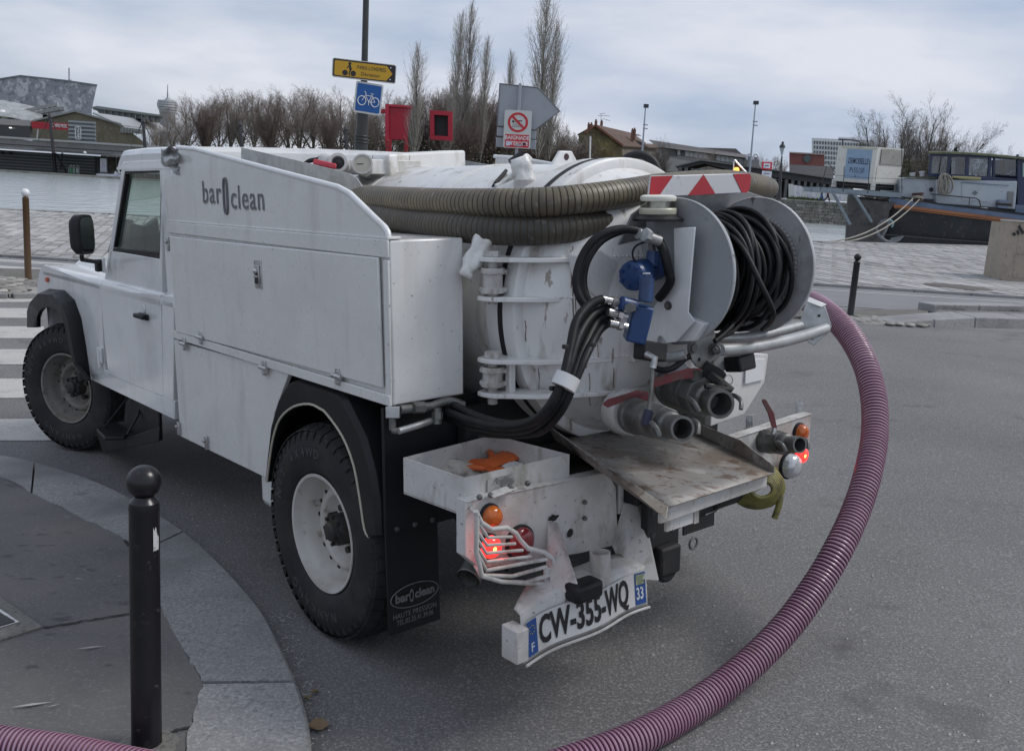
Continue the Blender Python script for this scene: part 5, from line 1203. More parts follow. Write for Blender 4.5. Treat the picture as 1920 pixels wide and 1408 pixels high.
# right-rear valve with red lever and coupling, two brackets
v3, d3 = valve(tz(1405, 823, 3.72), tz(1500, 834, 3.45), .045, ears=True)
part('lever', M().prism([tz(1447, 800, 3.55), tz(1458, 806, 3.55), tz(1452, 775, 3.55), tz(1437, 749, 3.55), tz(1430, 748, 3.55), tz(1429, 753, 3.55), tz(1440, 775, 3.55)], FT * .008), redh, v3, bev=.002)
part('stem', M().cyl(tz(1450, 815, 3.55), tz(1452, 802, 3.55), .010), steel, v3)
for x, y in ((1405, 792), (1499, 770)):
    c = tz(x, y, 3.85); P('bracket_tab', M().bar(c - UT * .035, c + UT * .03, .028, .005, FT), galv, bev=.002); P('bolt_hole', M().cyl(c - FT * .004 + UT * .008, c - FT * .0055 + UT * .008, .006), mat('daylight_hole', (.5, .5, .5), .8))
# ------------------------------------------------------------------ hoses and loose things (real distance along each)
def ribbed(path, r, pitch, depth, n=20, sel=(0, 5, 10, 11), dv=12):
    """ribbed hose as alternating rib and groove rings"""
    P_ = resample(path, pitch / dv); P_ = [p for i, p in enumerate(P_) if i % dv in sel]; rs = []; rad = []
    k = len(P_); m_ = M(); u = None
    pf = [r, r + depth * .25, r, r - depth]
    rings = []
    for i, p in enumerate(P_):
        d = (P_[min(i+1, k-1)] - P_[max(i-1, 0)]).normalized()
        if u is None: u = (V((0, 0, 1)) - d * d.z).normalized()
        u = (u - d * u.dot(d)).normalized(); q = d.cross(u)
        rr_ = pf[i % 4]
        rings.append([p + (u * math.cos(6.2832*a/n) + q * math.sin(6.2832*a/n)) * rr_ for a in range(n)])
    m_.rings(rings); m_.mi = []
    nf = len(m_.f)
    for j in range(k - 1): m_.mi += [1 if (j % 4) in (2, 3) else 0] * n
    m_.mi += [0, 0]; return m_
pz = []
def zg(px, py, dz=0): return (gp(px, py, dz) - CW).dot(FW)
rP = .050
hp = [(1470, 560, 5.2), (1520, 566, 4.7), (1556, 590, 4.35), (1592, 628, 4.12), (1622, 682, 3.95), (1638, 745, 3.83), (1640, 815, 3.72), (1628, 885, 3.6), (1606, 955, 3.5), (1574, 1025, 3.40), (1530, 1100, 3.33), (1470, 1180, 3.235), (1390, 1258, 3.115)]
pts = [wz(*p) for p in hp]
for x, y in ((1300, 1325), (1200, 1381), (1090, 1424), (960, 1462), (780, 1490), (560, 1492), (380, 1462), (240, 1436), (120, 1412), (0, 1395), (-140, 1372), (-300, 1350)):
    dz = rP + (.05 if x < 560 else 0); pts.append(gp(x, y, dz))
ph = catmull(pts, 10)
solo('suction_hose', ribbed(ph, rP, .0150, .0055, 24, (0, 2, 4, 6), 8), [purp, purg], 'purple ribbed suction hose curving from the truck down across the road', 'hose', tuple(pts[14]), smooth=30)
# brown hose looped round the tank on top of the lockers
def hp_(lst): return [tw(tz(*p)) for p in lst]
up_ = catmull(hp_([(520, 352, 4.9), (600, 362, 4.2), (650, 367, 3.85), (700, 372, 3.6), (760, 376, 3.38), (830, 379.5, 3.2), (900, 381, 3.07), (970, 381, 3.0), (1040, 378, 2.98), (1110, 371, 3.02), (1180, 361, 3.12), (1240, 351, 3.28), (1310, 344, 3.5), (1370, 342, 3.75), (1415, 347, 4.0), (1440, 353, 4.35), (1430, 352, 4.8), (1390, 345, 5.3)]), 8)
loc = tw(V((-.4, .6, 1.46)))
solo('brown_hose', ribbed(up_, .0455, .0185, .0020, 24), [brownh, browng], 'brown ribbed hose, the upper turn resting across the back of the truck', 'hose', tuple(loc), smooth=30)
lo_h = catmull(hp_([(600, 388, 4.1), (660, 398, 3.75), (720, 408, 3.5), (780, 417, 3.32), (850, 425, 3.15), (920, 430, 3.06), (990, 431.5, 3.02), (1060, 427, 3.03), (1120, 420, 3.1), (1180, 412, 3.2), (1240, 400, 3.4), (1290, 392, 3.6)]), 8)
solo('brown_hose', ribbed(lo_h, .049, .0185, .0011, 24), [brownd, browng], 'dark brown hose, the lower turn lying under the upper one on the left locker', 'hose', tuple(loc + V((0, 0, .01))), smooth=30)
# things in the tool tray
def tray(px, py, z=.715): return tw(t(px, py, 2, z))
def crumple(c, r, seed, sq=.55, n=26, k=16, amp=.35):
    rs = []
    for j in range(1, k):
        b = math.pi * j / k; rg = []
        for i in range(n):
            d = V((math.cos(6.2832*i/n) * math.sin(b), math.sin(6.2832*i/n) * math.sin(b), -math.cos(b) * sq))
            q = r * (1 + amp * noise.noise(d * 2.2 + V((seed, 0, 0))) + .22 * abs(noise.noise(d * 6 + V((0, seed, 0)))) * 2 - .1); rg.append(c + d * q)
        rs.append(rg)
    return M().rings(rs)
ragm = mat('off_white_rag', (.52, .50, .45), .85, layers=[(12, .5, .7, (.36, .34, .30))], bump=(90, .5, .004))
orm = mat('orange_glove_rubber', (.62, .13, .03), .55, bump=(60, .3, .003))
c = tray(862, 884); solo('rag', crumple(c, .062, 1, .6), ragm, 'crumpled off-white rag lying in the rear tool tray', 'rag', tuple(c), smooth=70)
def glove(c, ang, sc_):
    R_ = Matrix.Rotation(ang, 3, 'Z'); m_ = M()
    def p(x, y, z): return c + R_ @ V((x, y, z)) * sc_
    m_.rings([[p(x, math.cos(a) * wd, math.sin(a) * h + h) for a in [6.2832*k/14 for k in range(14)]] for x, wd, h in ((-.13, .045, .012), (-.09, .043, .014), (-.05, .040, .014), (0, .048, .016), (.04, .050, .016), (.05, .044, .012))])
    for k, (y, L) in enumerate(((-.036, .055), (-.012, .070), (.012, .068), (.036, .05))):
        m_.tube([p(.04, y, .014), p(.04 + L * .5, y * 1.1, .018), p(.04 + L, y * 1.2, .010)], [.0125 * sc_, .0125 * sc_, .008 * sc_], 8)
    m_.tube([p(-.02, .035, .014), p(.015, .075, .02), (p(.045, .085, .012))], [.014 * sc_, .013 * sc_, .008 * sc_], 8); return m_
c = tray(912, 880, .722); solo('rubber_glove', glove(c, 2.4, .72), orm, 'orange rubber glove lying nearest the rag in the tool tray', 'glove', tuple(c), smooth=60)
c = tray(944, 866, .73); solo('rubber_glove', glove(c, 1.0, .85), orm, 'orange rubber glove at the far side of the tool tray', 'glove', tuple(c), smooth=60)
c = tray(955, 876, .725); solo('white_cloth', crumple(c, .05, 5, .30), wrap, 'folded white cloth beside the orange gloves in the tool tray', 'cloth', tuple(c), smooth=70)
# yellow hose coil hanging under the right rear corner
ym = mat('yellow_hose', (.20, .18, .045), .45, layers=[(20, .45, .65, (.10, .09, .03))])
yc = M(); rr = random.Random(2); cc = tz(1424, 915, 3.55)
for k in range(7):
    lp = []
    for i in range(30):
        a = 6.2832 * i / 30; R_ = .040 + k * .0095
        lp.append(tw(cc + RT * (math.cos(a) * R_) + UT * (math.sin(a) * R_ * .78) + FT * ((k - 3) * .012)))
    yc.tube(lp, .0085, 8, loop=True)
yc.tube(catmull([tw(tz(*q)) for q in ((1452, 880, 3.68), (1462, 905, 3.6), (1462, 940, 3.58), (1452, 972, 3.58))], 6), .012, 8)
solo('yellow_hose', yc, ym, 'coiled yellow garden hose hanging under the right rear lamp of the truck', 'hose', tuple(tw(cc)), smooth=60)
# ------------------------------------------------------------------ bollards
def bollard(px, py, h, r, ball, label, shaftm, ballm, dz, sticker=False, collar=True):
    b = gp(px, py, dz); o = thing('bollard', label, 'bollard', tuple(b))
    sh = M().lathe([(0, r * 1.02), (.012, r * 1.02), (.014, r), (h - ball * 2 - .035, r * .96), (h - ball * 2 - .028, r * .99), (h - ball * 2 - .01, r * .93), (h - ball * 2, r * .70), (h - ball * 1.86, r * .62)], b, (0, 0, 1), 40); part('shaft', sh, shaftm, o, smooth=35)
    part('ball', M().sphere(b + V((0, 0, h - ball)), ball, 32, 20), ballm, o, smooth=180)
    if sticker:
        m_ = M(); z0, z1 = h - .235, h - .165; rs = []
        for i in range(6):
            a = -.62 + i * .10; rs.append([b + V((math.cos(a) * r * .985, math.sin(a) * r * .985, z)) for z in (z0 + .004 * (i % 2), z1 - (.03 if i > 3 else .012 * (i % 2)))])
        part('torn_sticker', m_.rings(rs, closed=False, cap=False), mat('sticker', (.55, .56, .56), .5, layers=[(50, .55, .62, (.12, .12, .12))]), o)
    return o
bollard(275, 1394, .826, .0415, .046, 'black steel bollard with ball top and torn sticker on the near pavement', bolm, bolm, PZ, True)
part('mortar_patch', M().lathe([(0, .085), (.006, .07), (.006, .04)], gp(278, 1396, PZ), (0, 0, 1), 20), MATS['pale_concrete'], COL.objects['bollard'])
bollard(53, 523, 1.28, .046, .058, 'bronze brown bollard with a white ball top on the left median', bronze, mat('white_ball', (.75, .75, .74), .4), .06)
bollard(1594, 592, .80, .042, .046, 'small black bollard with ball top on the cobbled strip at right', bolm, bolm, .03)
# ------------------------------------------------------------------ far bank and background
def pan(pts, Y, th=.1, m_=None): 
    m_ = m_ or M()
    Q = [wy(x, y, Y) for x, y in pts]; d = V((sum(q.x for q in Q) / len(Q), Y, 0)).normalized() * th if th > 1.5 and Y > 100 else V((0, th, 0))
    return m_.prism(Q, d)
def rect(x0, y0, x1, y1, Y, th=.1, m_=None, sl=.0635):
    """upright rectangle by its corners; the picture is rolled, so tops run down to the right"""
    a = wy(x0, y0, Y); b = wy(x1, y1, Y); m_ = m_ or M()
    return m_.box((min(a.x, b.x), Y, min(a.z, b.z)), (max(a.x, b.x), Y + th, max(a.z, b.z)))
def wbar(p, q, Y, r, m_=None, Y2=None): return (m_ or M()).tube([wy(*p, Y), wy(*q, Y2 or Y)], r, 6)
ZG = 1.9
# quay wall of the far bank, stone courses
stone = mat('quay_wall_stone', (.20, .19, .165), .9, layers=[(.9, .4, .65, (.10, .10, .085)), (6, .5, .65, (.30, .29, .26)), (2.2, .6, .72, (.06, .06, .05), (1, 1, .6))], bump=(8, .6, .05), island=.25, space='World')
XS = wy(1100, 380, 132.5).x
qs = struct('embankment', M().box((XS, 132.8, -1.4), (400, 134.5, ZG - .02)), mat('wall_core', (.08, .075, .065), .9), smooth=None)
rr = random.Random(11); cnt = 0; rest = M()
for row in range(7):
    z = -1.0 + row * .42; x = wy(1438, 400, 132.5).x + rr.uniform(0, .5)
    while x < wy(1605, 400, 132.5).x:
        L = rr.uniform(.7, 1.5); b_ = M().box((x, 132.6 - rr.uniform(0, .05), z), (x + L - .05, 132.9, z + .38))
        if cnt < 120: link('stone', mesh_of(b_, 'stone', stone), qs); cnt += 1
        x += L
cpn = M().box((XS, 132.45, ZG - .02), (400, 134.6, ZG + .16)); struct('coping', cpn, mat('pale_coping', (.26, .25, .22), .85, layers=[(1.5, .5, .7, (.15, .16, .10))], space='World'), parent=qs)
# left: low quay with dark edge, floor and terrace
XL = wy(480, 320, 132).x
lq = struct('lower_quay', M().box((-400, 132, -1.4), (XL, 142, wy(60, 322, 132).z)), mat('quay_concrete', (.25, .245, .22), .9, layers=[(.8, .5, .7, (.15, .15, .13))], space='World'))
struct('quay_edge', M().box((-400, 131.8, -1.4), (XL, 131.99, wy(60, 331, 132).z - .05)), mat('dark_wet_stone', (.035, .033, .028), .8), parent=lq)
slat_d = mat('dark_slat', (.13, .14, .15), .6); slat_l = mat('light_slat', (.33, .35, .36), .6); slat_m = mat('mid_slat', (.32, .34, .36), .6)
tw_ = thing('terrace_wall', 'long striped grey terrace wall with slats along the far quay at left', 'wall', tuple(wy(60, 322, 141)))
zb = wy(60, 325, 141).z; xa, xb = -140, wy(178, 300, 141).x
part('core', M().box((xa, 141, zb), (xb, 150, wy(60, 286, 141).z)), slat_d, tw_)
z = zb + .1; k = 0
while z < wy(60, 288, 141).z:
    part('slat', M().box((xa, 140.9, z), (xb, 141.02, z + .16)), slat_m, tw_); z += .42
part('floor_edge', M().box((xa, 140.6, wy(60, 283, 141).z), (wy(330, 300, 141).x, 141.1, wy(60, 283, 141).z + .14)), slat_l, tw_)
# right end of the terrace: shaded shelters
tb_ = thing('shelter_wall', 'brownish shaded shelter wall behind the white information board', 'wall', tuple(wy(200, 325, 143)))
part('wall', M().box((xb, 143, zb), (wy(345, 300, 143).x, 144, wy(60, 283, 143).z)), mat('shelter_brown', (.16, .14, .12), .9, layers=[(1.2, .45, .65, (.10, .09, .08)), (3, .55, .7, (.28, .27, .25))], space='World'), tb_)
for k in range(9): part('post', M().box((xb + 1 + k * 1.35, 142.6, zb), (xb + 1.12 + k * 1.35, 142.7, wy(60, 284, 143).z)), slat_m, tb_)
# upper parapet and railing
up_t = thing('terrace_railing', 'dark metal railing with posts in front of the grey terrace parapet', 'railing', tuple(wy(60, 285, 140)))
zr0, zr1 = wy(60, 284, 140.3).z, wy(60, 275, 140.3).z
rail_m = mat('rail_dark', (.045, .045, .05), .5, .3)
part('top_rail', M().box((xa, 140.2, zr1), (wy(345, 300, 140).x, 140.32, zr1 + .14)), rail_m, up_t)
part('mid_rail', M().box((xa, 140.2, zr1 - .45), (wy(345, 300, 140).x, 140.3, zr1 - .39)), rail_m, up_t)
k = 0; x = xa + 90
while x < wy(345, 300, 140).x: part('post', M().box((x, 140.15, zr0 - .2), (x + .09, 140.3, zr1)), rail_m, up_t); x += 1.32
pp_ = thing('parapet', 'pale grey parapet with light handrail above the terrace railing', 'parapet', tuple(wy(60, 275, 146)))
part('wall', M().box((xa, 146, wy(60, 280, 146).z), (wy(345, 300, 146).x, 146.3, wy(60, 264, 146).z)), mat('parapet_grey', (.24, .235, .235), .8, layers=[(.9, .5, .7, (.19, .19, .19))], space='World'), pp_)
part('handrail', M().box((xa, 145.8, wy(60, 263, 146).z), (wy(345, 300, 146).x, 146.4, wy(60, 263, 146).z + .28)), mat('pale_rail', (.46, .46, .46), .5), pp_)
# dark pavilion, banner, striped wall with number
pv_ = thing('glass_pavilion', 'low dark glass pavilion with pale fascia at the left edge', 'pavilion', tuple(wy(30, 262, 152)))
part('glazing', pan([(-200, 222), (56, 236), (56, 262), (-200, 250)], 152, 6), mat('dark_glazing', (.02, .023, .028), .15, coat=.5), pv_)
part('fascia', pan([(-200, 212), (57, 226), (57, 237), (-200, 223)], 151.6, 7), mat('fascia_pale', (.38, .36, .35), .7), pv_)
part('ceiling_lamp', rect(17, 239, 22, 241, 151.5, .05), mat('lit_ceiling_lamp', (1, 1, 1), .5, emit=((1, 1, .95), 1.5)), pv_)
bn_ = thing('banner', 'long red banner with white lettering beside the striped wall', 'banner', tuple(wy(95, 262, 151)))
redb = mat('banner_red', (.42, .02, .035), .6)
part('cloth', pan([(58, 228), (129, 232), (129, 244.5), (60, 241)], 151, .08), redb, bn_)
part('pole', wbar((71, 243), (69, 262), 151.2, .12), mat('pole_pale', (.45, .45, .45), .6), bn_); part('pole', wbar((95, 243), (95, 262), 151.2, .12), redb, bn_)
text('SO-VINE MUSIC', wy(111, 236.5, 150.95), (1, 0, 0), (0, 0, 1), .72, mat('print_white', (.75, .75, .75), .6), bn_, ext=.02, sx=.50, bold=.012)
sw_ = thing('striped_wall', 'grey and dark striped slat wall bearing the number 24', 'wall', tuple(wy(154, 272, 151)))
x0, x1 = wy(129, 250, 151).x, wy(179, 250, 151).x; zt, zb_ = wy(154, 227.5, 151).z, wy(154, 272, 151).z
part('core', M().box((x0, 151, zb_), (x1, 151.3, zt)), slat_d, sw_)
for k in range(6): part('slat', M().box((x0, 150.85, zt - (k + .5) * (zt - zb_) / 6), (x1, 151.02, zt - k * (zt - zb_) / 6)), slat_l, sw_)
fr_ = M(); a, b = wy(140.5, 237, 150.8), wy(152.5, 262.5, 150.8)
for bx_ in (((a.x, b.z), (a.x + .1, a.z)), ((b.x - .1, b.z), (b.x, a.z)), ((a.x, a.z - .1), (b.x, a.z)), ((a.x, b.z), (b.x, b.z + .1))): fr_.box((bx_[0][0], 150.75, bx_[0][1]), (bx_[1][0], 150.84, bx_[1][1]))
part('number_frame', fr_, MATS['print_white'], sw_)
text('2', wy(146.5, 244, 150.8), (1, 0, 0), (0, 0, 1), 1.15, MATS['print_white'], sw_, ext=.02); text('4', wy(146.5, 256, 150.8), (1, 0, 0), (0, 0, 1), 1.15, MATS['print_white'], sw_, ext=.02)
# gabled market hall of stone, and its long side roof
hall_m = mat('hall_stone', (.20, .175, .125), .9, layers=[(.35, .4, .65, (.155, .135, .10)), (2.5, .55, .7, (.26, .23, .18))], space='World')
zinc = mat('zinc_roof', (.36, .37, .38), .5, .2, layers=[(.2, .4, .65, (.28, .28, .28))], space='World')
hl_ = thing('market_hall', 'tan stone gabled hall with long grey zinc roof behind the striped wall', 'building', tuple(wy(140, 275, 175)))
part('gable', pan([(61, 227), (140, 209), (227, 234), (272, 268), (272, 290), (61, 280)], 175, 60), hall_m, hl_)
part('roof_edge', pan([(58, 226), (140, 206.5), (228, 232), (228, 235), (140, 210), (60, 229)], 174.5, 61), mat('roof_edge_grey', (.30, .31, .31), .7), hl_)
def quad3(P, th=(0, 0, -.3)): return M().prism(P, th)
part('roof', quad3([wy(226, 234, 174.6), wy(174, 211, 176), wy(292, 228, 215), wy(320, 246, 215)]), zinc, hl_)
part('monitor', pan([(178, 203), (300, 219), (300, 229), (186, 212)], 200, 8), mat('monitor_glass', (.10, .12, .13), .4), hl_)
part('monitor_roof', pan([(172, 201), (182, 199), (306, 216.5), (306, 220), (186, 205)], 199, 12), mat('greenish_zinc', (.20, .225, .21), .6), hl_)
for k in range(9): part('mullion', rect(196 + k * 11.5, 207 + k * 1.5, 197.2 + k * 11.5, 217 + k * 1.5, 199.6, .2), zinc, hl_)
part('side_window', pan([(225, 238), (266, 243), (266, 252), (225, 249)], 174.7, .3), mat('side_window_glass', (.26, .27, .26), .4, layers=[(1.5, .5, .6, (.12, .12, .12), (6, 1, 1))], space='World'), hl_)
for k in range(7): part('mullion', rect(229 + k * 5.6, 238.5 + k * .7, 230 + k * 5.6, 250 + k * .3, 174.5, .1), zinc, hl_)
# concert hall: big tilted grey slab with mottled metal scales
ph_m = mat('mottled_metal_panels', (.34, .355, .39), .45, .2, layers=[(.08, .42, .6, (.26, .28, .31)), (.35, .50, .56, (.62, .63, .66), None, .75), (.6, .54, .60, (.17, .185, .21), None, .7)], bump=(.8, .3, .5), space='World')
ch_ = thing('concert_hall', 'huge slanted grey metal concert hall with mottled scales rising at far left', 'building', tuple(wy(80, 280, 330)))
part('slab', pan([(-90, 166), (0, 149), (38, 143), (122, 152), (182, 160.5), (172, 206), (172, 250), (-90, 250)], 330, 45), ph_m, ch_)
part('rim', pan([(-90, 164), (0, 147), (38, 141), (122, 150), (183, 159), (182, 161.5), (122, 152.5), (38, 143.5), (0, 149.5), (-90, 166)], 329.6, 46), mat('slab_rim', (.22, .23, .26), .6), ch_)
def dome(a, b): return wy(-70 + 150 * a, 183 + 22 * a * a + 30 * b, 300 - 18 * math.sin(b * 1.5))
part('curved_shell', M().grid(dome, 16, 6).prism([wy(-60, 215, 302), wy(90, 215, 302), wy(90, 260, 302), wy(-60, 260, 302)], (0, 10, 0)), mat('shell_metal', (.36, .37, .37), .5, .3, layers=[(.3, .45, .6, (.27, .28, .27)), (.8, .54, .6, (.5, .5, .5), None, .6)], space='World'), ch_, smooth=60)
rp = M(); 
for (p, q) in (((30, 212), (109, 196)), ((32, 220), (112, 204)), ((112, 204), (122, 204)), ((58, 222), (120, 212)), ((30, 226), (90, 218))): rp.bar(wy(*p, 292), wy(*q, 292), 1.0, .9)
for k in range(9): rp.bar(wy(34 + k * 9, 212 - k * 1.8, 291.5), wy(38 + k * 9, 219 - k * 1.8, 291.5), .4, .3)
part('ramp_truss', rp, zinc, ch_)
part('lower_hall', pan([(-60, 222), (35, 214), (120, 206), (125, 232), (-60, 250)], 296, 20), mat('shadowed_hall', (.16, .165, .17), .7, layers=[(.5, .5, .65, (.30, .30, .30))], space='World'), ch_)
part('lamp_globes', M().sphere(wy(5, 214, 285), 1.2, 10, 8).sphere(wy(8, 219, 285), .9, 10, 8), MATS['print_white'], ch_, kind='stuff')
part('antenna', wbar((130, 170), (129.5, 128), 331, .25).tube([wy(131, 150, 331), wy(131, 168, 331)], .6, 6), mat('far_antenna', (.35, .37, .40), .6), ch_)
# far control tower
ct_ = thing('far_tower', 'distant striped round tower with an antenna mast left of the bare trees', 'tower', tuple(wy(313, 250, 420)))
tc_ = wy(314, 212, 420)
for k, (yy, r_) in enumerate([(191, 3.9), (195.5, 4.2), (200, 4.2), (204.5, 3.9), (209, 3.4)]):
    c = wy(314, yy, 420); part('floor_band', M().cyl(c - V((0, 0, .38)), c + V((0, 0, .38)), r_, n=24), mat('tower_pale', (.50, .51, .53), .6), ct_)
c = wy(314, 213, 420); part('core', M().cyl(c - V((0, 0, 14)), wy(314, 190, 420), 3.2, n=20).cyl(wy(314, 190, 420), wy(314, 184, 420), 1.6, .5, n=12), mat('tower_grey', (.28, .29, .31), .6), ct_)
part('mast', M().cyl(wy(314, 185, 420), wy(314.5, 159, 420), .28, .12, n=6), mat('mast_grey', (.20, .21, .24), .6), ct_)
# masts of the footbridge on the left quay
def mast(px, y0, px2, y1, Y, lab):
    o = thing('stayed_mast', lab, 'mast', tuple(wy(px2, y1, Y))); part('pole', M().tube([wy(px2, y1, Y), wy(px + (px2 - px) * .08, y0 + 8, Y), wy(px, y0, Y)], [.26, .22, .05], 8), rail_m, o)
    part('head', M().cyl(wy(px + .2, y0 + 7, Y), wy(px, y0 - 1, Y), .42, .08, n=8), rail_m, o)
    for dx, dy in ((-22, 52), (20, 46), (-9, 30), (11, 30)): part('stay', M().tube([wy(px, y0 + 4, Y), wy(px + dx, y0 + dy, Y)], .035, 4), rail_m, o)
mast(93, 213, 104, 326, 138, 'dark stayed mast crossing the red banner on the far quay'); mast(268, 222, 275, 320, 138, 'dark stayed mast just left of the truck cab roof'); mast(450, 228, 458, 320, 138, 'dark stayed mast among the bare trees above the truck body')
for k, (p, q) in enumerate((((104, 287), (126, 327)), ((117, 287), (113, 318)))): part('brace', wbar(p, q, 137.9, .14), rail_m, COL.objects['stayed_mast'])
mast(648, 236, 651, 300, 138, 'thin dark mast just left of the cycle sign pole')
# board, bins, small things on the far quay
ib = thing('info_board', 'tall white information board standing on the far quay', 'board', tuple(wy(193, 331, 136)))
part('panel', rect(187.5, 297, 200, 323.5, 136, .12), mat('board_white', (.72, .72, .76), .5, layers=[(2.2, .5, .62, (.52, .52, .66))], space='World'), ib)
part('foot', rect(186, 324, 200, 331, 136, .15), mat('board_grey', (.30, .29, .31), .6), ib); part('post', rect(184.5, 294, 186, 331, 136, .12), rail_m, ib)
rs_ = thing('bin_stand', 'small green and white recycling stand on the far quay', 'bins', tuple(wy(139, 327, 136)))
part('frame', M().bar(wy(129, 312, 136), wy(129, 327, 136), .08, .08).bar(wy(148.5, 312, 136), wy(148.5, 328, 136), .08, .08).bar(wy(129, 313.5, 136), wy(148.5, 315, 136), .08, .08), slat_l, rs_)
for k, (x, c3) in enumerate(((132.5, (.08, .28, .16)), (138, (.25, .42, .30)), (144.5, (.42, .45, .45)))): part('bin_bag', rect(x - 2, 316, x + 2.4, 325, 136, .3), mat('bag%d' % k, c3, .6), rs_); part('lid', rect(x - 1.2, 309.5, x + 2, 312.5, 136, .2), mat('bin_lid', (.34, .36, .28), .6), rs_)
bt = thing('white_boat', 'low white boat beside the far quay, half hidden by the truck cab', 'boat', tuple(wy(212, 332, 134))); part('hull', pan([(179, 326), (183, 331), (240, 336), (240, 328), (222, 327), (216, 321), (213, 327)], 134, 1.5), MATS['board_white'], bt)
for k, (x, y) in enumerate(((3.5, 290), (18, 290))):
    solo('bin', rect(x - 2, y - 6, x + 2, y, 139.8, .4), rail_m, ['dark bin at the left end of the terrace railing', 'dark bin second from the left on the terrace'][k], 'bin', tuple(wy(x, y, 139.8)))
gl2 = solo('quay_globe_lamp', M().sphere(wy(159, 287, 139), .22, 12, 8), MATS['print_white'], 'small round white lamp in front of the terrace wall', 'lamp', tuple(wy(159, 287, 139)), smooth=60)
sl_ = M(); rr = random.Random(8); rs = []
for k in range(60):
    x = 262 + k * 15.5; hh = 284 + 5 * noise.noise(V((k * .35, 0, 0))) + rr.uniform(-1.5, 1.5) + max(0, k - 48) * 2; a_ = wy(x, 300, 205); b_ = wy(x, hh, 206); rs.append([(a_.x, 200, ZG - .05), (b_.x, 205, b_.z), (b_.x, 215, b_.z - .3), (b_.x, 230, ZG - .05)])
sl_.rings(rs, closed=False, cap=False); struct('earth_bank', sl_, mat('leaf_litter_bank', (.15, .125, .10), .95, layers=[(.5, .42, .62, (.10, .085, .065)), (2.5, .5, .65, (.20, .17, .14)), (.2, .55, .7, (.09, .10, .06))], bump=(1.5, .8, .5), space='World'), smooth=60)
# ---- red folly
fol = thing('red_folly', 'bright red open cube-like park folly behind the bare trees', 'building', tuple(wy(770, 290, 166)))
redf = mat('folly_red', (.46, .015, .04), .5, layers=[(.6, .5, .7, (.36, .012, .03))], space='World')
def frm(x0, y0, x1, y1, Y, w_, m_=None):
    m_ = m_ or M(); sl = .0635 * (x1 - x0)
    for pts in ([(x0, y0), (x1, y0 + sl), (x1, y0 + sl + w_), (x0, y0 + w_)], [(x0, y1 - w_), (x1, y1 + sl - w_), (x1, y1 + sl), (x0, y1)], [(x0, y0 + w_), (x0 + w_, y0 + w_), (x0 + w_, y1 - w_), (x0, y1 - w_)], [(x1 - w_, y0 + sl + w_), (x1, y0 + sl + w_), (x1, y1 + sl - w_), (x1 - w_, y1 + sl - w_)]): pan(pts, Y, 1.0, m_)
    return m_
part('front_panel', pan([(727, 198), (772, 201), (764, 262), (724, 262)], 166, 4), redf, fol)
part('frame_edge', pan([(722, 195), (776, 199), (776, 203), (729, 200), (729, 262), (731, 292), (724, 292), (722, 262)], 165.6, .4), mat('folly_red_edge', (.55, .03, .06), .5), fol)
part('side_arm', pan([(705, 205), (724, 205), (724, 212), (705, 212)], 166, 2), redf, fol)
part('open_frame', frm(806, 207, 848, 262, 160, 8), redf, fol)
part('leg', pan([(724, 262), (733, 262), (733, 300), (724, 300)], 165, 1), redf, fol); part('leg', pan([(758, 262), (764, 262), (764, 300), (758, 300)], 165, 1), redf, fol)
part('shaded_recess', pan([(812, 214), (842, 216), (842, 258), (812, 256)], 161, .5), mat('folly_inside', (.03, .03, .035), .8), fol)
# ---- brown-roofed house
hs_ = thing('vine_house', 'stone house with brown tiled roof, chimneys and yellowish creeper', 'house', tuple(wy(1150, 300, 190)))
hwm = mat('vine_covered_stone', (.17, .14, .075), .9, layers=[(.8, .45, .62, (.12, .095, .06)), (1.8, .52, .66, (.26, .22, .12))], bump=(2, .5, .3), space='World')
rfm = mat('brown_roof_tile', (.115, .075, .058), .85, layers=[(.9, .5, .65, (.08, .055, .045)), (.25, .5, .7, (.15, .10, .08))], space='World')
Yh = 190
part('gable_wall', pan([(1085, 254), (1117, 236), (1166, 270), (1168, 330), (1085, 330)], Yh, .5), hwm, hs_)
part('side_wall', M().prism([wy(1166, 270, Yh), wy(1232, 276, Yh + 14), wy(1232, 330, Yh + 14), wy(1166, 330, Yh)], (0, .4, 0)), mat('house_stone', (.17, .145, .115), .9, layers=[(2, .5, .65, (.11, .09, .075))], space='World'), hs_)
part('roof', quad3([wy(1116, 233.5, Yh - .6), wy(1199, 253, Yh + 18), wy(1236, 277, Yh + 13.5), wy(1167, 273, Yh - .6)], (0, 0, -.25)).prism([wy(1116, 233.5, Yh - .6), wy(1199, 253, Yh + 18), wy(1150, 258, Yh + 22), wy(1083, 252, Yh + 3)], (0, 0, -.25)), rfm, hs_)
part('verge', M().bar(wy(1116, 235, Yh - .8), wy(1168, 273, Yh - .8), .3, .35).bar(wy(1116, 235, Yh - .8), wy(1096, 249, Yh - .8), .3, .35), mat('verge_red', (.22, .09, .06), .7), hs_)
for x, y in ((1104, 236), (1109, 236), (1117.5, 230), (1128, 231), (1186, 247), (1190, 246)):
    part('chimney', M().box(wy(x, y, Yh + 6) - V((.25, .2, 1.8)), wy(x, y, Yh + 6) + V((.25, .2, .3))).cyl(wy(x, y, Yh + 6), wy(x, y - 6, Yh + 6), .16), mat('chimney_brick', (.20, .10, .07), .8), hs_)
part('skylight', quad3([wy(1193, 257, Yh + 8), wy(1206, 258, Yh + 10), wy(1224, 271, Yh + 9), wy(1211, 270, Yh + 7)], (0, 0, .2)), mat('skylight_glass', (.62, .62, .65), .2), hs_)
for x, y in ((1175, 281), (1200, 285), (1214, 287)): part('shutter_window', rect(x - 4, y, x + 5, y + 12, Yh + 1 + (x - 1166) * .2, .3), MATS['board_white'], hs_)
ae = M(); 
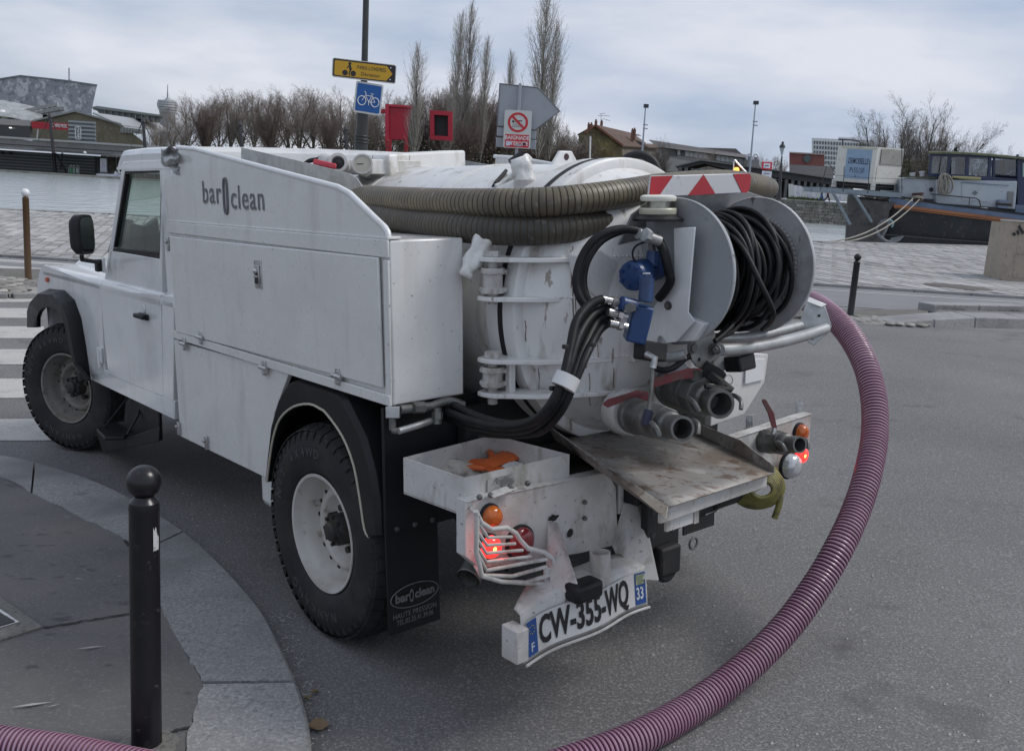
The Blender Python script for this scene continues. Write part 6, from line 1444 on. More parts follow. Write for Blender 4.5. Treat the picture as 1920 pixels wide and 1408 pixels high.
for p, q in (((1127, 231), (1127, 214)), ((1121, 217), (1143, 218)), ((1124, 214), (1135, 213)), ((1130, 223), (1144, 227))): ae.tube([wy(*p, Yh + 6), wy(*q, Yh + 6)], .035, 4)
part('tv_aerial', ae, rail_m, hs_)
part('gable_window', frm(1128, 278, 1141, 300, Yh - .3, 1.6), MATS['board_white'], hs_)
solo('white_pole', wbar((1107, 256), (1106, 300), 150, .12), MATS['print_white'], 'thin white pole in front of the house with the brown roof', 'pole', tuple(wy(1106, 300, 150)))
# ---- long industrial sheds
sh = thing('industrial_shed', 'long grey industrial hall with pale window bands stretching right of the house', 'building', tuple(wy(1320, 320, 230)))
Ys = 230
part('wall', pan([(1222, 272), (1402, 295), (1402, 330), (1222, 330)], Ys, 10), mat('shed_wall', (.30, .30, .30), .8, layers=[(.4, .5, .7, (.24, .24, .24))], space='World'), sh)
part('roof', quad3([wy(1218, 262.5, Ys - 1), wy(1403, 291, Ys - 1), wy(1403, 297, Ys - 1.5), wy(1222, 274, Ys - 1.5)], (0, 12, 0)), mat('shed_roof', (.215, .205, .205), .8), sh)
part('upper_roof', pan([(1313, 277), (1380, 279), (1384, 283), (1392, 290), (1330, 281)], Ys + 8, 6), mat('shed_roof_dark', (.13, .12, .115), .8), sh)
for k in range(16):
    x = 1268 + k * 8.4; y = 280.5 + k * 1.22
    part('window', pan([(x, y), (x + 7.4, y + 1.1), (x + 7.4, y + 10.6), (x, y + 9.8)], Ys - .3, .3), mat('shed_dark_louvre', (.10, .11, .12), .6) if k in (1, 7, 8) else mat('shed_window', (.52, .55, .58), .5, layers=[(2.2, .5, .6, (.38, .40, .43), (.3, 1, 5))], space='World'), sh)
for x in (1226, 1254): part('window', pan([(x, 280), (x + 16, 282), (x + 16, 293), (x, 291)], Ys - .3, .3), MATS['shed_dark_louvre'] if x > 1230 else MATS['shed_window'], sh)
s2 = thing('pale_lean_to', 'pale low sloping roof in front of the industrial hall', 'building', tuple(wy(1260, 320, 215)))
part('roof', pan([(1236, 292), (1300, 304), (1275, 322), (1232, 322)], 215, 8), mat('pale_sheet', (.38, .38, .37), .7, layers=[(.5, .5, .7, (.28, .28, .27))], space='World'), s2)
s3 = thing('open_shelter', 'long dark open-sided shelter on posts running toward the brick building', 'shelter', tuple(wy(1400, 340, 170)))
drk = mat('dark_shelter', (.050, .052, .058), .7)
part('roof', pan([(1266, 312), (1314, 300), (1500, 326), (1570, 336), (1600, 341), (1600, 350), (1500, 340), (1380, 322), (1320, 307), (1272, 318)], 170, 14), drk, s3)
part('roof_top', pan([(1266, 311), (1314, 299), (1500, 325), (1600, 340), (1600, 341.5), (1500, 327), (1314, 301.5), (1268, 313)], 169.5, 14), mat('shelter_edge', (.17, .175, .185), .6), s3)
part('back_wall', pan([(1272, 320), (1600, 352), (1600, 372), (1272, 372)], 184, .5), mat('shelter_back', (.055, .057, .062), .8, layers=[(.6, .5, .65, (.10, .10, .10), (2, 1, 1))], space='World'), s3)
for k in range(28): x = 1272 + k * 11.8; part('post', rect(x, 313 + k * 1.4, x + 1.4, 372, 169.8, .2), mat('shelter_post', (.11, .115, .12), .6), s3)
ar = thing('arched_building', 'small grey building with white arches at the end of the industrial hall', 'building', tuple(wy(1410, 320, 225)))
for x in (1405, 1417):
    part('arch', M().tube([wy(x + 5 * math.cos(a), 300 - 11 * math.sin(a), 225) for a in [math.pi * k / 10 for k in range(11)]], .22, 5), MATS['board_white'], ar)
part('wall', pan([(1401, 292), (1424, 296), (1424, 322), (1401, 322)], 226, 4), mat('arch_wall', (.30, .31, .33), .7), ar)
# floodlight posts, lantern, sign
gpost = mat('post_grey', (.26, .29, .33), .5, .2)
for (xt, yt, xb_, yb_, lab) in ((1210.5, 200, 1203, 300, 'tall grey floodlight post above the house with the skylight'), (1416.5, 194, 1405, 330, 'tall grey floodlight post just above the warning triangle')):
    o = thing('floodlight_post', lab, 'post', tuple(wy(xb_, yb_, 120))); part('pole', M().tube([wy(xb_, yb_, 120), wy(xt, yt, 120)], [.13, .065], 8), gpost, o)
    part('lamp_head', M().box(wy(xt + .5, yt, 120) - V((.25, .3, .15)), wy(xt + .5, yt, 120) + V((.3, .3, .25))), rail_m, o)
    for dy in (34, 41): part('bracket', M().bar(wy(xt - 5, yt + dy, 120), wy(xt + 4, yt + dy + 1, 120), .12, .12), gpost, o)
ln = thing('park_lantern', 'old-fashioned dark park lantern on a slender post left of the brick building', 'lamp', tuple(wy(1461, 350, 110)))
lc = wy(1466.5, 279, 110)
part('post', M().tube([wy(1459, 375, 110), wy(1463, 335, 110), wy(1464, 320, 110), wy(1466, 292, 110)], [.35, .16, .12, .07], 10), rail_m, ln)
part('lantern_glass', M().cyl(wy(1466, 291, 110), wy(1466.5, 276, 110), .10, .28, n=8), mat('lantern_glass', (.30, .33, .36), .2, coat=.6), ln)
part('lantern_cap', M().lathe([(0, .34), (.22, .30), (.42, .14), (.5, .12), (.58, .15), (.70, .03)], lc + V((0, 0, .08)), (0, 0, 1), 12), rail_m, ln)
ns = thing('navigation_sign', 'white square sign with red border and black bar near the dark shelter', 'sign', tuple(wy(1437, 350, 90)))
part('panel', rect(1429.5, 303.5, 1446.5, 319, 90, .06), mat('sign_red', (.62, .03, .04), .4), ns); part('face', rect(1432.5, 306.3, 1443.6, 316.2, 89.93, .06), MATS['board_white'], ns); part('bar', rect(1434.5, 310.2, 1441.5, 312, 89.88, .04), blackm, ns)
part('lower_panel', rect(1429.5, 320.5, 1446, 334, 90, .06), MATS['board_white'], ns); part('lower_bar', rect(1432, 325, 1443.5, 326.6, 89.93, .05), blackm, ns); part('lower_bar', rect(1433, 331, 1442.5, 332.6, 89.93, .05), blackm, ns)
part('leg', rect(1433.5, 334, 1435, 362, 90, .08), gpost, ns); part('leg', rect(1441.5, 334, 1443, 362, 90, .08), gpost, ns)
# brick building, white office block
bb = thing('brick_building', 'red brick building with a round green window left of the barge', 'building', tuple(wy(1512, 340, 200)))
part('wall', pan([(1480, 287), (1546, 290), (1546, 312), (1480, 309)], 200, 14), mat('red_brick', (.22, .085, .075), .85, layers=[(.8, .5, .7, (.17, .07, .06))], space='World'), bb)
part('coping', pan([(1480, 285), (1546, 288.5), (1546, 291), (1480, 287.5)], 199.7, 15), mat('brick_coping', (.42, .36, .34), .7), bb)
part('lower_wall', pan([(1480, 309), (1563, 313), (1563, 334), (1480, 330)], 199, 14), mat('grey_render', (.26, .25, .25), .8), bb)
part('round_window', M().lathe([(0, .62), (.1, .62)], wy(1513, 298, 199.8), (0, -1, 0), 24), mat('green_window', (.07, .11, .11), .3), bb); part('window_ring', M().lathe([(0, .78), (.14, .78), (.14, .62), (0, .62)], wy(1513, 298, 199.9), (0, -1, 0), 24, cap=False), mat('ring_dark', (.10, .10, .11), .6), bb)
ob_ = thing('office_block', 'white office block with rows of small dark windows behind the barge cabin box', 'building', tuple(wy(1575, 330, 330)))
part('wall', pan([(1522, 259), (1640, 264), (1640, 330), (1522, 322)], 330, 30), mat('white_cladding', (.72, .74, .77), .6), ob_)
dw = mat('office_window', (.13, .14, .16), .4); wmesh = None
for r_ in range(6):
    for c_ in range(20):
        x = 1526 + c_ * 5.3; y = 264.5 + r_ * 9.2 + c_ * .30
        if wmesh is None: wmesh = mesh_of(M().box((-.24, -.15, -.48), (.24, .1, .48)), 'window', dw)
        o = link('window', wmesh, ob_); o.location = wy(x + 1.2, y + 2.6, 329.9) - OFF[ob_.name]
part('plant_room', pan([(1572, 257), (1605, 259), (1605, 262), (1572, 260)], 335, 10), MATS['tower_pale'], ob_)
# white hoarding, grass strip and walkers
wf = thing('white_hoarding', 'stepped white hoarding panels along the far quay left of the barge', 'fence', tuple(wy(1535, 372, 140)))
for k in range(13):
    x = 1479 + k * 8.6; y = 345 + min(k, 8) * 1.9 + max(0, k - 8) * .5 + (k % 2) * .5
    part('panel', pan([(x, y), (x + 8.3, y + .7), (x + 8.3, 373 + k * .5), (x, 372 + k * .5)], 139, .15), MATS['board_white'] if k % 3 else mat('hoarding_white', (.62, .64, .64), .6), wf)
gs = M(); rr = random.Random(4)
for k in range(900):
    c = wy(rr.uniform(1476, 1545), 378, rr.uniform(134.8, 136.5)); c.z = ZG; h_ = rr.uniform(.15, .5) * (1.5 if rr.random() < .2 else 1); gs.add([c + V((-.12, 0, 0)), c + V((.12, 0, 0)), c + V((rr.uniform(-.1, .1), 0, h_))], [(0, 1, 2)])
solo('grass_strip', gs, grass, 'strip of rough green grass in front of the white hoarding', 'grass', tuple(wy(1510, 378, 135)), smooth=None, kind='stuff')
def walker(px, top, bot, Y, coat, leg, lab, stride, lean):
    f_ = wy(px, bot, Y); f_.z = ZG + .16; H = 1.72; o = thing('person', lab, 'person', tuple(f_))
    me = bpy.data.meshes.new('body'); vs = [(0, 0, .92), (0, 0, 1.2), (0, 0, 1.42), (0, 0, 1.55), (lean, 0, 1.66), (0, 0, 1.74), (.0, .18, 1.40), (.10, .24, 1.12), (.2 * stride, .22, .9), (0, -.18, 1.40), (-.10, -.24, 1.12), (-.12 * stride, -.22, .9), (.05, .1, .9), (.20 * stride, .1, .5), (.30 * stride, .1, .08), (.42 * stride, .1, .03), (-.05, -.1, .9), (-.10 * stride, -.1, .5), (-.36 * stride, -.1, .12), (-.26 * stride, -.1, .03)]
    es = [(0,1),(1,2),(2,3),(3,4),(4,5),(2,6),(6,7),(7,8),(2,9),(9,10),(10,11),(0,12),(12,13),(13,14),(14,15),(0,16),(16,17),(17,18),(18,19)]
    me.from_pydata(vs, es, []); b_ = bpy.data.objects.new('body', me); COL.objects.link(b_); b_.parent = o; me.skin_vertices or me.attributes
    md = b_.modifiers.new('skin', 'SKIN'); rad = [.17, .17, .19, .07, .11, .10, .08, .06, .045, .08, .06, .045, .11, .08, .055, .05, .11, .08, .055, .05]
    bm = bmesh.new(); bm.from_mesh(me); ly = bm.verts.layers.skin.verify()
    for v, r_ in zip(bm.verts, rad): v[ly].radius = (r_, r_); v[ly].use_root = (v.index == 0)
    bm.to_mesh(me); bm.free(); b_.modifiers.new('s', 'SUBSURF').levels = 1; me.materials.append(coat)
    tr_ = M().tube([(0, .1, .95), (.20 * stride, .1, .5), (.30 * stride, .1, .10)], [.135, .105, .08], 8).tube([(0, -.1, .95), (-.10 * stride, -.1, .5), (-.36 * stride, -.1, .14)], [.135, .105, .08], 8); OFF[o.name] = V((0, 0, 0)); part('trousers', tr_, leg, o, smooth=60)
    part('head', M().sphere((lean, 0, 1.64), .11, 10, 8, (1, .85, 1.2)), mat('skin', (.35, .22, .17), .6), o, smooth=60); part('hair', M().sphere((lean - .02, 0, 1.69), .115, 10, 8, (1, .9, .9)), blackm, o, smooth=60)
walker(1539, 358, 378, 133.6, mat('dark_coat', (.03, .035, .04), .8), mat('blue_jeans', (.06, .11, .22), .8), 'walker in dark coat and blue jeans on the far quay', 1, .02)
walker(1550.5, 358, 379, 133.6, mat('maroon_coat', (.12, .02, .035), .8), mat('dark_trousers', (.04, .02, .025), .8), 'walker in maroon coat on the far quay, following the other', 1.1, .03)
# ---- lamp post with cycle signs
Yp = 17.6
lp = thing('street_lamp', 'dark cast street lamp post carrying the yellow and blue cycle signs', 'lamp post', tuple(V((wy(668, 560, Yp).x, Yp, G(wy(668, 560, Yp).x)))))
base = wy(671, 470, Yp); base.z = G(base.x); pm = mat('lamp_post_paint', (.035, .037, .036), .4, layers=[(3, .5, .7, (.05, .05, .045))])
pA, pB, pC = wy(687, -30, Yp), wy(681.5, 190, Yp), wy(677.5, 258, Yp)
part('upper_pole', M().tube([pB, wy(684, 100, Yp), pA, wy(692, -220, Yp)], [.062, .056, .052, .048], 16), pm, lp, smooth=60)
part('lower_pole', M().tube([base, base.lerp(pC, .5), pC, wy(679, 240, Yp), wy(680, 212, Yp), pB], [.15, .125, .118, .108, .105, .098], 20), pm, lp, smooth=40)
for yy in (256, 262, 268): part('collar', M().cyl(wy(677.5, yy + 1.3, Yp), wy(677.6, yy - 1.3, Yp), .132, n=24), pm, lp, bev=.01)
part('lamp_arm', M().tube([wy(692, -220, Yp), wy(693, -320, Yp)], [.048, .04], 12), pm, lp); part('lantern', M().lathe([(0, .08), (.1, .2), (.45, .26), (.5, .3), (.6, .1), (.7, .03)], wy(693, -320, Yp), (0, 0, 1), 16), rail_m, lp)
def sign_frame(P00, P10, P01):
    """origin and axes of a flat sign from three corners: bottom-left, bottom-right, top-left"""
    return P00, (P10 - P00), (P01 - P00)
ys = thing('detour_sign', 'yellow arrow-shaped cycling detour sign with black border on the lamp post', 'sign', tuple(wy(683, 133, Yp - .1)))
C4 = [wy(625, 110, Yp - .28), wy(742, 124, Yp - .02), wy(741, 156, Yp - .02), wy(623.5, 143, Yp - .28)]
sx_ = C4[1] - C4[0]; sy_ = C4[0] - C4[3]; sn = sx_.cross(sy_).normalized()
def sp_(a, b, d=0): return C4[3] + sx_ * a + sy_ * b + sn * d
def rrect(f, a0, a1, b0, b1, ra, rb, n=5):
    o = []
    for (ca, cb, s) in ((a1 - ra, b1 - rb, 0), (a0 + ra, b1 - rb, 1), (a0 + ra, b0 + rb, 2), (a1 - ra, b0 + rb, 3)):
        for k in range(n + 1):
            x = (s + k / n) * math.pi / 2; o.append((ca + math.cos(x) * ra, cb + math.sin(x) * rb))
    return o
sblk = mat('sign_black', (.015, .015, .017), .4); syel = mat('sign_yellow', (.56, .32, .015), .4)
part('backing', M().prism([sp_(a, b) for a, b in rrect(0, 0, 1, 0, 1, .03, .1)], sn * -.02), sblk, ys)
part('yellow_face', M().prism([sp_(a, b, .002) for a, b in [(.025, .15), (.03, .09), (.045, .075), (.86, .075), (.955, .5), (.86, .92), (.045, .92), (.03, .90), (.025, .85)]], sn * .002), syel, ys)
part('edge', M().tube([sp_(a, b, .0) for a, b in rrect(0, -.005, 1.005, -.02, 1.02, .03, .1)], .009, 6, loop=True), mat('sign_edge', (.45, .45, .42), .5), ys)
text('PARIS-LONDRES', sp_(.615, .66, .006), sx_, sy_, .090, sblk, ys, ext=.001, sx=.70, spc=1.1); text('Déviation', sp_(.60, .30, .006), sx_, sy_, .088, sblk, ys, ext=.001, sx=.80, spc=1.15)
cyi = M(); k_ = .35
def disc(m_, a, b, r_): m_.prism([sp_(a + math.cos(x) * r_ * .27, b + math.sin(x) * r_, .004) for x in [6.2832*q/20 for q in range(20)]], sn * .002)
disc(cyi, .195, .27, .16); disc(cyi, .325, .27, .16); disc(cyi, .265, .82, .085)
cyi.prism([sp_(a, b, .004) for a, b in ((.25, .78), (.275, .78), (.30, .50), (.28, .42), (.255, .5))], sn * .002).prism([sp_(a, b, .0045) for a, b in ((.26, .68), (.225, .52), (.215, .55), (.25, .72))], sn * .002).prism([sp_(a, b, .0045) for a, b in ((.27, .46), (.25, .30), (.26, .12), (.275, .12), (.27, .30), (.295, .44))], sn * .002)
part('cyclist_symbol', cyi, sblk, ys)
for a, b in ((.92, .84), (.92, .16)): part('rivet', M().sphere(sp_(a, b, .003), .012, 8, 5), MATS['board_white'], ys)
bs = thing('cycle_sign', 'blue square cycle route sign with white bicycle on the lamp post', 'sign', tuple(wy(690, 185, Yp - .1)))
C4 = [wy(668, 151.5, Yp - .16), wy(719.5, 160, Yp - .06), wy(713, 219.5, Yp - .06), wy(662, 210, Yp - .16)]
sx_ = C4[1] - C4[0]; sy_ = C4[0] - C4[3]; sn = sx_.cross(sy_).normalized()
part('backing', M().prism([sp_(a, b) for a, b in rrect(0, 0, 1, 0, 1, .07, .07)], sn * -.02), mat('sign_white', (.62, .63, .60), .4), bs)
part('blue_face', M().prism([sp_(a, b, .002) for a, b in rrect(0, .06, .94, .06, .94, .04, .04)], sn * .002), mat('sign_blue', (.008, .095, .33), .35), bs)
bi = M()
def ringb(a, b, r_, th=.008): bi.tube([sp_(a + math.cos(x) * r_, b + math.sin(x) * r_, .006) for x in [6.2832*q/24 for q in range(24)]], th, 5, loop=True)
def ln_(p, q, th=.0065): bi.tube([sp_(*p, .006), sp_(*q, .006)], th, 5)
ringb(.27, .40, .145); ringb(.75, .40, .145)
for p, q in (((.27, .40), (.40, .60)), ((.40, .60), (.38, .68)), ((.38, .68), (.33, .70)), ((.40, .58), (.62, .58)), ((.40, .56), (.52, .38)), ((.52, .38), (.62, .62)), ((.62, .60), (.75, .40)), ((.52, .38), (.75, .40)), ((.57, .65), (.68, .65)), ((.52, .38), (.53, .28))): ln_(p, q)
disc(bi, .52, .38, .03); part('bicycle_symbol', bi, MATS['print_white'], bs)
# ---- second post: back of an arrow sign, no-swimming sign
Yq = 20
sp2 = thing('sign_post', 'grey metal post carrying the back of a large arrow sign', 'sign post', tuple(V((wy(966, 500, Yq).x, Yq, .0))))
galp = mat('sign_back_grey', (.36, .38, .41), .45, .3, layers=[(2, .5, .7, (.30, .32, .35))])
pt, pb_ = wy(975.5, 157, Yq), wy(966, 330, Yq); bs2 = pb_ + (pb_ - pt) * 1.2
part('post', M().bar(bs2, pt, .06, .09, (0, 1, 0)), galp, sp2, bev=.008)
ao = [(937, 157), (1009, 165), (1050, 209), (1004, 244), (970, 240), (932, 236)]
part('arrow_back', M().prism([wy(x, y, Yq + .06) for x, y in ao], (0, .03, 0)), galp, sp2, bev=.004)
part('arrow_rim', M().tube([wy(x, y, Yq + .05) for x, y in ao], .012, 6, loop=True), mat('rim_dark', (.16, .16, .17), .5), sp2)
for pts in ([(932, 238), (1006, 246), (1005, 262), (931, 255)], [(930, 258), (1006, 264), (1004, 281), (929, 276)]): part('small_panel_back', M().prism([wy(x, y, Yq + .07) for x, y in pts], (0, .02, 0)), galp, sp2, bev=.01); sp2.children[-1].name
nsg = thing('no_swimming_sign', 'white and red no-swimming sign, tattered at the bottom, on the grey post', 'sign', tuple(wy(970, 245, Yq - .05)))
C4 = [wy(946.5, 206, Yq - .08), wy(998, 208.5, Yq - .08), wy(994.5, 282, Yq - .08), wy(943, 277, Yq - .08)]
sx_ = C4[1] - C4[0]; sy_ = C4[0] - C4[3]; sn = sx_.cross(sy_).normalized()
part('backing', M().prism([sp_(a, b) for a, b in rrect(0, 0, 1, 0, 1, .07, .05)], sn * -.015), MATS['sign_white'], nsg)
redS = mat('sign_prohibit_red', (.58, .02, .03), .4)
part('red_band', M().prism([sp_(a, b, .002) for a, b in rrect(0, .06, .94, .02, .36, .02, .02)], sn * .002), redS, nsg)
rg = M(); a_ = [6.2832*q/36 for q in range(36)]
rg.rings([[sp_(.5 + math.cos(x) * .37, .68 + math.sin(x) * .262, .002) for x in a_], [sp_(.5 + math.cos(x) * .37, .68 + math.sin(x) * .262, .005) for x in a_], [sp_(.5 + math.cos(x) * .285, .68 + math.sin(x) * .20, .005) for x in a_], [sp_(.5 + math.cos(x) * .285, .68 + math.sin(x) * .20, .002) for x in a_]], cap=False)
part('prohibition_ring', rg, redS, nsg); part('prohibition_bar', M().prism([sp_(a, b, .004) for a, b in ((.25, .82), (.31, .865), (.76, .55), (.70, .51))], sn * .002), redS, nsg)
sw2 = M(); disc(sw2, .40, .72, .035) if False else None
sw2.prism([sp_(.33 + math.cos(x) * .045, .70 + math.sin(x) * .033, .0035) for x in a_[::3]], sn * .001); sw2.prism([sp_(a, b, .0035) for a, b in ((.40, .70), (.50, .735), (.66, .735), (.66, .715), (.52, .70), (.42, .675))], sn * .001)
for k in range(3): sw2.prism([sp_(a, b, .0035) for a, b in ((.30, .635 - k*.035), (.68, .64 - k*.035), (.68, .632 - k*.035), (.30, .627 - k*.035))], sn * .001)
part('swimmer_symbol', sw2, sblk, nsg)
text('BAIGNADE', sp_(.5, .27, .005), sx_, sy_, .105, MATS['print_white'], nsg, ext=.001, sx=.95, bold=.002); text('INTERDITE', sp_(.5, .12, .005), sx_, sy_, .105, MATS['print_white'], nsg, ext=.001, sx=.88, bold=.002)
part('torn_sticker', M().prism([sp_(a, b, .007) for a, b in ((.10, .17), (.14, .19), (.28, .17), (.31, .12), (.24, .06), (.12, .05))], sn * .001), MATS['board_white'], nsg); part('sticker_scrap', M().prism([sp_(a, b, .007) for a, b in ((.70, .13), (.80, .16), (.84, .10), (.74, .08))], sn * .001), sblk, nsg)
part('sticker_scrap', M().prism([sp_(a, b, .007) for a, b in ((.45, .045), (.68, .05), (.67, .11), (.46, .10))], sn * .001), galp, nsg)
# ---- utility cabinets at right
uy = 22
cb = thing('concrete_cabinet', 'pale concrete utility cabinet with graffiti and torn stickers at the right edge', 'cabinet', tuple(gp(1885, 528)))
cbm = mat('cabinet_concrete', (.36, .31, .25), .8, layers=[(3, .5, .7, (.29, .25, .21)), (14, .58, .68, (.22, .20, .18))], space='World')
p0, p1 = gp(1879, 528), gp(2060, 540)
dv = (p1 - p0).normalized(); hv_ = wy(1890, 415, p0.y).z - p0.z
def cbp(x, z, d=0): return p0 + dv * x + V((0, 0, z)) + V((dv.y, -dv.x, 0)) * d
bk2 = V((-dv.y, dv.x, 0)) * .5
part('body', M().prism([cbp(0, .03), cbp(1.6, .03), cbp(1.6, hv_), cbp(0, hv_)], bk2), cbm, cb)
part('lid', M().prism([cbp(-.02, hv_, .03), cbp(1.6, hv_, .03), cbp(1.6, hv_ + .035, .03), cbp(-.02, hv_ + .035, .03)], bk2 * 1.1), mat('cabinet_lid', (.48, .46, .42), .8), cb)
part('door_panel', M().prism([cbp(.20, .10, .0), cbp(.20, .60), cbp(.9, .60), cbp(.9, .10)], -bk2 * .02), cbm, cb, bev=.005); part('door_panel', M().prism([cbp(.20, .62), cbp(.20, hv_ - .02), cbp(.9, hv_ - .02), cbp(.9, .62)], -bk2 * .02), cbm, cb, bev=.005)
gf = M()
for pts in ([(.04, 1.02), (.10, .98)], [(.12, 1.08), (.17, 1.0)], [(.14, 1.18), (.26, 1.02)], [(.26, 1.02), (.30, 1.16)], [(.30, 1.16), (.35, 1.0)], [(.35, 1.0), (.42, 1.18)], [(.42, 1.18), (.60, 1.16)], [(.46, 1.08), (.58, 1.06)], [(.44, 1.0), (.62, .99)]):
    (a, b), (c, d) = pts; s = (hv_ - .06) / 1.2; gf.bar(cbp(a, b * s, .016), cbp(c, d * s, .016), .004, .035, (dv.y, -dv.x, 0)) if False else gf.prism([cbp(a, b*s - .026, .022), cbp(c, d*s - .026, .022), cbp(c + .03, d*s + .026, .022), cbp(a + .03, b*s + .026, .022)], V((dv.y, -dv.x, 0)) * .002)
part('graffiti', gf, sblk, cb, kind='stuff')
pa = thing('peeling_pillar', 'whitish pillar with peeling posters and a blue sticker beside the concrete cabinet', 'pillar', tuple(gp(1868, 524)))
q0, q1 = gp(1856, 521), gp(1878, 526)
def plr(a, b):
    zt = wy(1868, 415, q0.y).z; z = q0.z + (zt - q0.z) * b; p = q0.lerp(q1, a); p.z = z
    return p + V((0, -.10, 0)) + V((.02 * noise.noise(V((a * 3, b * 7, 0))) + (1 - a) * .035 * b, -.05 * math.sin(a * 3.14) + .015 * noise.noise(V((a * 5, b * 9, 3))), 0))
gm_ = M().grid(plr, 8, 24); pm_ = part('posters', gm_, mat('peeling_poster', (.50, .51, .48), .8, layers=[(4, .47, .58, (.33, .34, .32)), (9, .54, .60, (.66, .66, .64))], bump=(18, .5, .01), space='World'), pa, smooth=60)
part('core', M().prism([q0 + V((.03, .06, 0)), q1 + V((0, .03, 0)), q1 + V((0, .4, 0)), q0 + V((.03, .4, 0))], (0, 0, wy(1868, 416, q0.y).z - q0.z)), cbm, pa)
part('blue_sticker', M().grid(lambda a, b: plr(.18 + .5 * a, .52 + .25 * b) + V((0, -.008, 0)), 4, 6), mat('blue_sticker', (.13, .33, .40), .6, layers=[(20, .5, .6, (.4, .48, .48))]), pa)
mh = gp(1795, 541); solo('drain_cover', M().lathe([(0, .62), (.008, .6), (.01, .01)], mh + V((0, 0, .03)), (0, 0, 1), 28), mat('drain_dark', (.10, .09, .08), .8), 'oval-looking dark round drain cover set in the quay paving at right', 'cover', tuple(mh))
# ------------------------------------------------------------------ the barge
Yb = 57
bg = thing('barge', 'moored barge with black hull, orange rubbing strake, grey-blue superstructure and dark blue wheelhouse', 'barge', tuple(wy(1750, 470, Yb)))
bg['label'] = 'moored barge with black hull, orange strake and dark blue wheelhouse with mossy roof'
hullm = mat('black_hull', (.012, .013, .016), .45, layers=[(.8, .5, .7, (.025, .026, .03)), (4, .6, .7, (.06, .055, .05))], bump=(1.2, .3, .1), space='World')
def bp_(pts, th=4.2, Y=Yb, m_=None): return pan(pts, Y, th, m_)
hull = M(); st = [(1588, 1616, 365), (1597, 1622, 368), (1640, 1660, 376), (1690, 1700, 384), (1760, 1765, 394), (1850, 1852, 406), (1960, 1960, 420), (2100, 2100, 440), (2400, 2400, 475)]
rs = []
for i, (xw, xt_, yt) in enumerate(st):
    off = [2.3, 1.7, .8, .25, .0, 0, 0, 0, 0][i]; Yn = Yb + off
    top = wy(xt_ if i > 1 else xw + 6, yt, Yn); bot = wy(xw, 470 + (xw - 1588) * .035, Yn + .3); bot.z = -.98
    wd = 4.6 - 2 * off * .95
    rs.append([bot, top, top + V((0, wd, 0)), bot + V((0, wd, 0))])
hull.rings(rs); hl_o = part('hull', hull, hullm, bg)
def stripe(ys0, th, mt, nm, d=.06, x_from=1675):
    m_ = M(); rs = []
    for (x, yA, yB) in ys0: rs.append([wy(x, yA, Yb - d), wy(x, yB, Yb - d), wy(x, yB, Yb + .1), wy(x, yA, Yb + .1)])
    part(nm, m_.rings(rs), mt, bg)
stripe([(1668, 370, 382), (1700, 376, 388), (1760, 383, 394), (1850, 394, 405), (1960, 409, 420), (2200, 440, 452)], 0, mat('slate_blue_paint', (.12, .16, .24), .5, layers=[(1.5, .5, .7, (.09, .12, .18))], space='World'), 'bulwark')
orm2 = mat('orange_strake', (.34, .125, .045), .6, layers=[(2, .5, .65, (.22, .08, .035), (.2, 1, 3))], space='World')
stripe([(1676, 384, 391), (1700, 386, 394), (1760, 393.5, 401.5), (1850, 404.5, 413), (1960, 419, 428), (2200, 451, 460)], 0, orm2, 'strake', .12)
stripe([(1676, 389.5, 390.5), (1760, 398.5, 399.5), (1850, 410.5, 411.5), (1960, 425, 426), (2200, 457, 458)], 0, blackm, 'strake_groove', .135)
stripe([(1690, 368, 371), (1760, 381, 384), (1850, 391, 394.5), (1960, 405, 409), (2200, 436, 441)], 0, blackm, 'rail_capping', .10)
stripe([(1600, 434, 436), (1760, 447, 449), (1870, 455, 457), (2200, 480, 482)], 0, mat('hull_ridge', (.05, .05, .055), .5), 'hull_ridge', .05)
# bow steelwork
bow_m = mat('weathered_bow_steel', (.075, .07, .07), .7, layers=[(1.5, .45, .65, (.12, .105, .10)), (4, .55, .65, (.05, .04, .045))], space='World')
part('bow_plating', pan([(1592, 372), (1680, 380), (1668, 395), (1655, 470), (1586, 466)], Yb - .08, .12), bow_m, bg)
plat = mat('platform_grey', (.20, .24, .27), .6, layers=[(2, .5, .7, (.13, .155, .18))], space='World')
part('platform', M().prism([wy(1538, 351, Yb - .6), wy(1690, 362, Yb - .6), wy(1690, 371, Yb - .6), wy(1538, 360, Yb - .6)], (0, 3.4, 0)), plat, bg)
for p, q in (((1562, 362), (1594, 421)), ((1603, 366), (1634, 416))): part('platform_strut', M().bar(wy(*p, Yb - .7), wy(*q, Yb - .5), .12, .2, (0, 1, 0)), plat, bg)
for p, q in (((1538, 356), (1550, 311)), ((1581, 360), (1583, 312)), ((1627, 363), (1631, 300)), ((1551, 303), (1566, 324)), ((1691, 363), (1691, 270))): part('rail_stanchion', M().tube([wy(*p, Yb - .6), wy(*q, Yb - .6)], .022, 6), rail_m, bg)
for y in (330, 346): part('wire', M().tube([wy(1546, y - 2, Yb - .6), wy(1582, y, Yb - .6), wy(1629, y + 4, Yb - .6), wy(1690, y + 6, Yb - .6)], .010, 4), rail_m, bg)
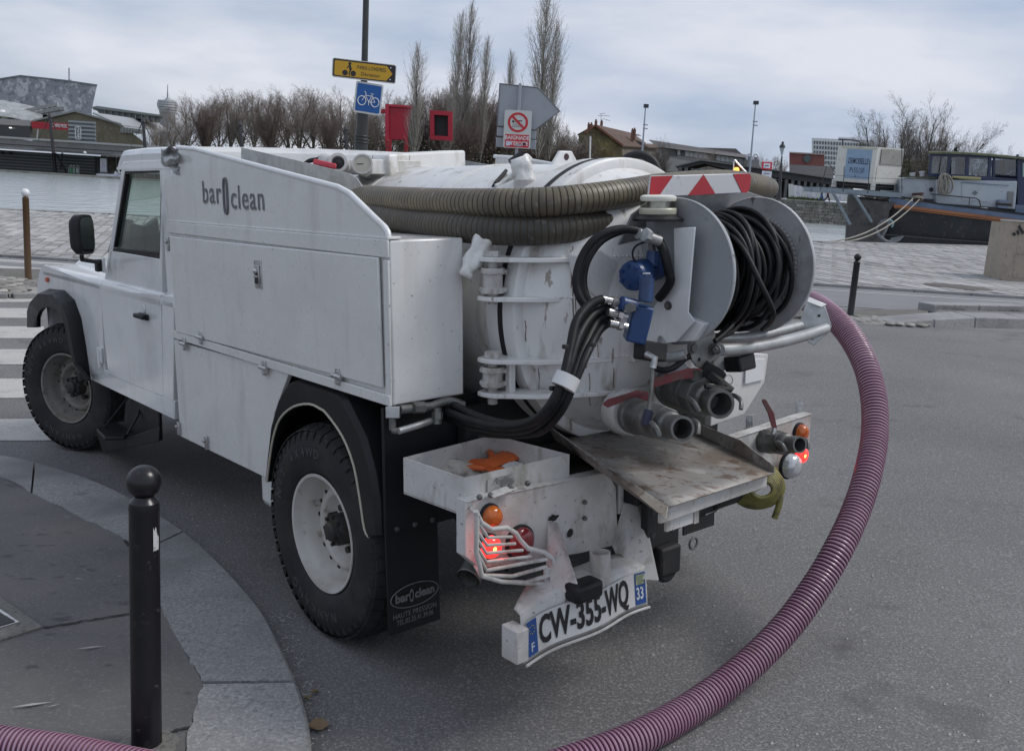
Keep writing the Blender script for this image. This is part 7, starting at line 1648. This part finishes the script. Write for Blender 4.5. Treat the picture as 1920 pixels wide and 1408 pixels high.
# generator housing
gx = thing('generator_box', 'cream generator housing with louvres and blue DEMOISELLE name board on the barge bow', 'cabinet', tuple(wy(1625, 358, Yb)))
crm = mat('cream_sheet', (.60, .59, .545), .6, layers=[(1.6, .5, .7, (.52, .50, .45)), (6, .62, .72, (.28, .25, .2))], space='World')
Ya, Yc = Yb + .6, Yb + 1.4
L0, L1, R0_, R1_ = wy(1566, 274, Yc + .1), wy(1640.5, 276, Ya - .8), wy(1640.5, 276, Ya - .8), wy(1690, 277, Ya + .4)
bL, bM, bR = wy(1563, 351, Yc + .1), wy(1636, 357, Ya - .8), wy(1685, 359, Ya + .4)
def face(P00, P10, P01, nm, mt, a0, a1, b0, b1, d=0, th=.03):
    ex = P10 - P00; ey = V((0, 0, (P01 - P00).z)); n = ex.cross(ey).normalized()
    if n.y > 0: n = -n
    return part(nm, M().prism([P00 + ex * a + ey * b + n * d for a, b in ((a0, b0), (a1, b0), (a1, b1), (a0, b1))], n * th), mt, gx)
part('body', M().prism([bL.lerp(L0, .15), bM.lerp(L1, .15), bR.lerp(R1_, .15), bL.lerp(L0, .15) + V((1.6, 1.6, 0))], (0, 0, (L1 - bM).z * .85)), crm, gx)
for pp2 in ((bL, 1), (bM, 1), (bR, 1)): part('leg', M().box(pp2[0] + V((-.1, .0, 0)), pp2[0] + V((.14, .15, .45))), crm, gx)
part('dark_underside', M().prism([bL + V((.15, .25, .02)), bM + V((-.1, .25, .02)), bR + V((-.2, .25, .02)), bL + V((1.6, 1.5, .02))], (0, 0, .32)), blackm, gx)
face(bL, bM, L0, 'name_board', mat('name_board_blue', (.25, .34, .46), .55, layers=[(2, .5, .7, (.21, .29, .41))], space='World'), .24, .88, .24, .95, .0, .03)
exL = bM - bL; eyL = V((0, 0, (L0 - bL).z)); nl_ = exL.cross(eyL).normalized(); nl_ = -nl_ if nl_.y > 0 else nl_
def ftxt(s_, a, b, size, sx, shear=0, bold=0): text(s_, bL + exL * a + eyL * b + nl_ * .036, exL, eyL, size, mat('board_lettering', (.03, .04, .06), .6), gx, ext=.004, sx=sx, bold=bold)
ftxt('DEMOISELLE', .56, .66, .46, .49, bold=.004); ftxt('P15515F', .55, .44, .42, .62); ftxt('3', .53, .30, .2, 1)
for k in range(14): face(bM, bR, L1, 'louvre', crm, .14, .97, .62 + k * .0245, .632 + k * .0245, .0, .05)
face(bM, bR, L1, 'louvre_recess', mat('louvre_shadow', (.12, .115, .10), .8), .13, .98, .61, .965, 0, .012)
face(bM, bR, L1, 'access_panel', crm, .06, .96, .18, .57, 0, .015)
face(bL, bM, L0, 'top_trim', mat('yellowed_trim', (.50, .46, .32), .6), .1, 1, .965, .99, 0, .04)
part('roof_rail', M().tube([wy(1572, 262, Yb + 1), wy(1592, 262.5, Yb + 1), wy(1611, 265, Yb + .4), wy(1614, 268, Yb + .4), wy(1614, 275, Yb + .4)], .04, 6).tube([wy(1580, 262.5, Yb + 1), wy(1580, 274, Yb + 1)], .04, 6), rail_m, gx)
# superstructure
sup_m = mat('pale_blue_grey_paint', (.41, .45, .49), .5, layers=[(.9, .5, .7, (.34, .38, .42)), (5, .64, .74, (.22, .22, .2))], space='World')
cab = M()
part('deckhouse', pan([(1687, 336), (1700, 333), (1755, 336), (1757, 340), (1757, 376), (1687, 372)], Yb + .5, 3.2), sup_m, bg, bev=.08)
part('deckhouse', pan([(1755, 337), (1806, 338), (1908, 340), (1904, 393), (1755, 382)], Yb + .3, 3.4), sup_m, bg, bev=.05)
part('deckhouse', pan([(1904, 384), (2100, 396), (2100, 425), (1904, 402)], Yb + .3, 3.4), MATS['slate_blue_paint'], bg)
part('green_edge', M().bar(wy(1686, 331, Yb + .4), wy(1755, 334, Yb + .4), .25, .07), mat('mossy_green', (.085, .10, .05), .9, layers=[(3, .48, .6, (.05, .055, .035)), (6, .6, .7, (.16, .18, .08))], space='World'), bg)
for x, y in ((1711, 328), (1729, 325)): part('vent_cap', M().cyl(wy(x, y + 6, Yb + 1), wy(x, y, Yb + 1), .14, n=12).cyl(wy(x, y, Yb + 1), wy(x, y - 4, Yb + 1), .17, n=12), MATS['tower_pale'], bg)
part('porthole', M().lathe([(0, .13), (.03, .13), (.03, .10), (.01, .001)], wy(1746, 356, Yb + .29), (0, -1, 0), 20, cap=False), blackm, bg)
part('hatch_panel', pan([(1804, 343), (1852, 346), (1852, 378), (1804, 375)], Yb + .26, .03), sup_m, bg); part('hatch_rail', M().bar(wy(1803, 342.5, Yb + .22), wy(1891, 348.5, Yb + .22), .03, .04), MATS['slate_blue_paint'], bg)
q4 = wy(1828, 362, Yb + .24); part('diamond_plate', M().prism([q4 + V(p) for p in ((-.17, 0, 0), (0, 0, -.13), (.17, 0, 0), (0, 0, .13))], (0, -.02, 0)), mat('diamond_grey', (.14, .16, .18), .6), bg)
part('grille', pan([(1890, 359), (1901, 360), (1899, 388), (1888, 387)], Yb + .24, .05), mat('grille_grey', (.20, .20, .20), .7), bg)
part('bollard_box', rect(1874, 375, 1890, 391, Yb - .1, .5), mat('slate_box', (.17, .21, .30), .6), bg); part('bitt', M().cyl(wy(1868, 382, Yb - .15), wy(1896, 384, Yb - .15), .07, n=10), blackm, bg)
# wheelhouse
wb_ = mat('wheelhouse_blue', (.016, .026, .075), .4, coat=.2)
Yw = Yb + .5
def wb2(p, q, th=.12, Y=Yw): return M().bar(wy(*p, Y), wy(*q, Y), .12, th, (0, 0, 1) if abs(p[1]-q[1]) < abs(p[0]-q[0]) else (1, 0, 0))
for p, q, th in (((1746, 292), (1742, 326), .10), ((1782, 292), (1777, 326), .12), ((1814, 292), (1812, 328), .16), ((1856, 292), (1854, 332), .16), ((1864, 292), (1862, 334), .10), ((1913, 297), (1910, 336), .14)): part('window_post', wb2(p, q, th), wb_, bg)
part('sill', pan([(1742, 325), (1812, 328), (1908, 336), (1908, 342), (1742, 331)], Yw - .05, .3), wb_, bg)
part('header', pan([(1744, 287), (1860, 290), (1935, 296), (1935, 302), (1860, 297), (1744, 293)], Yw - .05, .3), wb_, bg)
part('dark_header', pan([(1784, 292), (1856, 296), (1856, 300), (1784, 296)], Yw + .1, .1), blackm, bg)
part('side_house', pan([(1908, 298), (2120, 312), (2120, 400), (1908, 392)], Yw - .1, 3.2), wb_, bg)
part('side_window', pan([(1918, 306), (1940, 307), (1940, 334), (1918, 332)], Yw - .16, .08), mat('reflective_pane', (.30, .40, .38), .1, coat=.5), bg)
bgl = glassy('barge_glass', (.75, .78, .80), refl=1.6)
for x0, x1 in ((1746, 1778), (1784, 1812), (1816, 1853), (1866, 1908)):
    part('window_pane', pan([(x0, 293), (x1, 295), (x1, 331), (x0, 327)], Yw, .01), bgl, bg, smooth=None); part('far_window_pane', pan([(x0, 293), (x1, 295), (x1, 331), (x0, 327)], Yw + 2.9, .01), bgl, bg, smooth=None)
for x in (1746, 1782, 1816, 1856, 1908): part('far_window_post', M().bar(wy(x, 290, Yw + 2.9), wy(x - 2, 331, Yw + 2.9), .12, .12, (1, 0, 0)), wb_, bg)
part('far_wall', pan([(1740, 326), (1908, 334), (1908, 380), (1740, 375)], Yw + 2.9, .1), wb_, bg)
part('cabinet_inside', pan([(1796, 297), (1816, 298), (1816, 328), (1796, 327)], Yw + 1.5, .4), blackm, bg)
part('yellow_curtain', pan([(1876, 300), (1884, 300), (1884, 326), (1877, 325)], Yw + 1.0, .1), mat('ochre_cloth', (.32, .22, .04), .8), bg)
part('helm', M().tube([wy(1878 + 7 * math.cos(a), 331 + 6 * math.sin(a), Yw + .9) for a in [6.2832*k/16 for k in range(16)]], .03, 5, loop=True), blackm, bg); part('awning_pole', M().tube([wy(1888, 328, Yw + .3), wy(1908, 315, Yw + .3)], .03, 5), MATS['board_white'], bg)
rfm2 = MATS['mossy_green']
rf_ = M(); rs = []
for i in range(16):
    x = 1741 + i * 13; y = 287 - 2.5 * math.sin(i * .25) + i * .75; rs.append([wy(x, y + 1.6, Yw - .35), wy(x, y - 1.5 - (i % 3) * .3, Yw - .3), wy(x, y - 3.0 - (i % 2) * .5, Yw + 1.4), wy(x, y - 1.5, Yw + 3.3), wy(x, y + 1.6, Yw + 3.4)])
part('mossy_roof', rf_.rings(rs), rfm2, bg)
part('roof_lamp', M().cyl(wy(1792, 284, Yw + .4), wy(1792, 277, Yw + .4), .10, n=10), blackm, bg)
part('boom', M().cyl(wy(1779, 290, Yb), wy(1774, 324, Yb), .03, n=6), rail_m, bg)
part('grab_rail', M().tube([wy(1745, 364, Yb - .2), wy(1830, 372, Yb - .2), wy(1836, 376, Yb - .2), wy(1839, 388, Yb - .2)], .035, 6).tube([wy(1750, 365, Yb - .2), wy(1749, 379, Yb - .2)], .022, 5).tube([wy(1818, 371, Yb - .2), wy(1817, 385, Yb - .2)], .022, 5), rail_m, bg)
part('mooring_bitt', M().cyl(wy(1721, 378, Yb - .1), wy(1721, 363, Yb - .1), .28, .22, n=16).cyl(wy(1721, 366, Yb - .1), wy(1721, 362, Yb - .1), .32, n=16), mat('rusty_bitt', (.06, .03, .025), .8), bg)
# ropes and anchor
rope = mat('grey_rope', (.30, .28, .24), .85, layers=[(12, .5, .65, (.2, .19, .16))], bump=(90, .4, .01))
qd = gp(1523, 456, .05)
for k, (s0, e0, sg) in enumerate((((1712, 372), (1518, 453), 1.6), ((1724, 374), (1516, 452), 1.9))):
    a = wy(*s0, Yb - .35); e_ = wy(*e0, 37.5); pts = []
    for i in range(25):
        x = i / 24; p = a.lerp(e_, x); p.z -= 4 * x * (1 - x) * sg * .45; pts.append(p)
    solo('mooring_rope', M().tube(pts, .035, 6), rope, ['mooring rope running from the barge bitt down to the quay, upper strand', 'second mooring rope beside the first, lower strand on the bitt'][k], 'rope', tuple(a), smooth=60)
solo('rope_turns', M().tube([wy(1721 + 10 * math.cos(q * .5), 369 + q * .18 + 2.5 * math.sin(q * .5), Yb - .1 + .35 * math.sin(q * .5)) for q in range(26)], .04, 6), rope, 'pale rope wound around the mooring bitt of the barge', 'rope', tuple(wy(1721, 370, Yb)), smooth=60)
rc_ = M(); rr = random.Random(4)
for k in range(9):
    cx = 1771 + rr.uniform(-5, 5); w_ = rr.uniform(5, 13); hh = rr.uniform(14, 21); ph_ = rr.uniform(-.3, .3)
    rc_.tube([wy(cx + w_ * math.sin(q) + ph_ * 8 * math.cos(q), 344 - hh * math.cos(q) + 2, Yb - .05 + .08 * math.sin(2*q + k)) for q in [6.2832*i/22 for i in range(22)]], .034, 6, loop=True)
solo('rope_coil', rc_, rope, 'bundle of coiled pale rope hanging on the barge deckhouse', 'rope', tuple(wy(1771, 340, Yb)), smooth=60)
solo('rolled_awning', M().tube([wy(1785, 332, Yb + .1), wy(1810, 334, Yb + .1), wy(1838, 336, Yb + .1)], [.06, .09, .10], 8), mat('straw_bundle', (.30, .28, .14), .8, bump=(20, .5, .05, (.1, 1, 1))), 'straw-coloured rolled awning lying on the barge deckhouse', 'awning', tuple(wy(1810, 334, Yb)), smooth=60)
an = M(); anm = mat('anchor_steel', (.17, .18, .19), .55, .4, layers=[(6, .5, .65, (.26, .27, .28))])
Yn = Yb - .7
an.tube([wy(1668, 415, Yn), wy(1660, 434, Yn), wy(1652, 446, Yn)], .07, 8)
an.tube([wy(1662, 411, Yn), wy(1648, 420, Yn), wy(1643, 430, Yn), wy(1648, 442, Yn), wy(1660, 452, Yn), wy(1675, 455, Yn), wy(1686, 450, Yn), wy(1694, 444, Yn)], [.03, .06, .07, .10, .09, .08, .06, .02], 8)
an.prism([wy(1694, 443, Yn - .05), wy(1672, 446, Yn - .05), wy(1668, 452, Yn - .05), wy(1682, 454, Yn - .05)], (0, .1, 0)).prism([wy(1668, 410, Yn), wy(1652, 413, Yn), wy(1646, 424, Yn), wy(1650, 424, Yn)], (0, .1, 0))
ao_ = thing('anchor', 'grey stock anchor with a pale green ring hanging at the barge bow', 'anchor', tuple(wy(1665, 440, Yn))); part('shank', an, anm, ao_, smooth=50)
part('ring', M().tube([wy(1668 + 6.5 * math.cos(a), 420 + 7 * math.sin(a), Yn) for a in [-.2 + 3.6 * k / 12 - 2.4 for k in range(13)]], .055, 8), mat('verdigris_ring', (.18, .34, .33), .6), ao_, smooth=60)
# ------------------------------------------------------------------ trees
def segs_to_mesh(segs, name, mt, n=3):
    a = np.array([s[0] for s in segs]); b = np.array([s[1] for s in segs]); ra = np.array([s[2] for s in segs]); rb = np.array([s[3] for s in segs])
    d = b - a; d /= np.maximum(np.linalg.norm(d, axis=1, keepdims=True), 1e-9)
    ref = np.where(np.abs(d[:, 2:3]) < .9, np.array([[0, 0, 1.]]), np.array([[1., 0, 0]])); u = np.cross(d, ref); u /= np.linalg.norm(u, axis=1, keepdims=True); q = np.cross(d, u)
    vs = []
    for base, r in ((a, ra), (b, rb)):
        for k in range(n):
            t_ = 2 * math.pi * k / n; vs.append(base + (u * math.cos(t_) + q * math.sin(t_)) * r[:, None])
    vs = np.stack(vs, 1).reshape(-1, 3); N = len(segs); fs = []
    off = np.arange(N)[:, None] * (2 * n)
    for k in range(n): k2 = (k + 1) % n; fs.append(off + np.array([[k, k2, n + k2, n + k]]))
    fs = np.stack(fs, 1).reshape(-1, 4)
    me = bpy.data.meshes.new(name); me.vertices.add(len(vs)); me.vertices.foreach_set('co', vs.ravel()); me.loops.add(fs.size); me.loops.foreach_set('vertex_index', fs.ravel().astype(np.int32))
    me.polygons.add(len(fs)); me.polygons.foreach_set('loop_start', np.arange(0, fs.size, 4, dtype=np.int32)); me.materials.append(mt); me.update(); me.validate(); return me
def tree_segs(kind, seed):
    R = random.Random(seed); T, Cn = [], []
    def branch(p, d, L, r, lvl, mx, nseg, kids, ang, up, jit, decay, store):
        pts = [p]; step = L / nseg
        for i in range(nseg):
            d = (d + V((R.gauss(0, jit), R.gauss(0, jit), R.gauss(0, jit * .6) + up))).normalized(); q = p + d * step; r2 = r * (1 - .75 * (i + 1) / nseg) + r * .08
            r1 = r * (1 - .75 * i / nseg); (T if lvl <= store else Cn).append((tuple(p), tuple(q), r1, max(r2, .00044))); 
            if lvl < mx and (i > 0 or lvl > 0):
                for k in range(kids[lvl] if R.random() < .9 else kids[lvl] + 1):
                    a = R.uniform(0, 6.283); s_ = d.cross(V((math.cos(a), math.sin(a), .3))).normalized(); an_ = math.radians(R.gauss(ang[min(lvl, len(ang)-1)], 6)); nd = (d * math.cos(an_) + s_ * math.sin(an_)).normalized()
                    pp = p.lerp(q, R.random()); branch(pp, nd, L * decay[lvl] * R.uniform(.7, 1.15) * (1 - .45 * i / nseg), max(r1 * .5, .0006), lvl + 1, mx, max(2, nseg - 2 - lvl), kids, ang, up, jit, decay, store)
            p = q
    if kind == 'poplar':
        p = V((0, 0, 0)); H = 1; n = 26; d = V((0, 0, 1)); r = .013
        for i in range(n):
            d = (V((R.gauss(0, .03), R.gauss(0, .03), 1))).normalized(); q = p + d * (H / n); T.append((tuple(p), tuple(q), r * (1 - i / n) + .001, r * (1 - (i + 1) / n) + .001)); h = i / n
            if h > .10:
                for k in range(5):
                    a = R.uniform(0, 6.283); an_ = math.radians(R.uniform(14, 31)); nd = V((math.cos(a) * math.sin(an_), math.sin(a) * math.sin(an_), math.cos(an_))); L = (.30 if h < .6 else .30 * (1.08 - h) / .48) * R.uniform(.6, 1.1)
                    branch(p.lerp(q, R.random()), nd, L, .0042 * (1.2 - h), 1, 3, 6, [0, 1, 1], [22, 28, 30], .09, .06, [0, .50, .45], 0)
            p = q
    elif kind == 'dense':
        for k in range(16):
            a = R.uniform(0, 6.283); an_ = math.radians(R.uniform(2, 34)); nd = V((math.cos(a) * math.sin(an_), math.sin(a) * math.sin(an_), math.cos(an_)))
            branch(V((R.gauss(0, .015), R.gauss(0, .015), .10 + R.random() * .1)), nd, .72 * R.uniform(.75, 1.1) * math.cos(an_ * .5), .007, 0, 3, 8, [2, 2, 2], [30, 32, 35], .07, .07, [.42, .45, .5], 0)
        T.append(((0, 0, 0), (0, 0, .2), .018, .014))
    elif kind == 'bare':
        T.append(((0, 0, 0), (0, 0, .22), .017, .014))
        for k in range(6):
            a = R.uniform(0, 6.283); an_ = math.radians(R.uniform(6, 36)); nd = V((math.cos(a) * math.sin(an_), math.sin(a) * math.sin(an_), math.cos(an_)))
            branch(V((0, 0, .2)), nd, .66 * R.uniform(.8, 1.1), .0095, 0, 4, 7, [2, 2, 1, 1], [32, 34, 36, 38], .05, .10, [.48, .5, .5, .5], 0)
    else:   # open crown with several stems
        T.append(((0, 0, 0), (0, 0, .08), .022, .019))
        for k in range(13):
            a = R.uniform(0, 6.283); an_ = math.radians(R.uniform(5, 42)); nd = V((math.cos(a) * math.sin(an_), math.sin(a) * math.sin(an_), math.cos(an_)))
            branch(V((0, 0, .07)), nd, .80 * R.uniform(.75, 1.1), .012, 0, 4, 8, [2, 2, 1, 1], [32, 36, 38, 42], .035, .09, [.46, .5, .5, .5], 0)
    return T, Cn
tm = {}
ORD = 'first second third fourth fifth sixth seventh eighth ninth tenth eleventh twelfth thirteenth fourteenth fifteenth sixteenth seventeenth eighteenth nineteenth twentieth twenty-first twenty-second twenty-third twenty-fourth twenty-fifth'.split()
twig = {'poplar': mat('poplar_twigs', (.34, .32, .29), .9), 'dense': mat('dense_twigs', (.19, .145, .125), .9), 'bare': mat('bare_twigs', (.27, .235, .21), .9), 'open': mat('open_twigs', (.13, .11, .095), .9), 'willow': mat('willow_twigs', (.24, .20, .085), .9)}
bark = {'poplar': mat('poplar_bark', (.10, .09, .078), .9), 'dense': mat('dense_bark', (.06, .05, .045), .9), 'bare': mat('bare_bark', (.16, .14, .12), .9), 'open': mat('open_bark', (.045, .04, .036), .9), 'willow': mat('willow_bark', (.14, .11, .06), .9)}
for kd, nv in (('poplar', 3), ('dense', 3), ('bare', 4), ('open', 2)):
    for s in range(nv):
        T_, C_ = tree_segs(kd, 31 * s + len(kd)); tm[kd, s] = (segs_to_mesh(T_, 'trunk', bark[kd], 4), segs_to_mesh(C_, 'crown', twig[kd]), max(c[1][2] for c in C_))
T_, C_ = tree_segs('dense', 77); tm['willow', 0] = (segs_to_mesh(T_, 'trunk', bark['willow'], 4), segs_to_mesh(C_, 'crown', twig['willow']), max(c[1][2] for c in C_))
def tree(px, ytop, Y, kd, s, wid=1.0, label=None, group=None, zb=ZG - .1, name=None):
    tr_, cr_, mxz = tm[kd, s]; tp_ = wy(px, ytop, Y); H = (tp_.z - zb) / mxz
    if group: label = label % ORD[sum(1 for q in COL.objects if q.get('group') == group)]
    o = thing(name or {'poplar': 'poplar_tree', 'dense': 'dense_tree', 'bare': 'bare_tree', 'open': 'open_tree', 'willow': 'willow_tree'}[kd], label or 'bare winter tree', 'tree', (tp_.x, Y, zb), group)
    o.scale = (H * wid, H * wid, H); o.rotation_euler = (0, 0, (px * 1.7) % 6.28)
    link('trunk', tr_, o); link('crown', cr_, o); return o
G1 = 'bare trees along the far bank'; L1 = 'leafless grey-brown tree, %s from the left in the row along the far bank'
for i, (px, yt, Y, w_) in enumerate(sorted([(296, 215, 160, .9), (322, 192, 170, 1.1), (352, 178, 182, 1.2), (340, 225, 150, 1.0), (410, 163, 178, 1.1), (432, 160, 172, 1.1), (455, 162, 180, 1.2), (478, 160, 170, 1.1), (545, 156, 178, 1.1), (566, 160, 170, 1.2), (590, 155, 180, 1.2), (612, 160, 172, 1.1), (640, 158, 176, 1.2), (664, 170, 178, 1.1), (700, 185, 182, 1.1), (735, 178, 184, 1.2), (760, 172, 186, 1.1), (1095, 245, 168, 1.2), (1065, 235, 172, 1.0), (280, 240, 150, .8), (388, 172, 186, 1.2), (515, 160, 186, 1.2), (665, 190, 168, 1.1), (716, 212, 175, 1.1), (300, 238, 168, .9)])):
    tree(px, yt, Y, 'bare', i % 4, w_ * 1.05, L1, G1)
for i, (px, yt, Y, w_, lb) in enumerate([(386, 180, 152, 1.0, 'dense dark brown conical tree, leftmost of the row above the cab'), (512, 170, 152, .9, 'dense dark brown pointed tree in the middle of the row above the truck'), (622, 188, 155, .85, 'dense dark brown tree just left of the lamp post')]): tree(px, yt, Y, 'dense', i, w_, lb)
G2 = 'brown wood behind the red folly'; L2 = 'dense reddish-brown tree, %s from the left around the red folly'
for i, (px, yt, Y, w_) in enumerate(sorted([(690, 200, 186, 1.0), (762, 168, 192, 1.1), (800, 160, 194, 1.2), (830, 158, 190, 1.0), (862, 158, 196, 1.2), (890, 165, 190, 1.1), (925, 165, 192, 1.1), (955, 170, 194, 1.1), (985, 182, 190, 1.1), (1015, 205, 190, 1.0), (1045, 225, 186, 1.0), (845, 180, 176, 1.0), (905, 190, 176, 1.0), (1075, 245, 190, 1.1), (1000, 240, 172, 1.2), (1040, 262, 168, 1.2), (960, 230, 170, 1.1), (1098, 262, 160, 1.2), (875, 215, 168, 1.1)])): tree(px, yt, Y, 'dense', i % 3, w_, L2, G2)
for i, (px, yt, Y, w_, lb) in enumerate([(786, 72, 158, .78, 'slender pale poplar in front of the red folly'), (866, 16, 172, .62, 'left stem of the twin tall poplars behind the folly'), (884, -6, 174, .66, 'tallest of the twin poplars right of the folly'), (914, 58, 172, .60, 'lower poplar leaning against the right of the twin poplars'), (960, 90, 176, .60, 'small poplar top above the arrow sign'), (1030, -30, 160, .85, 'very tall poplar right of the arrow sign'), (1046, 30, 162, .62, 'right-hand stem beside the very tall poplar')]): tree(px, yt, Y, 'poplar', i % 3, w_, lb)
tree(846, 150, 164, 'poplar', 1, .9, 'short poplar in front of the open red frame')
tree(1130, 252, 175, 'willow', 0, 1.5, 'yellowish willow bush against the gable of the vine-covered house', name='willow_tree')
tree(1243, 246, 150, 'open', 0, .6, 'thin bare young tree in front of the industrial hall')
tree(1700, 168, 92, 'open', 1, .85, 'large bare tree with many stems directly behind the generator box', zb=-.2)
tree(1762, 165, 92, 'open', 0, .80, 'large bare tree right of the biggest one, behind the barge deckhouse', zb=-.2)
tree(1655, 225, 100, 'open', 0, .7, 'smaller bare tree at the left of the group behind the barge', zb=-.2)
tree(1828, 243, 110, 'open', 1, .8, 'low bare tree rising behind the wheelhouse roof', zb=-.2)
tree(1905, 268, 110, 'open', 0, .9, 'low bare tree at the right edge behind the wheelhouse', zb=-.2)
for i, (px, yt) in enumerate(((1335, 274), (1425, 296), (1448, 286), (1472, 290), (1490, 318), (1520, 320))): tree(px, yt, 196, 'bare', i % 4, 1.1, 'small faint bare tree, %s from the left beyond the dark shelter', 'faint bare trees behind the shelter')
# low shrubs and ivy behind the barge and under the wood
ug = M(); rr = random.Random(3)
for k in range(9000):
    zone = rr.random()
    if zone < .35: c = wy(rr.uniform(1690, 1750), rr.uniform(300, 335), rr.uniform(88, 94)); s = .10; c.z -= 0
    else: c = wy(rr.uniform(290, 1115), rr.uniform(262, 320), rr.uniform(150, 188)); s = .17; c.z = max(ZG, c.z)
    d = V((rr.gauss(0, 1), rr.gauss(0, 1), rr.gauss(0, 1))).normalized(); e = d.cross(V((0, 0, 1))).normalized(); f3 = d.cross(e); ug.add([c - e * s, c + e * s, c + f3 * s * 1.4], [(0, 1, 2)])
solo('undergrowth', ug, mat('undergrowth_brown', (.14, .115, .09), .9, layers=[(.3, .45, .6, (.07, .08, .04))], space='World'), 'brown undergrowth and scrub at the foot of the bare trees', 'undergrowth', tuple(wy(700, 300, 170)), smooth=None, kind='stuff')
